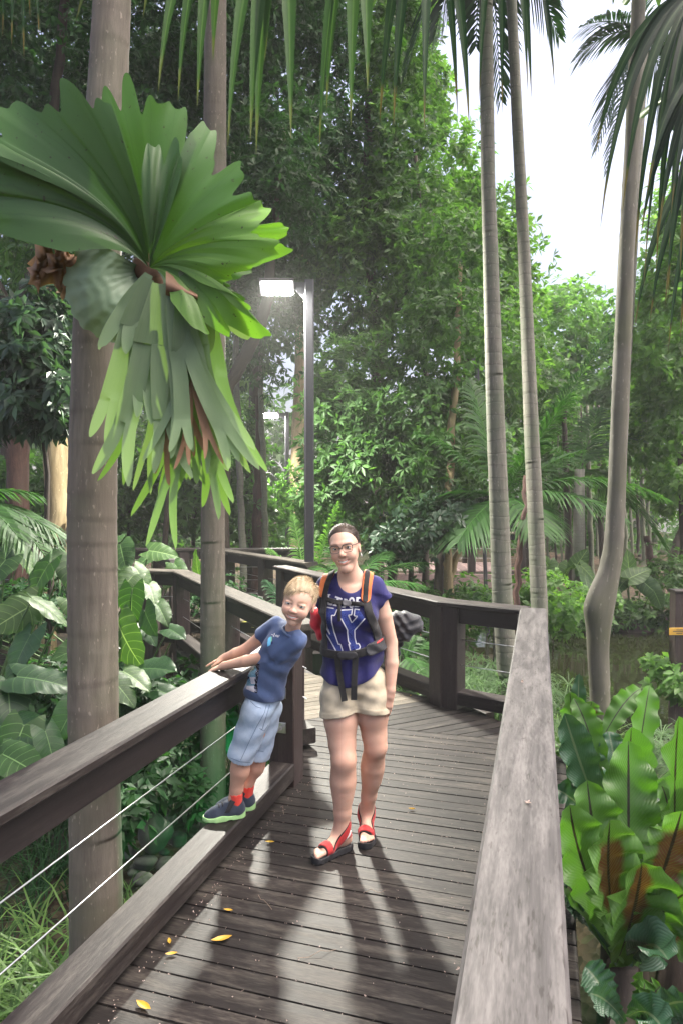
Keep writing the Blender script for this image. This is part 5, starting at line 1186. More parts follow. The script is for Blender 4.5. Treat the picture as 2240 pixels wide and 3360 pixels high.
# ------------------------------------------------------------------ sculpting: signed distance field -> one continuous mesh
class Sdf:
    def __init__(s, lo, hi, h):
        s.lo = np.asarray(lo, float); s.h = h
        s.n = np.ceil((np.asarray(hi, float) - s.lo) / h).astype(int) + 1
        s.F = np.full(s.n, .5, np.float32)
    def box(s, lo, hi):
        a = np.clip(np.floor((lo - s.lo) / s.h).astype(int), 0, s.n); b = np.clip(np.ceil((hi - s.lo) / s.h).astype(int) + 1, 0, s.n)
        if np.any(b <= a): return None, None
        ax = [(np.arange(a[i], b[i]) * s.h + s.lo[i]).astype(np.float32) for i in range(3)]
        X = np.meshgrid(*ax, indexing='ij'); return tuple(slice(a[i], b[i]) for i in range(3)), X
    def put(s, sl, d, k, op):
        f = s.F[sl]
        if op == 'add':
            if k > 0:
                q = np.clip(.5 + .5 * (f - d) / k, 0, 1); s.F[sl] = f * (1 - q) + d * q - k * q * (1 - q)
            else: s.F[sl] = np.minimum(f, d)
        else:
            d = -d
            if k > 0:
                q = np.clip(.5 - .5 * (f - d) / k, 0, 1); s.F[sl] = f * (1 - q) + d * q + k * q * (1 - q)
            else: s.F[sl] = np.maximum(f, d)
    def cone(s, a, b, ra, rb=None, k=.02, op='add', sq=None):
        a = np.asarray(a, float); b = np.asarray(b, float); rb = ra if rb is None else rb; m = max(ra, rb) + k + .03
        sl, X = s.box(np.minimum(a, b) - m, np.maximum(a, b) + m)
        if sl is None: return
        d = b - a; L = float(d @ d) + 1e-12
        t = np.clip(((X[0] - a[0]) * d[0] + (X[1] - a[1]) * d[1] + (X[2] - a[2]) * d[2]) / L, 0, 1)
        q = np.sqrt((X[0] - a[0] - t * d[0]) ** 2 + (X[1] - a[1] - t * d[1]) ** 2 + (X[2] - a[2] - t * d[2]) ** 2)
        s.put(sl, q - (ra + t * (rb - ra)), k, op)
    def chain(s, pts, rad, k=.02):
        for i in range(len(pts) - 1): s.cone(pts[i], pts[i + 1], rad[i], rad[i + 1], k)
    def ell(s, c, r, Rm=None, k=.02, op='add'):
        c = np.asarray(c, float); r = np.asarray(r, float); m = r.max() + k + .03
        sl, X = s.box(c - m, c + m)
        if sl is None: return
        q = [X[i] - c[i] for i in range(3)]
        if Rm is not None: q = [q[0] * Rm[0, i] + q[1] * Rm[1, i] + q[2] * Rm[2, i] for i in range(3)]
        k0 = np.sqrt(sum((q[i] / r[i]) ** 2 for i in range(3))); k1 = np.sqrt(sum((q[i] / r[i] ** 2) ** 2 for i in range(3))) + 1e-9
        s.put(sl, (k0 * (k0 - 1) / k1).astype(np.float32), k, op)
    def grid(s):
        ax = [(np.arange(s.n[i]) * s.h + s.lo[i]).astype(np.float32) for i in range(3)]
        return np.meshgrid(*ax, indexing='ij')
    def mesh(s, F=None):
        return nets(s.F if F is None else F, s.lo, s.h)
def nets(F, lo, h):
    I = F < 0
    n = F.shape
    c = [I[:-1, :-1, :-1], I[1:, :-1, :-1], I[:-1, 1:, :-1], I[1:, 1:, :-1], I[:-1, :-1, 1:], I[1:, :-1, 1:], I[:-1, 1:, 1:], I[1:, 1:, 1:]]
    sm = sum(x.astype(np.uint8) for x in c); act = np.argwhere((sm > 0) & (sm < 8))
    idx = np.full((n[0] - 1, n[1] - 1, n[2] - 1), -1, np.int32); idx[tuple(act.T)] = np.arange(len(act))
    off = np.array([[0, 0, 0], [1, 0, 0], [0, 1, 0], [1, 1, 0], [0, 0, 1], [1, 0, 1], [0, 1, 1], [1, 1, 1]])
    val = np.stack([F[tuple((act + o).T)] for o in off], 1).astype(float)
    S = np.zeros((len(act), 3)); N = np.zeros(len(act))
    for a, b in ((0, 1), (2, 3), (4, 5), (6, 7), (0, 2), (1, 3), (4, 6), (5, 7), (0, 4), (1, 5), (2, 6), (3, 7)):
        fa, fb = val[:, a], val[:, b]; m = (fa < 0) != (fb < 0); t = np.where(m, fa / (fa - fb + 1e-12), 0)
        S += m[:, None] * (off[a] + t[:, None] * (off[b] - off[a])); N += m
    V = (act + S / N[:, None]) * h + lo
    Q = []
    for ax in range(3):
        sl0 = [slice(1, -1)] * 3; sl1 = [slice(1, -1)] * 3; sl0[ax] = slice(0, -1); sl1[ax] = slice(1, None)
        a = I[tuple(sl0)]; b = I[tuple(sl1)]
        for e, fl in ((a & ~b, False), (~a & b, True)):
            p = np.argwhere(e)
            if not len(p): continue
            st = np.array([1, 1, 1]); st[ax] = 0; p = p + st
            u, v = [(1, 2), (2, 0), (0, 1)][ax]
            q = []
            for du, dv in ((-1, -1), (0, -1), (0, 0), (-1, 0)):
                r_ = p.copy(); r_[:, u] += du; r_[:, v] += dv; q.append(idx[tuple(r_.T)])
            q = np.stack(q, 1)
            Q.append(q[:, ::-1] if fl else q)
    Q = np.concatenate(Q); return V, np.ascontiguousarray(Q[(Q >= 0).all(1)])
def smooth_mesh(V, Q, it=1, w=.5):
    for _ in range(it):
        A = np.zeros_like(V); n = np.zeros(len(V))
        for a, b in ((0, 1), (1, 2), (2, 3), (3, 0)):
            np.add.at(A, Q[:, a], V[Q[:, b]]); np.add.at(n, Q[:, a], 1); np.add.at(A, Q[:, b], V[Q[:, a]]); np.add.at(n, Q[:, b], 1)
        V = V * (1 - w) + w * A / n[:, None]
    return V
def frame(yaw, roll, pitch=0):
    """columns: local x, y (back), z in the world; yaw turns the face to picture left, roll leans the top to picture left"""
    return np.array((Matrix.Rotation(-yaw, 3, 'Z') @ Matrix.Rotation(-roll, 3, 'Y') @ Matrix.Rotation(pitch, 3, 'X')))
class Loc:
    """a local frame over an Sdf"""
    def __init__(s, S, o, A, sc=1.0): s.S = S; s.o = np.asarray(o, float); s.A = A; s.sc = sc
    def w(s, p): return s.o + s.A @ (np.asarray(p, float) * s.sc)
    def cone(s, a, b, ra, rb=None, k=.02, op='add'): s.S.cone(s.w(a), s.w(b), ra * s.sc, (ra if rb is None else rb) * s.sc, k * s.sc, op)
    def ell(s, c, r, k=.02, op='add', rot=None): s.S.ell(s.w(c), np.asarray(r) * s.sc, s.A if rot is None else s.A @ rot, k * s.sc, op)
    def inv(s, V): return ((np.asarray(V) - s.o) @ s.A) / s.sc
class ChildLoc(Loc):
    """a child's face: shorter below the eyes, rounder across"""
    def w(s, p):
        p = np.array(p, float); p[0] *= 1.05; p[2] = p[2] * (.87 if p[2] < 0 else 1.0); return Loc.w(s, p)
    def inv(s, V):
        q = Loc.inv(s, V); q[:, 0] /= 1.05; q[:, 2] = np.where(q[:, 2] < 0, q[:, 2] / .87, q[:, 2]); return q
def skin_mat(name, base, red):
    t = NT(name); c = t.attr('col').outputs['Color']; o = t.coord()
    n = t.noise(o, 35, 4, .6)
    c = t.mix(t.math('MULTIPLY', t.ramp(n, [(.35, (0, 0, 0)), (.75, (1, 1, 1))]), .22), c, red)
    b = t.bsdf(c, t.math('MULTIPLY_ADD', n, .15, .42), .4, t.bump(t.noise(o, 260, 2), .06, .001))
    b.inputs['Subsurface Weight'].default_value = .12; b.inputs['Subsurface Radius'].default_value = (.8, .35, .2); b.inputs['Subsurface Scale'].default_value = .012
    return t.m
def cloth_mat(name, lo, hi, rough=.8, sc=7, weave=420, stripe=None):
    t = NT(name); o = t.coord(); n = t.noise(o, sc, 4, .6)
    c = t.ramp(n, [(.3, lo), (.7, hi)])
    h = t.math('MULTIPLY_ADD', t.noise(o, weave, 1), .25, t.noise(t.scale(o, (1, 1, .55)), 14, 3, .5))
    h = t.math('MULTIPLY_ADD', t.noise(t.scale(o, (1.3, 1, .6)), 5, 3, .55, 1.2), 1.6, h)
    b = t.bsdf(c, rough, .25, t.bump(h, .42, .010)); b.inputs['Sheen Weight'].default_value = .15; return t.m
def face(L, child=False):
    """head and face into the field; L is the head frame; units: metres for an adult head 0.225 high"""
    L.ell((0, .016, .034), (.0685, .093, .080), .02)
    L.ell((0, -.022, .010), (.0605, .070, .072), .03)
    L.ell((0, -.030, -.040), (.0500 if not child else .0525, .058, .066), .03)
    if not child:
        L.cone((-.038, .004, -.046), (-.010, -.064, -.098), .014, .013, .035); L.cone((.038, .004, -.046), (.010, -.064, -.098), .014, .013, .035)
    L.ell((0, -.069, -.099), (.017, .016, .015), .028)
    for q in (-1, 1):
        L.ell((q * .034, -.064, -.034), (.022, .022, .023) if not child else (.0245, .0235, .025), .028)
        if not child: L.cone((q * .012, -.086, .024), (q * .043, -.072, .026), .010, .008, .018)
        L.ell((q * .0298, -.092, .006), (.0185, .013, .0115), .014, 'sub')
        L.ell((q * .0298, -.0725, .006), (.0165, .0145, .0130), .006)
        L.cone((q * .018, -.086, .0125), (q * .045, -.078, .0115), .0035, .003, .006)
        L.cone((q * .020, -.084, -.002), (q * .043, -.078, -.001), .003, .003, .006)
        L.ell((q * .0100, -.097, -.029), (.0070, .010, .0065), .008)
        L.ell((q * .0700, .012, -.004), (.007, .017, .030), .006, 'add', np.array(Matrix.Rotation(R(-18) * 1, 3, 'X')))
        L.ell((q * .0770, .008, -.002), (.004, .009, .018), .005, 'sub')
        L.cone((q * .0700, .006, -.026), (q * .0700, .008, -.032), .006, .005, .006)
    if child:
        L.cone((0, -.083, .010), (0, -.099, -.020), .0065, .0085, .012); L.ell((0, -.101, -.025), (.0095, .009, .0085), .009)
    else:
        L.cone((0, -.084, .018), (0, -.106, -.020), .0075, .0095, .012); L.ell((0, -.107, -.025), (.0105, .010, .009), .009)
    for q in (-1, 1): L.ell((q * .006, -.103, -.0345), (.0035, .004, .003), .003, 'sub')
    # a smile: corners lifted and drawn back
    sm = [(-.027, -.080, -.053), (-.015, -.0885, -.0595), (0, -.0915, -.0615), (.015, -.0885, -.0595), (.027, -.080, -.053)]
    for i in range(4):
        a, b = np.array(sm[i]), np.array(sm[i + 1])
        L.cone(a + (0, .001, .0058), b + (0, .001, .0058), .0038, .0038, .006)
        L.cone(a + (0, .001, -.0080), b + (0, .001, -.0080), .0046, .0046, .006)
    for i in range(4):
        a, b = np.array(sm[i]), np.array(sm[i + 1])
        L.cone(a + (0, -.004, -.0008), b + (0, -.004, -.0008), .0036, .0036, .003, 'sub')
def face_col(L, V, base, lip, brow, cheek, child=False, iris=(.10, .075, .05)):
    p = L.inv(V); x, y, z = p.T; c = np.tile(np.array(base), (len(V), 1))
    def blend(m, col): c[:] = c * (1 - m[:, None]) + np.array(col) * m[:, None]
    fr = (y < -.02)
    for q in (-1, 1):
        blend(.25 * np.exp(-(((x - q * .038) / .022) ** 2 + ((z + .030) / .018) ** 2)) * fr, cheek)
        blend(.55 * np.exp(-(((x - q * .0710) / .014) ** 2 + ((y - .012) / .03) ** 2 + ((z + .004) / .035) ** 2)), cheek)
        bz = .0245 + .006 * (1 - ((np.abs(x) - .030) / .020) ** 2) - .002
        blend(.62 * np.exp(-((z - bz) / .0034) ** 2) * ((q * x > .011) & (q * x < .050) & (y < -.055)), brow)
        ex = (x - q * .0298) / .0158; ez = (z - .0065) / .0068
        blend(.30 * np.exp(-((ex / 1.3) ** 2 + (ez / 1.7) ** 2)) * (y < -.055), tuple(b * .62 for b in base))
    blend(.18 * np.exp(-((x / .013) ** 2 + ((z + .027) / .012) ** 2)) * fr * (y < -.085), cheek)
    mz = -.0615 + .0085 * (np.abs(x) / .027) ** 1.7
    m = (np.abs(x) < .0275) & (y < -.066)
    wv = np.clip(1 - (np.abs(x) / .029) ** 3, 0, 1)
    blend(((z > mz) & (z < mz + .0105 * wv)) * m * .7, lip); blend(((z < mz) & (z > mz - .0135 * wv)) * m * .7, lip)
    blend((np.abs(z - mz) < .0032 * wv) * (np.abs(x) < .024) * m * .8, (.10, .03, .028))
    blend(((np.abs(x) > .0215) & (np.abs(x) < .0285) & (np.abs(z - mz) < .0024)) * m * .5, (.30, .12, .10))
    return c
def eye_parts(L, parent, iris, lash, child=False):
    for q in (-1, 1):
        nu, nv = 41, 25; g = np.zeros((nv, nu, 3)); col = np.zeros((nv, nu, 3)); lx = []
        for j, u in enumerate(np.linspace(-1, 1, nu)):
            x = u * .0150; hi = .0062 * (1 - abs(u) ** 2.2) + .0006; lo = -.0050 * (1 - abs(u) ** 2.4) - .0002
            for i, v in enumerate(np.linspace(0, 1, nv)):
                z = lo + (hi - lo) * v - .0010 * u * q
                yy = -.0725 - .0150 * math.sqrt(max(0, 1 - (x / .0172) ** 2 - (z / .0138) ** 2)) - .0006
                g[i, j] = L.w((q * .0298 + x, yy, .006 + z))
                d = math.hypot(x, z - .0006); c = (.66, .63, .61)
                c = tuple(a * (1 - .45 * max(0, (v - .62) / .38)) for a in c)  # shade of the upper lid painted into the eye white
                if d < .0064: c = iris if d < .0056 else tuple(a * .4 for a in iris)
                if d < .0029: c = (.006, .005, .005)
                if math.hypot(x + .0022, z - .0030) < .0013: c = (.95, .95, .95)  # painted highlight on the eye
                col[i, j] = c
        F = [[i * nu + j, i * nu + j + 1, (i + 1) * nu + j + 1, (i + 1) * nu + j] for i in range(nv - 1) for j in range(nu - 1)]
        me = make_mesh('eye', g.reshape(-1, 3), F, M['eye'], True, {'col': ('POINT', 'FLOAT_COLOR', np.concatenate([col.reshape(-1, 3), np.ones((nu * nv, 1))], 1))})
        eo = link('eye', me, parent)
        mb = MB(); top = [g[-1, j] + L.A @ np.array([0, -.0006, .0004]) for j in range(0, nu, 4)]
        mb.tube(top, [.0005 + .0011 * math.sin(math.pi * i / (len(top) - 1)) for i in range(len(top))], 5); mb.part('lash', lash, eo)
    mb = MB(); n = 19; g = np.zeros((5, n, 3)); lf = np.zeros((5, n, 3))
    for j, u in enumerate(np.linspace(-1, 1, n)):
        x = u * .0215; mz = -.0615 + .0085 * (abs(x) / .027) ** 1.7; w_ = 1 - abs(u) ** 2.5
        for i in range(5):
            v = i / 4; z = mz + .0034 * w_ + .0002 - v * .0072 * w_
            y = -.0945 + .0085 * (abs(x) / .022) ** 2 + .0008 * (abs((abs(u) * 4.2) % 1 - .5) > .42)
            g[i, j] = L.w((x, y, z)); lf[i, j] = (x, v, 0)
    mb.grid(g, lf); mb.part('teeth', M['tooth'], parent, True)
def hand(S, wrist, d, palm_n, th_side, sc=1.0, curl=.35, spread=.10, k=.006, fingers=(.072, .080, .075, .060)):
    """hand from the wrist along d; palm_n points out of the palm; th_side: direction of the thumb"""
    d = unit(d); pn = unit(palm_n - np.dot(palm_n, d) * d); ts = unit(th_side - np.dot(th_side, d) * d); ts = unit(ts - np.dot(ts, pn) * pn)
    w_ = np.asarray(wrist, float)
    S.cone(w_, w_ + d * .03 * sc, .0215 * sc, .024 * sc, .02 * sc)
    for q in (-.022, -.008, .008, .022):
        S.cone(w_ + d * .02 * sc + ts * q * .7 * sc, w_ + d * .085 * sc + ts * q * sc, .0125 * sc, .0105 * sc, .012 * sc)
    tips = []
    for i, (q, L) in enumerate(zip((.025, .008, -.0085, -.0245), fingers)):
        b = w_ + d * (.086 - .004 * abs(i - 1.3)) * sc + ts * q * sc
        a = 0; p = b; rad = (.0092 - .0008 * (i == 3)) * sc
        for j, f in enumerate((.46, .31, .23)):
            a += curl * (.7, 1.1, .8)[j]
            dd = unit(d * math.cos(a) + pn * math.sin(a) + ts * spread * (1.2 - .8 * i))
            e = p + dd * L * f * sc; S.cone(p, e, rad, rad * .9, k * sc if j == 0 else .003 * sc); p = e; rad *= .9
        tips.append(p)
    b = w_ + d * .022 * sc + ts * .018 * sc + pn * .006 * sc
    m = b + (d * .030 + ts * .024 + pn * .008) * sc; e = m + (d * .026 + ts * .008 + pn * .006) * sc; f = e + (d * .022 + ts * .001 + pn * .004) * sc
    S.cone(b, m, .0135 * sc, .0115 * sc, .012 * sc); S.cone(m, e, .0108 * sc, .0098 * sc, .004 * sc); S.cone(e, f, .0096 * sc, .0080 * sc, .003 * sc)
    return tips
def cmesh(name, V, Q, mat, parent, col=None, it=1):
    V = smooth_mesh(V, Q, it) if it else V
    me = make_mesh(name, V, Q, mat, True, {'col': ('POINT', 'FLOAT_COLOR', np.concatenate([col, np.ones((len(V), 1))], 1))} if col is not None else None)
    return link(name, me, parent)
def strands(name, roots_, dirs, length, wd, mat, parent, r, seg=4, bend=None, taper=True):
    n = len(roots_); sd = np.cross(dirs, rand_dirs(n, r)); sd /= np.linalg.norm(sd, axis=1, keepdims=True) + 1e-9
    Vs = []; ln = (length * r.uniform(.6, 1.25, n))[:, None] if np.isscalar(length) else length[:, None]
    for i in range(seg):
        s = i / (seg - 1); p = roots_ + dirs * ln * s + (bend * ln * s * s if bend is not None else 0); wv = wd * (1 - .85 * s)
        Vs += [p - sd * wv * .5, p + sd * wv * .5]
    V = np.stack(Vs, 1).reshape(-1, 3); i = np.arange(n)[:, None] * 2 * seg
    F = np.concatenate([i + np.array([[2 * k, 2 * k + 1, 2 * k + 3, 2 * k + 2]]) for k in range(seg - 1)])
    return V, F, np.tile(r.random(n), seg - 1)
M['skin_w'] = skin_mat('skin', 0, (.50, .20, .14)); M['skin_b'] = skin_mat('child_skin', 0, (.55, .24, .17))
t = NT('eye_surface'); t.bsdf(t.attr('col').outputs['Color'], .15, .5); M['eye'] = t.m
M['tooth'] = plain('tooth_enamel', (.74, .71, .65), .3, .5, 0, .05)
M['hair_w'] = leafmat('dark_brown_hair', (.030, .020, .015), (.075, .050, .036), .05, .50)
M['hair_b'] = leafmat('blond_hair', (.26, .19, .115), (.52, .42, .28), .10, .55, (1.1, 1.0, .8))
# ------------------------------------------------------------------ decals: thin printed or sewn shapes laid on a cloth surface
def bvh_of(V, Q): return BVHTree.FromPolygons([tuple(v) for v in V], [tuple(q) for q in Q])
def on_surf(bv, px, py, off):
    a = P(px, py, 2.6); d = unit(P(px, py, 3.6) - a)
    h = bv.ray_cast(Vector(a), Vector(d))
    if h[0] is None: return None
    return np.array(h[0]) - d * off
def stroke(mb, bv, pts, wpx, off=.003, step=3.0):
    pts = np.array(pts, float); seg = np.linalg.norm(np.diff(pts, axis=0), axis=1); s = np.concatenate([[0], np.cumsum(seg)])
    m = max(2, int(s[-1] / step) + 1); t_ = np.linspace(0, s[-1], m); q = np.stack([np.interp(t_, s, pts[:, 0]), np.interp(t_, s, pts[:, 1])], 1)
    d = np.gradient(q, axis=0); d /= np.linalg.norm(d, axis=1, keepdims=True) + 1e-9; n_ = np.stack([-d[:, 1], d[:, 0]], 1) * wpx / 2
    L = [on_surf(bv, *(a + b), off) for a, b in zip(q, n_)]; Rr = [on_surf(bv, *(a - b), off) for a, b in zip(q, n_)]
    V = []; F = []
    for i in range(m):
        if L[i] is None or Rr[i] is None: V += [(0, 0, 0), (0, 0, 0)]; continue
        V += [L[i], Rr[i]]
        if i and L[i - 1] is not None and Rr[i - 1] is not None and np.linalg.norm(L[i] - L[i - 1]) < .03: F.append([2 * i - 2, 2 * i, 2 * i + 1, 2 * i - 1])
    mb.add(V, F)
def inside(poly, x, y):
    c = False; n = len(poly)
    for i in range(n):
        (x0, y0), (x1, y1) = poly[i], poly[(i + 1) % n]
        if (y0 > y) != (y1 > y) and x < (x1 - x0) * (y - y0) / (y1 - y0) + x0: c = not c
    return c
def patch(mb, bv, poly, step=2.5, off=.002, cols=None, colf=None):
    xs = [p[0] for p in poly]; ys = [p[1] for p in poly]; cache = {}
    def g(i, j):
        if (i, j) not in cache: cache[(i, j)] = on_surf(bv, min(xs) + i * step, min(ys) + j * step, off)
        return cache[(i, j)]
    V = []; F = []
    for i in range(int((max(xs) - min(xs)) / step) + 1):
        for j in range(int((max(ys) - min(ys)) / step) + 1):
            x, y = min(xs) + (i + .5) * step, min(ys) + (j + .5) * step
            if not inside(poly, x, y): continue
            q = [g(i, j), g(i + 1, j), g(i + 1, j + 1), g(i, j + 1)]
            if any(k is None for k in q) or max(np.linalg.norm(q[0] - k) for k in q) > .03: continue
            F.append([len(V), len(V) + 1, len(V) + 2, len(V) + 3][::-1]); V += q
            if cols is not None: cols.append(colf(x, y))
    if V: mb.add(V, F)
def solid_part(name, S, F, mat, parent, it=1):
    V, Q = S.mesh(F); return cmesh(name, V, Q, mat, parent, None, it)
def polyd(X, Z, pts):
    """distance in the x-z plane to a polyline given in world points"""
    d = np.full(X.shape, 9., np.float32)
    for a, b in zip(pts[:-1], pts[1:]):
        ax, az, bx, bz = a[0], a[2], b[0], b[2]; L = (bx - ax) ** 2 + (bz - az) ** 2
        t_ = np.clip(((X - ax) * (bx - ax) + (Z - az) * (bz - az)) / L, 0, 1)
        d = np.minimum(d, np.hypot(X - ax - t_ * (bx - ax), Z - az - t_ * (bz - az)))
    return d
# ================================================================== the woman
wo = thing('person', 'woman with glasses, navy T-shirt, cream shorts and red sandals standing on the boardwalk', 'person', (.06, 3.43, 0))
LW = None
S = Sdf((-.24, 3.06, .0), (.36, 3.78, 1.73), .0032)
HW = P(1131, 1797, 3.375); AW = frame(R(11), R(9), R(2)); L = Loc(S, HW, AW, .99)
def torso_w(S, o=0.0, flare=0.0):
    S.ell(P(1150, 1985, 3.435), (.142 + o, .090 + o, .125 + o), None, .03)
    S.ell(P(1153, 2070, 3.435), (.124 + o + flare * .3, .088 + o, .125), None, .04)
    S.ell(P(1158, 2140, 3.435), (.120 + o + flare, .084 + o + flare * .5, .10), None, .04)
    S.ell(P(1165, 2228, 3.440), (.150 + o, .102 + o, .115), None, .04)
    S.cone(P(1070, 1926, 3.44), P(1230, 1930, 3.44), .041 + o, .041 + o, .03)
    for px in (1106, 1194): S.ell(P(px, 2022, 3.368), (.053 + o, .048 + o, .056 + o), None, .03)
torso_w(S)
face(L)
S.cone(P(1152, 1925, 3.445), P(1140, 1848, 3.425), .054, .049, .025)
for px in (1085, 1218): S.cone(P(px, 1918, 3.445), P(1150, 1893, 3.45), .034, .046, .03)
S.cone(P(1090, 1922, 3.395), P(1143, 1934, 3.388), .009, .007, .03); S.cone(P(1212, 1922, 3.395), P(1162, 1934, 3.388), .009, .007, .03)
# arms
S.chain([P(1232, 1938, 3.44), P(1256, 2020, 3.445), P(1280, 2108, 3.455), P(1284, 2175, 3.43), P(1280, 2262, 3.40)], [.048, .045, .0355, .0345, .0235], .008)
hd = P(1262, 2345, 3.385) - P(1281, 2264, 3.40)
tips_w = hand(S, P(1280, 2266, 3.40), hd, V3(-.25, 1, .1), V3(-1, -.25, 0), .93, .22, .05)
S.chain([P(1066, 1942, 3.47), P(1082, 2010, 3.58), P(1090, 2070, 3.66), P(1130, 2150, 3.66)], [.046, .042, .034, .024], .02)
hand(S, P(1131, 2152, 3.66), V3(.9, 0, -.3), V3(0, 1, 0), V3(0, 0, 1), .9)
# legs
KR, AR = P(1127, 2492, 3.365), np.array([.002, 3.392, .098]); KL, AL = P(1231, 2448, 3.45), np.array([.131, 3.585, .100])
S.chain([P(1117, 2285, 3.44), P(1118, 2365, 3.41), P(1122, 2440, 3.385), KR], [.092, .084, .067, .061], .012)
S.chain([P(1213, 2285, 3.45), P(1221, 2350, 3.45), P(1227, 2410, 3.45), KL], [.090, .079, .063, .057], .012)
for K, A, q in ((KR, AR, 1.0), (KL, AL, .94)):
    d = A - K
    S.chain([K, K + d * .30, K + d * .72, A], [.061 * q, .056 * q, .0425 * q, .0365 * q], .012)
    S.ell(K + d * .30 + V3(0, .020, 0), (.049 * q, .038 * q, .10), None, .05)
    S.ell(K + V3(0, -.032, .004), (.030, .020, .036), None, .05)
    S.ell(A + V3(.028, .004, -.012), (.010, .012, .012), None, .02); S.ell(A + V3(-.028, .004, -.008), (.010, .012, .012), None, .02)
class Foot:
    def __init__(s, ankle, fwd, length, z0):
        s.f = unit(V3(fwd[0], fwd[1], 0)); s.s = V3(-s.f[1], s.f[0], 0); s.L = length; s.z0 = z0
        s.o = V3(ankle[0], ankle[1], z0) - s.f * .058 * length / .24      # back of the heel
    def w(s, f, sd, z): return s.o + s.f * f * s.L / .24 + s.s * sd * s.L / .24 + V3(0, 0, z)
    def build(s, S, toes=True, big=1):
        q = s.L / .24
        S.cone(s.w(.058, 0, .10), s.w(.050, 0, .045), .034 * q, .033 * q, .025)
        S.ell(s.w(.030, 0, .030), (.030 * q, .030 * q, .030 * q), None, .02)
        S.cone(s.w(.070, 0, .060), s.w(.165, .006 * big, .020), .034 * q, .021 * q, .03)
        S.cone(s.w(.060, 0, .026), s.w(.165, -.018 * big, .018), .026 * q, .018 * q, .02)
        S.cone(s.w(.150, .022 * big, .022), s.w(.180, .020 * big, .017), .019 * q, .014 * q, .02)
        if toes:
            for sd, l, r_ in ((.026, .068, .0125), (.008, .064, .0095), (-.007, .056, .0088), (-.021, .045, .0082), (-.033, .033, .0080)):
                S.cone(s.w(.165, sd * .8 * big, .016), s.w(.172 + l * .9, sd * big, .012), r_ * q, r_ * .92 * q, .006)
    def frame(s, X):
        return (sum((X[i] - s.o[i]) * s.f[i] for i in range(3)) * .24 / s.L, sum((X[i] - s.o[i]) * s.s[i] for i in range(3)) * .24 / s.L, X[2] - s.z0)
FR = Foot(AR, (-.19, -.15), .235, .026); FL = Foot(AL, (-.02, -1), .235, .026)
FR.build(S, big=1); FL.build(S, big=-1)
V, Q = S.mesh(); V = smooth_mesh(V, Q, 1)
wcol = face_col(L, V, (.55, .36, .275), (.56, .235, .20), (.10, .065, .05), (.66, .32, .24))
wh = L.inv(V); far = (np.linalg.norm(wh, axis=1) > .16)
wcol[far] = (.53, .345, .26)
wcol[far & (V[:, 2] < .9)] = (.53, .33, .25)
kn = np.exp(-np.minimum(np.linalg.norm(V - (KR + V3(0, -.05, 0)), axis=1), np.linalg.norm(V - (KL + V3(0, -.05, 0)), axis=1)) ** 2 / .05 ** 2)[:, None] * .22
wcol = wcol * (1 - kn) + np.array([.53, .27, .20]) * kn
body = cmesh('body', V, Q, M['skin_w'], wo, wcol, 0); WV, WQ = V, Q
eye_parts(L, body, (.075, .055, .038), M['hair_w'])
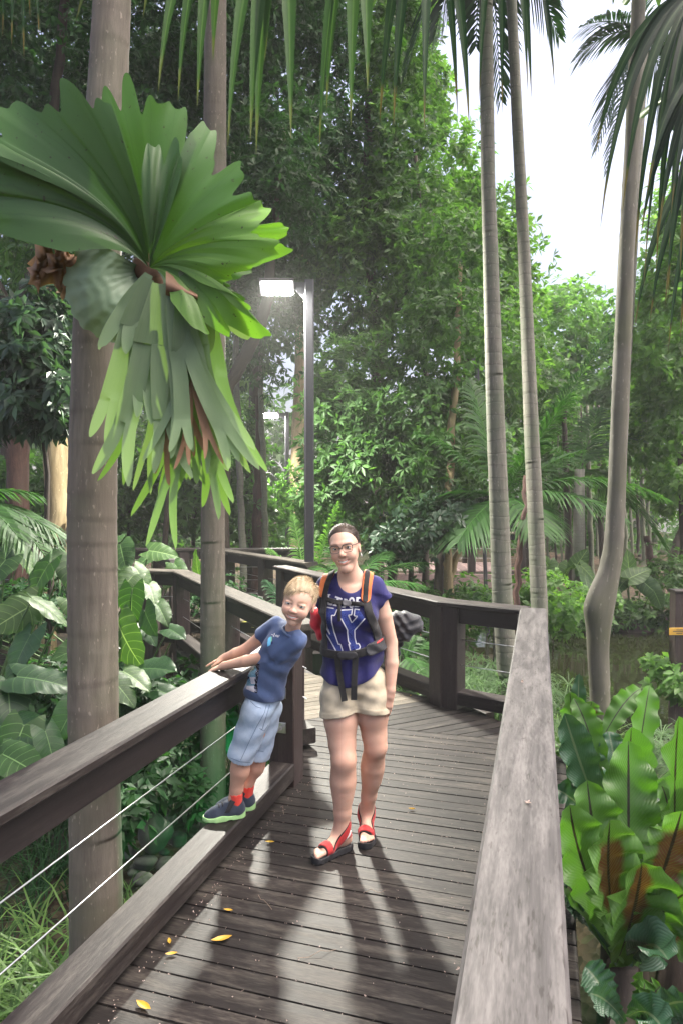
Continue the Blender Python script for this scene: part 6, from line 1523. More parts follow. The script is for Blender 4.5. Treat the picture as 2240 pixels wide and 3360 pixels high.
# sandals
M['red_strap'] = cloth_mat('red_sandal_strap', (.30, .016, .018), (.46, .035, .035), .6)
M['black_cloth'] = cloth_mat('black_webbing', (.006, .006, .007), (.016, .016, .018), .75)
M['sole'] = plain('dark_rubber', (.020, .020, .023), .6, .4, 0, .3, 40, .3)
M['white_cloth'] = cloth_mat('white_strap', (.55, .55, .56), (.70, .70, .70), .7)
for Ft, bg in ((FR, 1), (FL, -1)):
    a = np.minimum(Ft.w(-.04, -.08, 0), Ft.w(.28, .08, 0)); b = np.maximum(Ft.w(-.04, -.08, 0), Ft.w(.28, .08, 0)); a = np.minimum(a, b) - .03; b = np.maximum(a, b) + .03
    a[2] = -.004; b[2] = .16
    S2 = Sdf(a, b, .003); f, sd, z = Ft.frame(S2.grid())
    def cap2(f0, s0, f1, s1, r0, r1):
        t_ = np.clip(((f - f0) * (f1 - f0) + (sd - s0) * (s1 - s0)) / ((f1 - f0) ** 2 + (s1 - s0) ** 2), 0, 1)
        return np.hypot(f - f0 - t_ * (f1 - f0), sd - s0 - t_ * (s1 - s0)) - (r0 + t_ * (r1 - r0))
    d2 = np.minimum(np.minimum(cap2(.030, 0, .17, -.004 * bg, .036, .047), cap2(.17, -.004 * bg, .212, .008 * bg, .047, .040)), cap2(.17, .012 * bg, .215, .014 * bg, .03, .034))
    zt = .032 - .006 * np.clip((f - .10) / .1, 0, 1) + .008 * np.clip((f - .22) / .03, 0, 1) + .004 * (np.abs(d2) < .006)
    za = S2.grid()[2]
    lug = .003 * (np.sin(f * 260) > .2) * (za < .008) * (d2 > -.012)
    top = solid_part('sandal', S2, np.maximum(np.maximum(d2 + lug, za - zt), -.001 - za + .0015), M['sole'], wo)
    S3 = Sdf(a, b, .003); Ft.build(S3, toes=False, big=bg); Kx, Ax = (KR, AR) if bg == 1 else (KL, AL); S3.cone(Ax, Ax + (Kx - Ax) * .3, .0355, .037, .02)
    ff = S3.F; zz_ = z + Ft.z0
    tl = (f - .085) * .75 + (z - .060) * .66                  # across the instep
    m_t = np.abs(f - .166 + sd * bg * .12); m_a = np.abs(tl); m_h = np.where((z > .028), np.abs(z - .062 - .12 * (f - .03)), 9)
    keep = np.maximum(.022 - zz_, ff - .0055)
    inn = -(ff + .004)
    for nm, wid, off, mt in (('strap', .0195, .0045, 'black_cloth'), ('strap', .0155, .0065, 'red_strap')):
        for mm in (m_t, m_a):
            solid_part(nm, S3, np.maximum(np.maximum(ff - off, mm - wid), np.maximum(-(ff + .006), .020 - zz_)), M[mt], top, 0)
    solid_part('strap', S3, np.maximum(np.maximum(ff - .0055, m_h - .010), np.maximum(np.maximum(-(ff + .006), f - .085), .020 - zz_)), M['red_strap'], top, 0)
    sidep = np.abs(z - .035 - (.115 - f) * .55)
    out = np.maximum(np.maximum(ff - .0060, sidep - .009), np.maximum(np.maximum(np.abs(f - .075) - .045, .016 - np.abs(sd)), np.maximum(-(ff + .006), .020 - zz_)))
    solid_part('side_strap', S3, out, M['white_cloth'], top, 0)
# shirt
M['navy'] = cloth_mat('navy_cotton', (.009, .009, .062), (.019, .018, .115), .75, 9)
S = Sdf((-.22, 3.20, .78), (.34, 3.70, 1.46), .004)
torso_w(S, .011, .026)
S.ell(P(1157, 2215, 3.44), (.168, .112, .11), None, .05)
SL = Sdf((-.22, 3.20, .78), (.34, 3.70, 1.46), .004); XS = SL.grid(); FS = None
for sgn, a, b, c in ((1, P(1228, 1936, 3.44), P(1253, 1970, 3.445), P(1254, 1982, 3.44)), (-1, P(1068, 1932, 3.45), P(1044, 1972, 3.47), P(1042, 1987, 3.47))):
    SL.F[:] = .5; SL.cone(a, b, .053, .055, 0); n_ = unit(V3(sgn * .72, 0, -.70))
    f_ = np.maximum(SL.F, (XS[0] - c[0]) * n_[0] + (XS[1] - c[1]) * n_[1] + (XS[2] - c[2]) * n_[2]); FS = f_ if FS is None else np.minimum(FS, f_)
q_ = np.clip(.5 + .5 * (S.F - FS) / .02, 0, 1); S.F = S.F * (1 - q_) + FS * q_ - .02 * q_ * (1 - q_)
for px in (1085, 1218): S.cone(P(px, 1918, 3.445), P(1150, 1893, 3.45), .043, .052, .03)
X = S.grid()
hx = [P(a, 2200, 3.34)[0] for a in (1040, 1080, 1130, 1190, 1230, 1266)]; hz = [P(1150, b, 3.34)[2] for b in (2222, 2246, 2257, 2242, 2216, 2180)]
F = S.F.copy()
lowm = np.clip((1.03 - X[2]) / .08, 0, 1)
F += lowm * .0075 * np.sin(X[0] * 62 + 6 * X[1] + 1.0) + .0022 * np.sin(X[0] * 40 + X[2] * 75) * np.clip((X[2] - .95) / .1, 0, 1)
F += .0035 * np.sin((X[2] + X[0] * .7) * 85) * np.clip((X[0] - .10) / .08, 0, 1) * (X[2] > 1.02) * (X[2] < 1.30)
F = np.maximum(F, np.interp(X[0], hx, hz) - X[2])
nk = P(1151, 1886, 3.34); F = np.maximum(F, -(np.sqrt(((X[0] - nk[0]) / .076) ** 2 + ((X[1] - nk[1]) / .16) ** 2 + ((X[2] - nk[2]) / .094) ** 2) - 1) * .06)
ShF = F; V, Q = S.mesh(F); V = smooth_mesh(V, Q, 2); shirt = cmesh('t_shirt', V, Q, M['navy'], wo, None, 0); bvS = bvh_of(V, Q)
ShS = S
# print on the shirt (traced in its own pixels)
def zA(q): return [(1040 + a / 7.84, 1920 + b / 7.84) for a, b in q]
t = NT('paisley_print'); o = t.coord()
vo = t.n('ShaderNodeTexVoronoi', Scale=95.0); t.l(t.scale(o, (1, .2, 1)), vo.inputs['Vector'])
wv = t.math('SINE', t.math('MULTIPLY', vo.outputs['Distance'], 26))
t.bsdf(t.ramp(wv, [(.35, (.014, .018, .13)), (.6, (.06, .10, .34))]), .75, .2); M['paisley'] = t.m
mb = MB()
for poly in ([(620, 650), (890, 630), (870, 765), (800, 775), (885, 960), (1025, 805), (950, 790), (970, 620), (1085, 640), (1215, 850), (960, 1160), (975, 1400), (1010, 1510), (1070, 1510), (1095, 1590), (1060, 1650), (860, 1670), (820, 1520), (850, 1510), (800, 1440), (780, 1165), (620, 860)],
             [(230, 570), (520, 620), (450, 775), (375, 780), (385, 960), (440, 1200), (550, 1520), (600, 1525), (650, 1690), (480, 1690), (330, 1400), (215, 1215), (320, 1240), (190, 770), (165, 755)]):
    patch(mb, bvS, zA(poly), 2.2, .0015)
mb.part('print_fill', M['paisley'], shirt)
M['white_print'] = cloth_mat('white_print', (.50, .50, .56), (.68, .68, .72), .8)
for pl in ([(620, 645), (895, 625)], [(900, 600), (880, 762), (798, 772), (885, 970), (1032, 802), (945, 790), (965, 612), (1085, 632)], [(618, 860), (780, 1160), (775, 1205), (800, 1450), (850, 1512), (808, 1512), (850, 1680)],
           [(1225, 858), (960, 1160), (965, 1350), (1005, 1512), (1062, 1500), (1105, 1580), (1080, 1642), (990, 1665)], [(435, 600), (225, 562), (160, 760), (198, 765), (260, 1080), (335, 1265)], [(130, 560), (105, 800), (180, 1000), (325, 1245)],
           [(205, 1205), (330, 1400), (490, 1690)], [(525, 620), (455, 782), (378, 775), (382, 950), (440, 1200), (550, 1522), (602, 1520), (655, 1690)]):
    mb = MB(); stroke(mb, bvS, zA(pl), 3.6, .003)
    if mb.F: mb.part('print_outline', M['white_print'], shirt)
# the curved line of capitals above: A L T I O R
for pl, wd in (([(150, 490), (215, 245), (240, 245)], 5), ([(230, 250), (262, 470)], 6), ([(300, 245), (290, 480), (385, 500)], 6), ([(268, 248), (350, 248)], 4), ([(385, 510), (385, 470)], 4), ([(470, 300), (640, 360)], 6), ([(548, 330), (470, 520)], 7), ([(415, 510), (512, 530)], 4),
               ([(690, 360), (770, 375)], 4), ([(728, 365), (690, 560)], 7), ([(640, 560), (720, 575)], 4), ([(860, 330), (825, 400), (825, 500), (850, 560), (900, 565), (930, 500), (940, 400), (915, 335), (860, 330)], 6),
               ([(1000, 330), (1090, 325), (1100, 350)], 5), ([(1030, 330), (1010, 540)], 7), ([(1015, 430), (1085, 430)], 4), ([(1060, 430), (1085, 550)], 6), ([(950, 550), (1060, 550)], 4)):
    mb = MB(); stroke(mb, bvS, zA(pl), wd, .003)
    if mb.F: mb.part('print_letter', M['white_print'], shirt)
# shorts
M['cream'] = cloth_mat('cream_cotton', (.42, .36, .26), (.54, .475, .355), .85, 10)
S = Sdf((-.22, 3.22, .62), (.34, 3.72, 1.02), .004)
S.ell(P(1165, 2232, 3.440), (.160, .112, .115), None, .03)
S.cone(P(1116, 2275, 3.43), P(1116, 2400, 3.405), .102, .104, .014); S.cone(P(1213, 2275, 3.44), P(1218, 2400, 3.44), .100, .098, .014)
X = S.grid(); F = S.F.copy()
F += .003 * np.sin(X[2] * 95 + X[0] * 30) * np.exp(-((X[0] - .07) / .12) ** 2) + .0025 * np.sin(X[2] * 60 - X[0] * 80)
hm = np.interp(X[0], [P(a, 2300, 3.34)[0] for a in (1059, 1165, 1178, 1262)], [P(1150, b, 3.34)[2] for b in (2362, 2341, 2344, 2352)])
F = np.maximum(F, hm - X[2]); F = np.maximum(F, X[2] - 1.0)
band = (X[2] - hm); F -= .002 * (band < .027)
sh = solid_part('shorts', S, F, M['cream'], wo, 1)
# hair
S = Sdf(HW - .17, HW + .17, .003); LH = Loc(S, HW, AW, .99); LH.ell((0, .016, .034), (.0742, .099, .0865), .02); LH.ell((0, -.020, .020), (.0625, .070, .074), .02)
LH.ell((.004, .108, .004), (.040, .034, .044), .02); LH.ell((0, .060, -.030), (.052, .050, .050), .03)
X = S.grid(); pl_ = LH.inv(np.stack(X, -1).reshape(-1, 3)); x, y, z = (pl_[:, i].reshape(X[0].shape) for i in range(3))
cut = -(z * .62 + y + .017 - np.abs(x) * .16)
F = np.maximum(S.F + .0060 * (1 - np.clip(-cut / .022, 0, 1)), cut); F = np.maximum(F, -.075 - z)
F += .0010 * np.sin(np.arctan2(x, z + .02) * 46) * np.clip((y + .05) / .04, 0, 1)
V, Q = S.mesh(F); V = smooth_mesh(V, Q, 1)
rr = np.random.default_rng(3); hb = make_mesh('hair', V, Q, M['hair_w'], True, {'tint': ('FACE', 'FLOAT', np.full(len(Q), .6))})
hair = link('hair', hb, wo)
pl_ = LH.inv(V); ii = rr.integers(0, len(V), 8000); p = V[ii]; pl2 = pl_[ii]
nn_ = p - LH.w((0, .02, .02)); nn_ /= np.linalg.norm(nn_, axis=1, keepdims=True)
bk = LH.w((0, .13, .0)) - p; bk -= (bk * nn_).sum(1, keepdims=True) * nn_; bk /= np.linalg.norm(bk, axis=1, keepdims=True) + 1e-9
bk += nn_ * .02 + rr.normal(size=bk.shape) * .03
V2, F2, t2 = strands('h', p, bk, .040, .0014, None, None, rr, 4, -nn_ * .26)
wisp = rr.choice(np.where(pl_[:, 1] > .04)[0], 60); pw = V[wisp]; nw = pw - LH.w((0, .02, .02)); nw /= np.linalg.norm(nw, axis=1, keepdims=True)
V3_, F3, t3 = strands('w', pw, nw * .5 + rr.normal(size=nw.shape) * .5, .05, .0010, None, None, rr, 4, rr.normal(size=nw.shape) * .4)
leaf_part('hair_strands', hair, np.concatenate([V2, V3_]), np.concatenate([F2, F3 + len(V2)]), np.concatenate([t2, t3]), M['hair_w'])
# glasses, earring, ring
gl_ = MB()
for q in (-1, 1):
    pts = []
    for a in np.linspace(0, 2 * math.pi, 33):
        ca, sa = math.cos(a), math.sin(a); e = 3.2
        u_ = .0232 * abs(ca) ** (2 / e) * (1 if ca > 0 else -1); v_ = .0195 * abs(sa) ** (2 / e) * (1 if sa > 0 else -1)
        pts.append(LH.w((q * .0310 + u_ * (1 + .08 * (v_ > 0)), -.1005 + .22 * max(0, abs(q * .031 + u_) - .02) , .0035 + v_ * (.92 if v_ < 0 else 1))))
    gl_.tube(pts, [.0019 if p_[2] > HW[2] + .004 else .0013 for p_ in pts], 6, False)
    gl_.tube([LH.w((q * .0545, -.0925, .0150)), LH.w((q * .0640, -.070, .0155)), LH.w((q * .0725, .004, .0145)), LH.w((q * .0725, .026, -.002))], .0016, 6)
gl_.tube([LH.w((-.0095, -.1010, .008)), LH.w((0, -.1045, .011)), LH.w((.0095, -.1010, .008))], .0016, 6)
gs = gl_.part('glasses', M['black_metal'], wo, True)
mb = MB(); mb.tube([LH.w((.0735, .006, -.036)), LH.w((.0750, .004, -.048)), LH.w((.0740, .003, -.058)), LH.w((.0720, .002, -.062))], [.0012, .0035, .0042, .0018], 8); mb.part('earring', M['steel'], wo, True)
rg = tips_w[2] + V3(.002, 0, .052); mb = MB()
mb.tube([rg + V3(.0105 * math.cos(a), .0105 * math.sin(a), 0) for a in np.linspace(0, 2 * math.pi, 17)], .0018, 6, False); mb.part('ring', M['steel'], wo, True)

# ------------------------------------------------------------------ her backpack
bp = thing('backpack', 'black trekking backpack with orange straps on the woman\'s back', 'backpack', P(1165, 2150, 3.62))
M['black_bag'] = cloth_mat('black_nylon', (.010, .011, .014), (.028, .030, .036), .55, 12)
M['orange_strap'] = cloth_mat('orange_padding', (.50, .12, .035), (.66, .19, .06), .7)
M['red_bag'] = cloth_mat('red_nylon', (.48, .020, .035), (.70, .045, .06), .5, 10)
S = Sdf(P(1165, 2060, 3.68) - V3(.30, .20, .36), P(1165, 2060, 3.68) + V3(.32, .2, .36), .005)
S.ell(P(1160, 2010, 3.70), (.125, .09, .20), None, .03); S.ell(P(1162, 2110, 3.69), (.135, .10, .15), None, .03)
X = S.grid(); solid_part('pack_body', S, S.F + .004 * np.sin(X[2] * 40 + X[0] * 22), M['black_bag'], bp)
S = Sdf(P(1330, 2060, 3.62) - V3(.22, .16, .16), P(1330, 2060, 3.62) + V3(.2, .16, .16), .004)
S.ell(P(1338, 2042, 3.62), (.085, .075, .052), np.array(Matrix.Rotation(R(14), 3, 'Y')), .02); S.ell(P(1318, 2075, 3.60), (.060, .06, .055), None, .03); S.cone(P(1300, 2040, 3.62), P(1230, 2050, 3.66), .055, .07, .03); S.cone(P(1305, 2085, 3.61), P(1296, 2150, 3.60), .030, .022, .02)
X = S.grid(); F = S.F + .0045 * np.sin(X[0] * 70 + X[2] * 95 + 2 * np.sin(X[0] * 40)) + .0025 * np.sin(X[2] * 150 - X[0] * 40)
solid_part('rolled_cover', S, F, M['black_bag'], bp)
S = Sdf(P(1040, 2050, 3.60) - V3(.14, .12, .16), P(1040, 2050, 3.60) + V3(.14, .12, .16), .004)
S.ell(P(1040, 2030, 3.60), (.038, .05, .066), None, .01); S.ell(P(1050, 2078, 3.60), (.026, .05, .042), None, .012)
X = S.grid(); solid_part('side_pouch', S, S.F + .004 * np.sin(X[2] * 80 + X[0] * 50), M['red_bag'], bp)
X = ShS.grid(); front = X[1] - 3.46
def band(name, pts, wd, off, mat, parent, Yd=3.33, lim=None):
    w_ = [P(a, b, Yd) for a, b in pts]
    F = np.maximum(np.maximum(ShF - off, polyd(X[0], X[2], w_) - wd / 2), np.maximum(-(ShF + .002), front if lim is None else lim))
    return solid_part(name, ShS, F, mat, parent, 1)
raw = ShF
for pts_o, pts_b, pts_l in (([(1082, 1882), (1066, 1915), (1058, 1950)], [(1090, 1880), (1073, 1920), (1064, 1960), (1060, 2010)], [(1062, 1958), (1057, 2010), (1056, 2080), (1062, 2150)]),
                            ([(1212, 1888), (1204, 1925), (1200, 1962)], [(1207, 1885), (1200, 1930), (1198, 1968)], [(1199, 1962), (1210, 2010), (1230, 2060), (1250, 2120)])):
    st = band('shoulder_strap', pts_o, .050, .011, M['orange_strap'], bp)
    band('webbing', pts_b, .027, .0145, M['black_cloth'], st)
    band('lower_strap', pts_l, .042, .010, M['black_cloth'], st)
band('sternum_strap', [(1058, 1967), (1110, 1977), (1150, 1980), (1186, 1982)], .021, .010, M['black_cloth'], bp)
band('strap_tail', [(1113, 1980), (1113, 2032)], .015, .012, M['black_cloth'], bp)
band('buckle', [(1131, 1978), (1143, 1979)], .026, .018, plain('grey_plastic', (.10, .10, .11), .4), bp)
band('hip_belt', [(1052, 2148), (1100, 2150), (1140, 2150), (1185, 2142), (1225, 2130), (1268, 2118)], .040, .013, M['black_cloth'], bp, lim=X[1] - 3.60)
band('belt_wing', [(1218, 2132), (1268, 2118)], .058, .020, M['black_bag'], bp)
band('zip_pull', [(1238, 2112), (1256, 2106)], .010, .024, M['red_strap'], bp)
band('belt_buckle', [(1118, 2150), (1160, 2147)], .034, .022, M['sole'], bp)
for pts in ([(1106, 2150), (1112, 2205), (1122, 2260), (1130, 2300)], [(1166, 2148), (1163, 2200), (1161, 2250), (1160, 2296)]):
    q3 = []
    for i, (a, b) in enumerate(pts):
        h = on_surf(bvS, a, min(b, 2225), .012); y = h[1] if h is not None else 3.31
        q3.append(P(a, b, y - .004 * i))
    mb = MB()
    for a, b in zip(q3[:-1], q3[1:]): mb.beam(a, b + (b - a) * .02, .030, .003, up=(0, -1, 0), ch=.0008)
    mb.part('strap_end', M['black_cloth'], bp)
# ================================================================== the boy
bo = thing('person', 'blond boy in blue T-shirt and pale denim shorts standing on the kick rail, leaning back', 'person', (-.58, 3.42, .15))
S = Sdf((-.76, 3.02, .14), (-.04, 3.70, 1.44), .0032)
HB = P(981, 1977, 3.235); AB = frame(R(9), R(-14), R(3)); LB = ChildLoc(S, HB, AB, .985)
def torso_b(S, o=0.0):
    S.ell(P(870, 2268, 3.41), (.083 + o, .080 + o, .090), None, .03)
    S.ell(P(878, 2225, 3.395), (.082 + o, .080 + o, .085), None, .04)
    S.ell(P(902, 2170, 3.365), (.082 + o, .080 + o, .085), None, .04)
    S.ell(P(928, 2122, 3.335), (.088 + o, .080 + o, .085), None, .04)
    S.cone(P(912, 2062, 3.39), P(974, 2100, 3.28), .037 + o, .037 + o, .03)
torso_b(S)
face(LB, True)
S.cone(P(955, 2078, 3.325), P(973, 2025, 3.275), .038, .033, .02)
SHL, SHR = P(978, 2103, 3.265), P(908, 2052, 3.405)
EL, WL = P(866, 2157, 3.335), P(738, 2184, 3.43)
ER, WR = P(806, 2132, 3.50), P(738, 2158, 3.555)
S.chain([SHL, SHL * .5 + EL * .5, EL, EL * .55 + WL * .45, WL], [.040, .036, .0305, .029, .0205], .008)
S.chain([SHR, SHR * .5 + ER * .5, ER, ER * .55 + WR * .45, WR], [.038, .034, .0295, .028, .0205], .008)
hand(S, WL, P(690, 2199, 3.47) - WL, V3(.05, .25, -1), V3(0, 1, 0), .70, .06, .07, fingers=(.066, .074, .069, .055))
hand(S, WR, P(700, 2173, 3.56) - WR, V3(.05, -.1, -1), V3(0, -1, 0), .68, .10, .07, fingers=(.066, .074, .069, .055))
HLp, HRp = P(848, 2325, 3.385), P(875, 2322, 3.465)
KLp, KRp = P(792, 2478, 3.41), P(850, 2470, 3.50)
ALp, ARp = np.array([-.540, 3.440, .255]), np.array([-.500, 3.530, .255])
for h_, k_, a_ in ((HLp, KLp, ALp), (HRp, KRp, ARp)):
    S.chain([h_, h_ * .5 + k_ * .5, k_], [.070, .060, .045], .03)
    d = a_ - k_; S.chain([k_, k_ + d * .35, k_ + d * .8, a_], [.046, .044, .033, .030], .010); S.ell(k_ + d * .30 + V3(.014, .0, 0), (.034, .032, .06), None, .03)
    S.cone(a_, a_ + V3(-.01, 0, -.05), .028, .03, .02)
V, Q = S.mesh(); V = smooth_mesh(V, Q, 1)
bcol = face_col(LB, V, (.58, .38, .29), (.58, .24, .20), (.34, .22, .12), (.70, .33, .26), True)
pw = LB.inv(V); far = np.linalg.norm(pw, axis=1) > .155; bcol[far] = (.55, .34, .245)
lg = far & (V[:, 2] < .75); bcol[lg] = (.55, .325, .24)
for c, s_ in ((EL, .035), (ER, .035)):
    m = .35 * np.exp(-np.linalg.norm(V - c, axis=1) ** 2 / s_ ** 2)[:, None]; bcol = bcol * (1 - m) + np.array([.66, .27, .19]) * m
body = cmesh('body', V, Q, M['skin_b'], bo, bcol, 0)
eye_parts(LB, body, (.11, .13, .14), M['hair_b'], True)
mb = MB(); nkc = P(957, 2072, 3.29); axn = unit(P(973, 2025, 3.275) - P(955, 2078, 3.325) + V3(0, .02, 0)); e1 = unit(np.cross(axn, V3(0, 1, 0))); e2 = np.cross(axn, e1)
M['blue_tee'] = cloth_mat('blue_cotton', (.050, .080, .175), (.078, .118, .235), .85, 8)
S = Sdf((-.62, 3.10, .74), (-.05, 3.62, 1.28), .0035)
torso_b(S, .012)
S.ell(P(868, 2268, 3.41), (.098, .094, .075), None, .03)
XS = S.grid(); SL = Sdf((-.62, 3.10, .74), (-.05, 3.62, 1.28), .0035); FS = None
for a, b, ra, rb in ((SHL + V3(-.005, 0, -.004), P(905, 2146, 3.305), .045, .057), (SHR, P(857, 2088, 3.445), .045, .048)):
    SL.F[:] = .5; d = unit(b - a); e = b + d * .08; SL.cone(a, e, ra, rb, 0)
    f_ = np.maximum(SL.F, (XS[0] - b[0]) * d[0] + (XS[1] - b[1]) * d[1] + (XS[2] - b[2]) * d[2]); FS = f_ if FS is None else np.minimum(FS, f_)
q_ = np.clip(.5 + .5 * (S.F - FS) / .018, 0, 1); F = S.F * (1 - q_) + FS * q_ - .018 * q_ * (1 - q_)
low = np.clip((1.06 - XS[2]) / .12, 0, 1)
F += low * .0032 * np.sin(XS[2] * 60 + XS[0] * 42 + 2 * np.sin(XS[1] * 30)) + .0025 * np.sin((XS[0] - XS[2]) * 80) * (XS[2] > .98)
hz0 = P(799, 2290, 3.36)[2], P(928, 2304, 3.36)[2]; hx0 = P(799, 2290, 3.36)[0], P(928, 2304, 3.36)[0]
F = np.maximum(F, hz0[0] + (hz0[1] - hz0[0]) * (XS[0] - hx0[0]) / (hx0[1] - hx0[0]) - XS[2])
nk = P(962, 2060, 3.262); ax = unit(P(973, 2025, 3.275) - P(955, 2078, 3.325))
rel = [XS[i] - nk[i] for i in range(3)]; al = sum(rel[i] * ax[i] for i in range(3)); rd = np.sqrt(np.maximum(sum(rel[i] ** 2 for i in range(3)) - al ** 2, 0))
F = np.maximum(F, np.minimum(.052 - rd, al + .008))
V, Q = S.mesh(F); V = smooth_mesh(V, Q, 2); tee = cmesh('t_shirt', V, Q, M['blue_tee'], bo, None, 0); bvB = bvh_of(V, Q); TeeF = F; TeeS = S
mb.tube([nkc + (e1 * math.cos(a) * .047 + e2 * math.sin(a) * .050) for a in np.linspace(0, 2 * math.pi, 33)], .0065, 8, False); mb.part('collar', M['blue_tee'], tee, True)
def zB(q): return [(780 + a / 9.044, 2040 + b / 9.044) for a, b in q]
rr = np.random.default_rng(12)
t = NT('sequin_patch'); t.bsdf(t.attr('col').outputs['Color'], .22, .7, None, .25); M['sequin'] = t.m
t = NT('tee_print'); t.bsdf(t.attr('col').outputs['Color'], .7, .3); M['tee_print'] = t.m
def colpatch(name, polys, colf, mat, step, off):
    mb = MB(); cols = []
    for poly in polys: patch(mb, bvB, zB(poly), step, off, cols, colf)
    if not mb.V: return
    V = np.concatenate(mb.V); cc = np.repeat(np.array(cols), 4, 0)
    me = make_mesh(name, V, mb.F, mat, False, {'col': ('POINT', 'FLOAT_COLOR', np.concatenate([cc, np.ones((len(cc), 1))], 1))}); link(name, me, tee)
def seq(x, y):
    u, v = (x - 780) * 9.044, (y - 2040) * 9.044
    edge = u > 560 - (v - 1250) * .085 - (18 * math.sin(v * .03))
    if edge: return (.010, .010, .022) if rr.random() > .08 else (.6, .65, .9)
    k = math.sin(u * .021 + 1.3) * math.sin(v * .0135 + .4) + .5 * math.sin(v * .031 + u * .012)
    if v > 1900 or (1640 < v < 1900 and u > 360 + (v - 1640) * .2 and v < 1850) or k > 1.05: return tuple(np.array((.62, .60, .66)) * rr.uniform(.85, 1.1))
    if k < -.85: return (.02, .04, .08)
    return tuple(np.array((.13, .27, .36)) * rr.uniform(.6, 1.5))
colpatch('sequin_patch', [[(365, 1265), (655, 1250), (640, 1420), (620, 1600), (590, 1760), (590, 1900), (600, 2060), (575, 2120), (440, 2080), (262, 2000), (275, 1840), (300, 1600), (335, 1400)], [(560, 880), (610, 800), (680, 720), (745, 685), (735, 720), (690, 800), (640, 860), (560, 905)]], seq, M['sequin'], 1.2, .003)
colpatch('fish_print', [[(905, 490), (960, 450), (1020, 445), (1015, 560), (1000, 640), (960, 700), (890, 735), (885, 640)]], lambda x, y: (.16, .52, .80) if (x - 780) * 9.044 < 985 else (.25, .62, .35), M['tee_print'], 1.2, .002)
colpatch('dark_print', [[(1015, 570), (1045, 600), (1050, 640), (990, 690), (985, 620)]], lambda x, y: (.03, .025, .10), M['tee_print'], 1.2, .0025)
mb = MB()
for pl, wd in (([(1005, 378), (1050, 385)], 2), ([(1110, 345), (1085, 350), (1100, 390), (1060, 400), (1065, 440), (1085, 435)], 2.2), ([(1130, 400), (1120, 445)], 2.2), ([(1135, 405), (1160, 395), (1175, 410), (1165, 455)], 2.2), ([(1215, 405), (1185, 420), (1185, 455), (1215, 450)], 2.0), ([(1245, 395), (1215, 455)], 2.0)):
    stroke(mb, bvB, zB(pl), wd, .003, 1.5)
if mb.V: mb.part('letter_print', M['white_print'], tee)
# shorts, socks, shoes
t = NT('pale_denim'); o = t.coord()
c = t.ramp(t.noise(o, 9, 4, .6), [(.3, (.26, .36, .50)), (.55, (.42, .52, .66)), (.8, (.56, .64, .74))])
h = t.math('ADD', t.noise(t.scale(o, (1, 1, .4)), 22, 3), t.math('MULTIPLY', t.noise(o, 500, 1), .3))
t.bsdf(c, .85, .2, t.bump(h, .4, .006)); M['denim'] = t.m
M['denim_dark'] = cloth_mat('denim_seam', (.09, .13, .22), (.15, .20, .30), .85)
S = Sdf((-.66, 3.20, .42), (-.18, 3.68, .88), .0035); XS = S.grid(); Fz = None
S.ell(P(868, 2275, 3.415), (.093, .088, .09), None, .03)
pel = S.F.copy()
for h_, k_, hemY, r0, r1 in ((HLp, KLp, P(788, 2497, 3.41)[2], .081, .065), (HRp, KRp, P(852, 2468, 3.5)[2], .080, .061)):
    S.F[:] = .5; d = unit(k_ - h_); S.cone(h_, k_ + d * .06, r0, r1, 0)
    al = (XS[0] - k_[0]) * d[0] + (XS[1] - k_[1]) * d[1] + (XS[2] - k_[2]) * d[2]
    f_ = np.maximum(S.F + .0022 * np.sin(al * 62 + XS[1] * 25 + XS[0] * 30), al - .020 - .0025 * np.sin(XS[0] * 320 + XS[1] * 280)); Fz = f_ if Fz is None else np.minimum(Fz, f_)
q_ = np.clip(.5 + .5 * (pel - Fz) / .02, 0, 1); F = pel * (1 - q_) + Fz * q_ - .02 * q_ * (1 - q_)
F = np.maximum(F, XS[2] - .845)
V, Q = S.mesh(F); V = smooth_mesh(V, Q, 1); dsh = cmesh('shorts', V, Q, M['denim'], bo, None, 0); bvD = bvh_of(V, Q)
mb = MB()
for pl in ([(875, 2312), (868, 2340), (845, 2380), (820, 2430), (790, 2495)], [(886, 2312), (876, 2345), (860, 2395)], [(822, 2300), (840, 2318), (858, 2324)], [(852, 2390), (867, 2399), (880, 2380)], [(754, 2486), (790, 2500), (822, 2502)], [(842, 2463), (866, 2466)]):
    stroke(mb, bvD, pl, 1.6, .0015)
mb.part('seam', M['denim_dark'], dsh)
M['sock'] = cloth_mat('red_sock', (.52, .035, .025), (.68, .06, .04), .9)
M['shoe'] = cloth_mat('navy_shoe_mesh', (.016, .024, .042), (.034, .046, .072), .8, 20); M['green_sole'] = plain('pale_green_rubber', (.30, .52, .22), .6, .4, 0, .12, 30)
M['shoe_dark'] = cloth_mat('black_shoe_lining', (.008, .009, .012), (.018, .018, .022), .8)
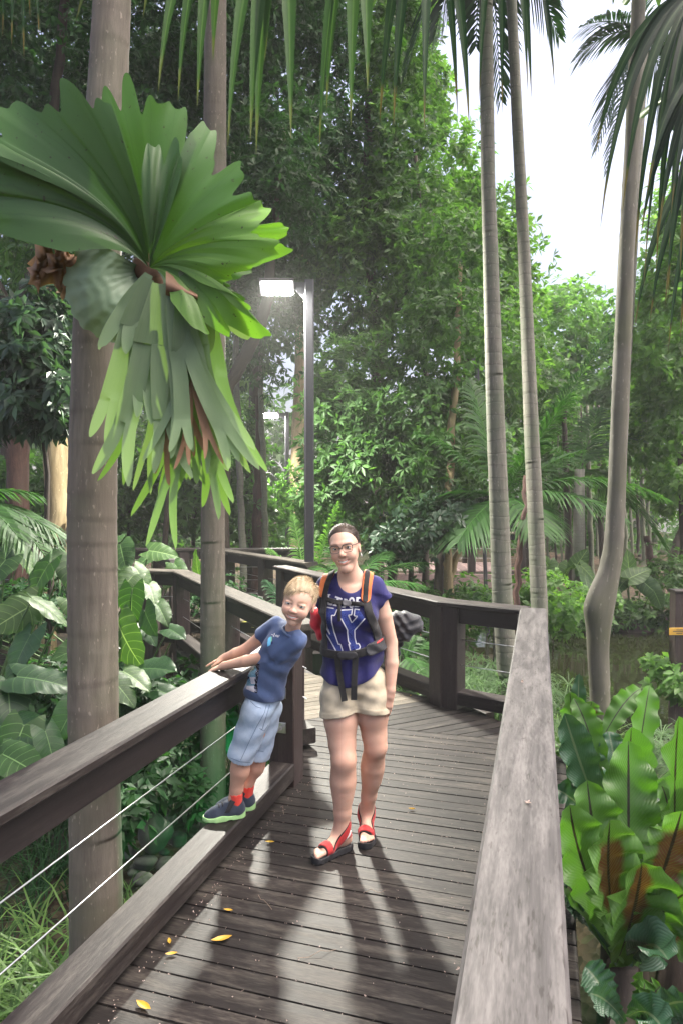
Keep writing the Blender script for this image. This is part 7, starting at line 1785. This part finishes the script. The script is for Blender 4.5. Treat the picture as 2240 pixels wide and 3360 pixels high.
for a_, fwd in ((ALp, (-.21, -.072)), (ARp, (-.21, -.055))):
    f_ = unit(V3(*fwd, 0)); s_ = V3(-f_[1], f_[0], 0); o_ = V3(a_[0], a_[1], .152) - f_ * .052
    d = (KLp if a_ is ALp else KRp) - a_
    S = Sdf(a_ - .09, a_ + .09, .003); S.cone(a_ + V3(0, 0, -.06), a_ + unit(d) * .05, .0335, .0335, 0)
    X = S.grid(); solid_part('sock', S, np.maximum(S.F, X[2] - (a_[2] + .022 + .003 * np.sin(X[0] * 300))), M['sock'], bo)
    lo, hi = np.minimum(o_ - .06, o_ + f_ * .27 - .06), np.maximum(o_ + .06, o_ + f_ * .27 + .06); lo[2] = .148; hi[2] = .30
    S = Sdf(lo, hi, .003); X = S.grid(); f = sum((X[i] - o_[i]) * f_[i] for i in range(3)); sd = sum((X[i] - o_[i]) * s_[i] for i in range(3)); z = X[2] - .152
    def c2(f0, f1, r0, r1):
        t_ = np.clip((f - f0) / (f1 - f0), 0, 1); return np.hypot(f - f0 - t_ * (f1 - f0), sd) - (r0 + t_ * (r1 - r0))
    d2 = np.minimum(c2(.036, .15, .034, .041), c2(.15, .180, .041, .034))
    zt = .028 + .006 * np.clip((.05 - f) / .05, 0, 1) + .004 * np.sin(f * 60)
    up_ = .010 * np.clip((f - .15) / .06, 0, 1)
    sole = solid_part('shoe_sole', S, np.maximum(np.maximum(d2 - .003, z - zt), up_ * .6 - z + .001 + .004 * (np.abs(f - .085) < .012)), M['green_sole'], bo)
    S2 = Sdf(lo, hi, .003); w3 = lambda ff, ss, zz: o_ + f_ * ff + s_ * ss + V3(0, 0, zz)
    S2.cone(w3(.040, 0, .040), w3(.050, 0, .085), .036, .033, .02); S2.cone(w3(.045, 0, .045), w3(.150, 0, .030), .040, .034, .02); S2.cone(w3(.15, 0, .030), w3(.183, 0, .026), .036, .027, .02); S2.cone(w3(.055, 0, .080), w3(.115, 0, .052), .027, .027, .02)
    F = np.maximum(S2.F, .020 - z); F = np.maximum(F, z - (.088 + .010 * np.clip((.02 - f) / .03, 0, 1) - .018 * np.exp(-((f - .045) / .02) ** 2)))
    upper = solid_part('shoe', S2, F, M['shoe'], bo)
    st = np.abs((f - .085) * .8 + (z - .07) * .5)
    solid_part('shoe_strap', S2, np.maximum(np.maximum(S2.F - .004, st - .011), np.maximum(-(S2.F + .004), .045 - z)), M['shoe_dark'], upper)
    st = np.minimum(np.abs(f - .118), np.abs(f - .136))
    solid_part('shoe_lace', S2, np.maximum(np.maximum(S2.F - .003, st - .004), np.maximum(np.maximum(-(S2.F + .004), .048 - z), np.abs(sd) - .022)), M['shoe_dark'], upper)
# hair: short, tousled, fringe combed to the side
S = Sdf(HB - .17, HB + .19, .003); LH = Loc(S, HB, AB, .985); LH.ell((0, .018, .037), (.0745, .098, .0855), .02); LH.ell((0, -.026, .046), (.062, .068, .050), .02)
X = S.grid(); pl_ = LH.inv(np.stack(X, -1).reshape(-1, 3)); x, y, z = (pl_[:, i].reshape(X[0].shape) for i in range(3))
fr = .066 + .006 * np.sin(x * 60 + 1) + .010 * (x / .06)
cut = np.where(y < -.035, fr - z, np.maximum(-(z * .55 + y + .012 - np.abs(x) * .05), -.055 - z - .3 * (y - .02)))
F = np.maximum(S.F + .006 * (1 - np.clip(-cut / .02, 0, 1)), cut) + .0010 * np.sin(x * 260 + y * 60)
V, Q = S.mesh(F); V = smooth_mesh(V, Q, 1)
hb = make_mesh('hair', V, Q, M['hair_b'], True, {'tint': ('FACE', 'FLOAT', np.full(len(Q), .35))}); hair = link('hair', hb, bo)
rr = np.random.default_rng(8); pl_ = LH.inv(V); ii = rr.integers(0, len(V), 9000); p = V[ii]; q2 = pl_[ii]
nn_ = p - LH.w((0, .02, .02)); nn_ /= np.linalg.norm(nn_, axis=1, keepdims=True)
crown = LH.w((.045, .06, .115))                    # hair radiates from the crown
dr_ = p - crown; dr_ -= (dr_ * nn_).sum(1, keepdims=True) * nn_; dl = np.linalg.norm(dr_, axis=1, keepdims=True); dr_ /= dl + 1e-9
tuft = np.exp(-(dl / .05) ** 2)
dd = dr_ * 1.0 + nn_ * (.16 + .55 * tuft) + rr.normal(size=dr_.shape) * (.13 + .25 * tuft)
dd /= np.linalg.norm(dd, axis=1, keepdims=True)
V2, F2, t2 = strands('h', p - nn_ * .002, dd, .030, .0022, None, None, rr, 4, -nn_ * .32)
leaf_part('hair_strands', hair, V2, F2, t2, M['hair_b'])
# ------------------------------------------------------------------ thin haze over the whole garden, added for veil and lamp glow
hz = bmesh.new(); bmesh.ops.create_cube(hz, size=1)
me = bpy.data.meshes.new('haze'); hz.to_mesh(me); hz.free(); ho = bpy.data.objects.new('haze', me); COL.objects.link(ho); ho['kind'] = 'stuff'
ho.scale = (900, 900, 27); ho.location = (0, 0, 10)
t = NT('haze_air'); v = t.n('ShaderNodeVolumePrincipled', Density=.0015); v.inputs['Color'].default_value = (.96, .98, .97, 1); t.l(v.outputs[0], t.out.inputs['Volume']); me.materials.append(t.m)
bpy.context.view_layer.update()
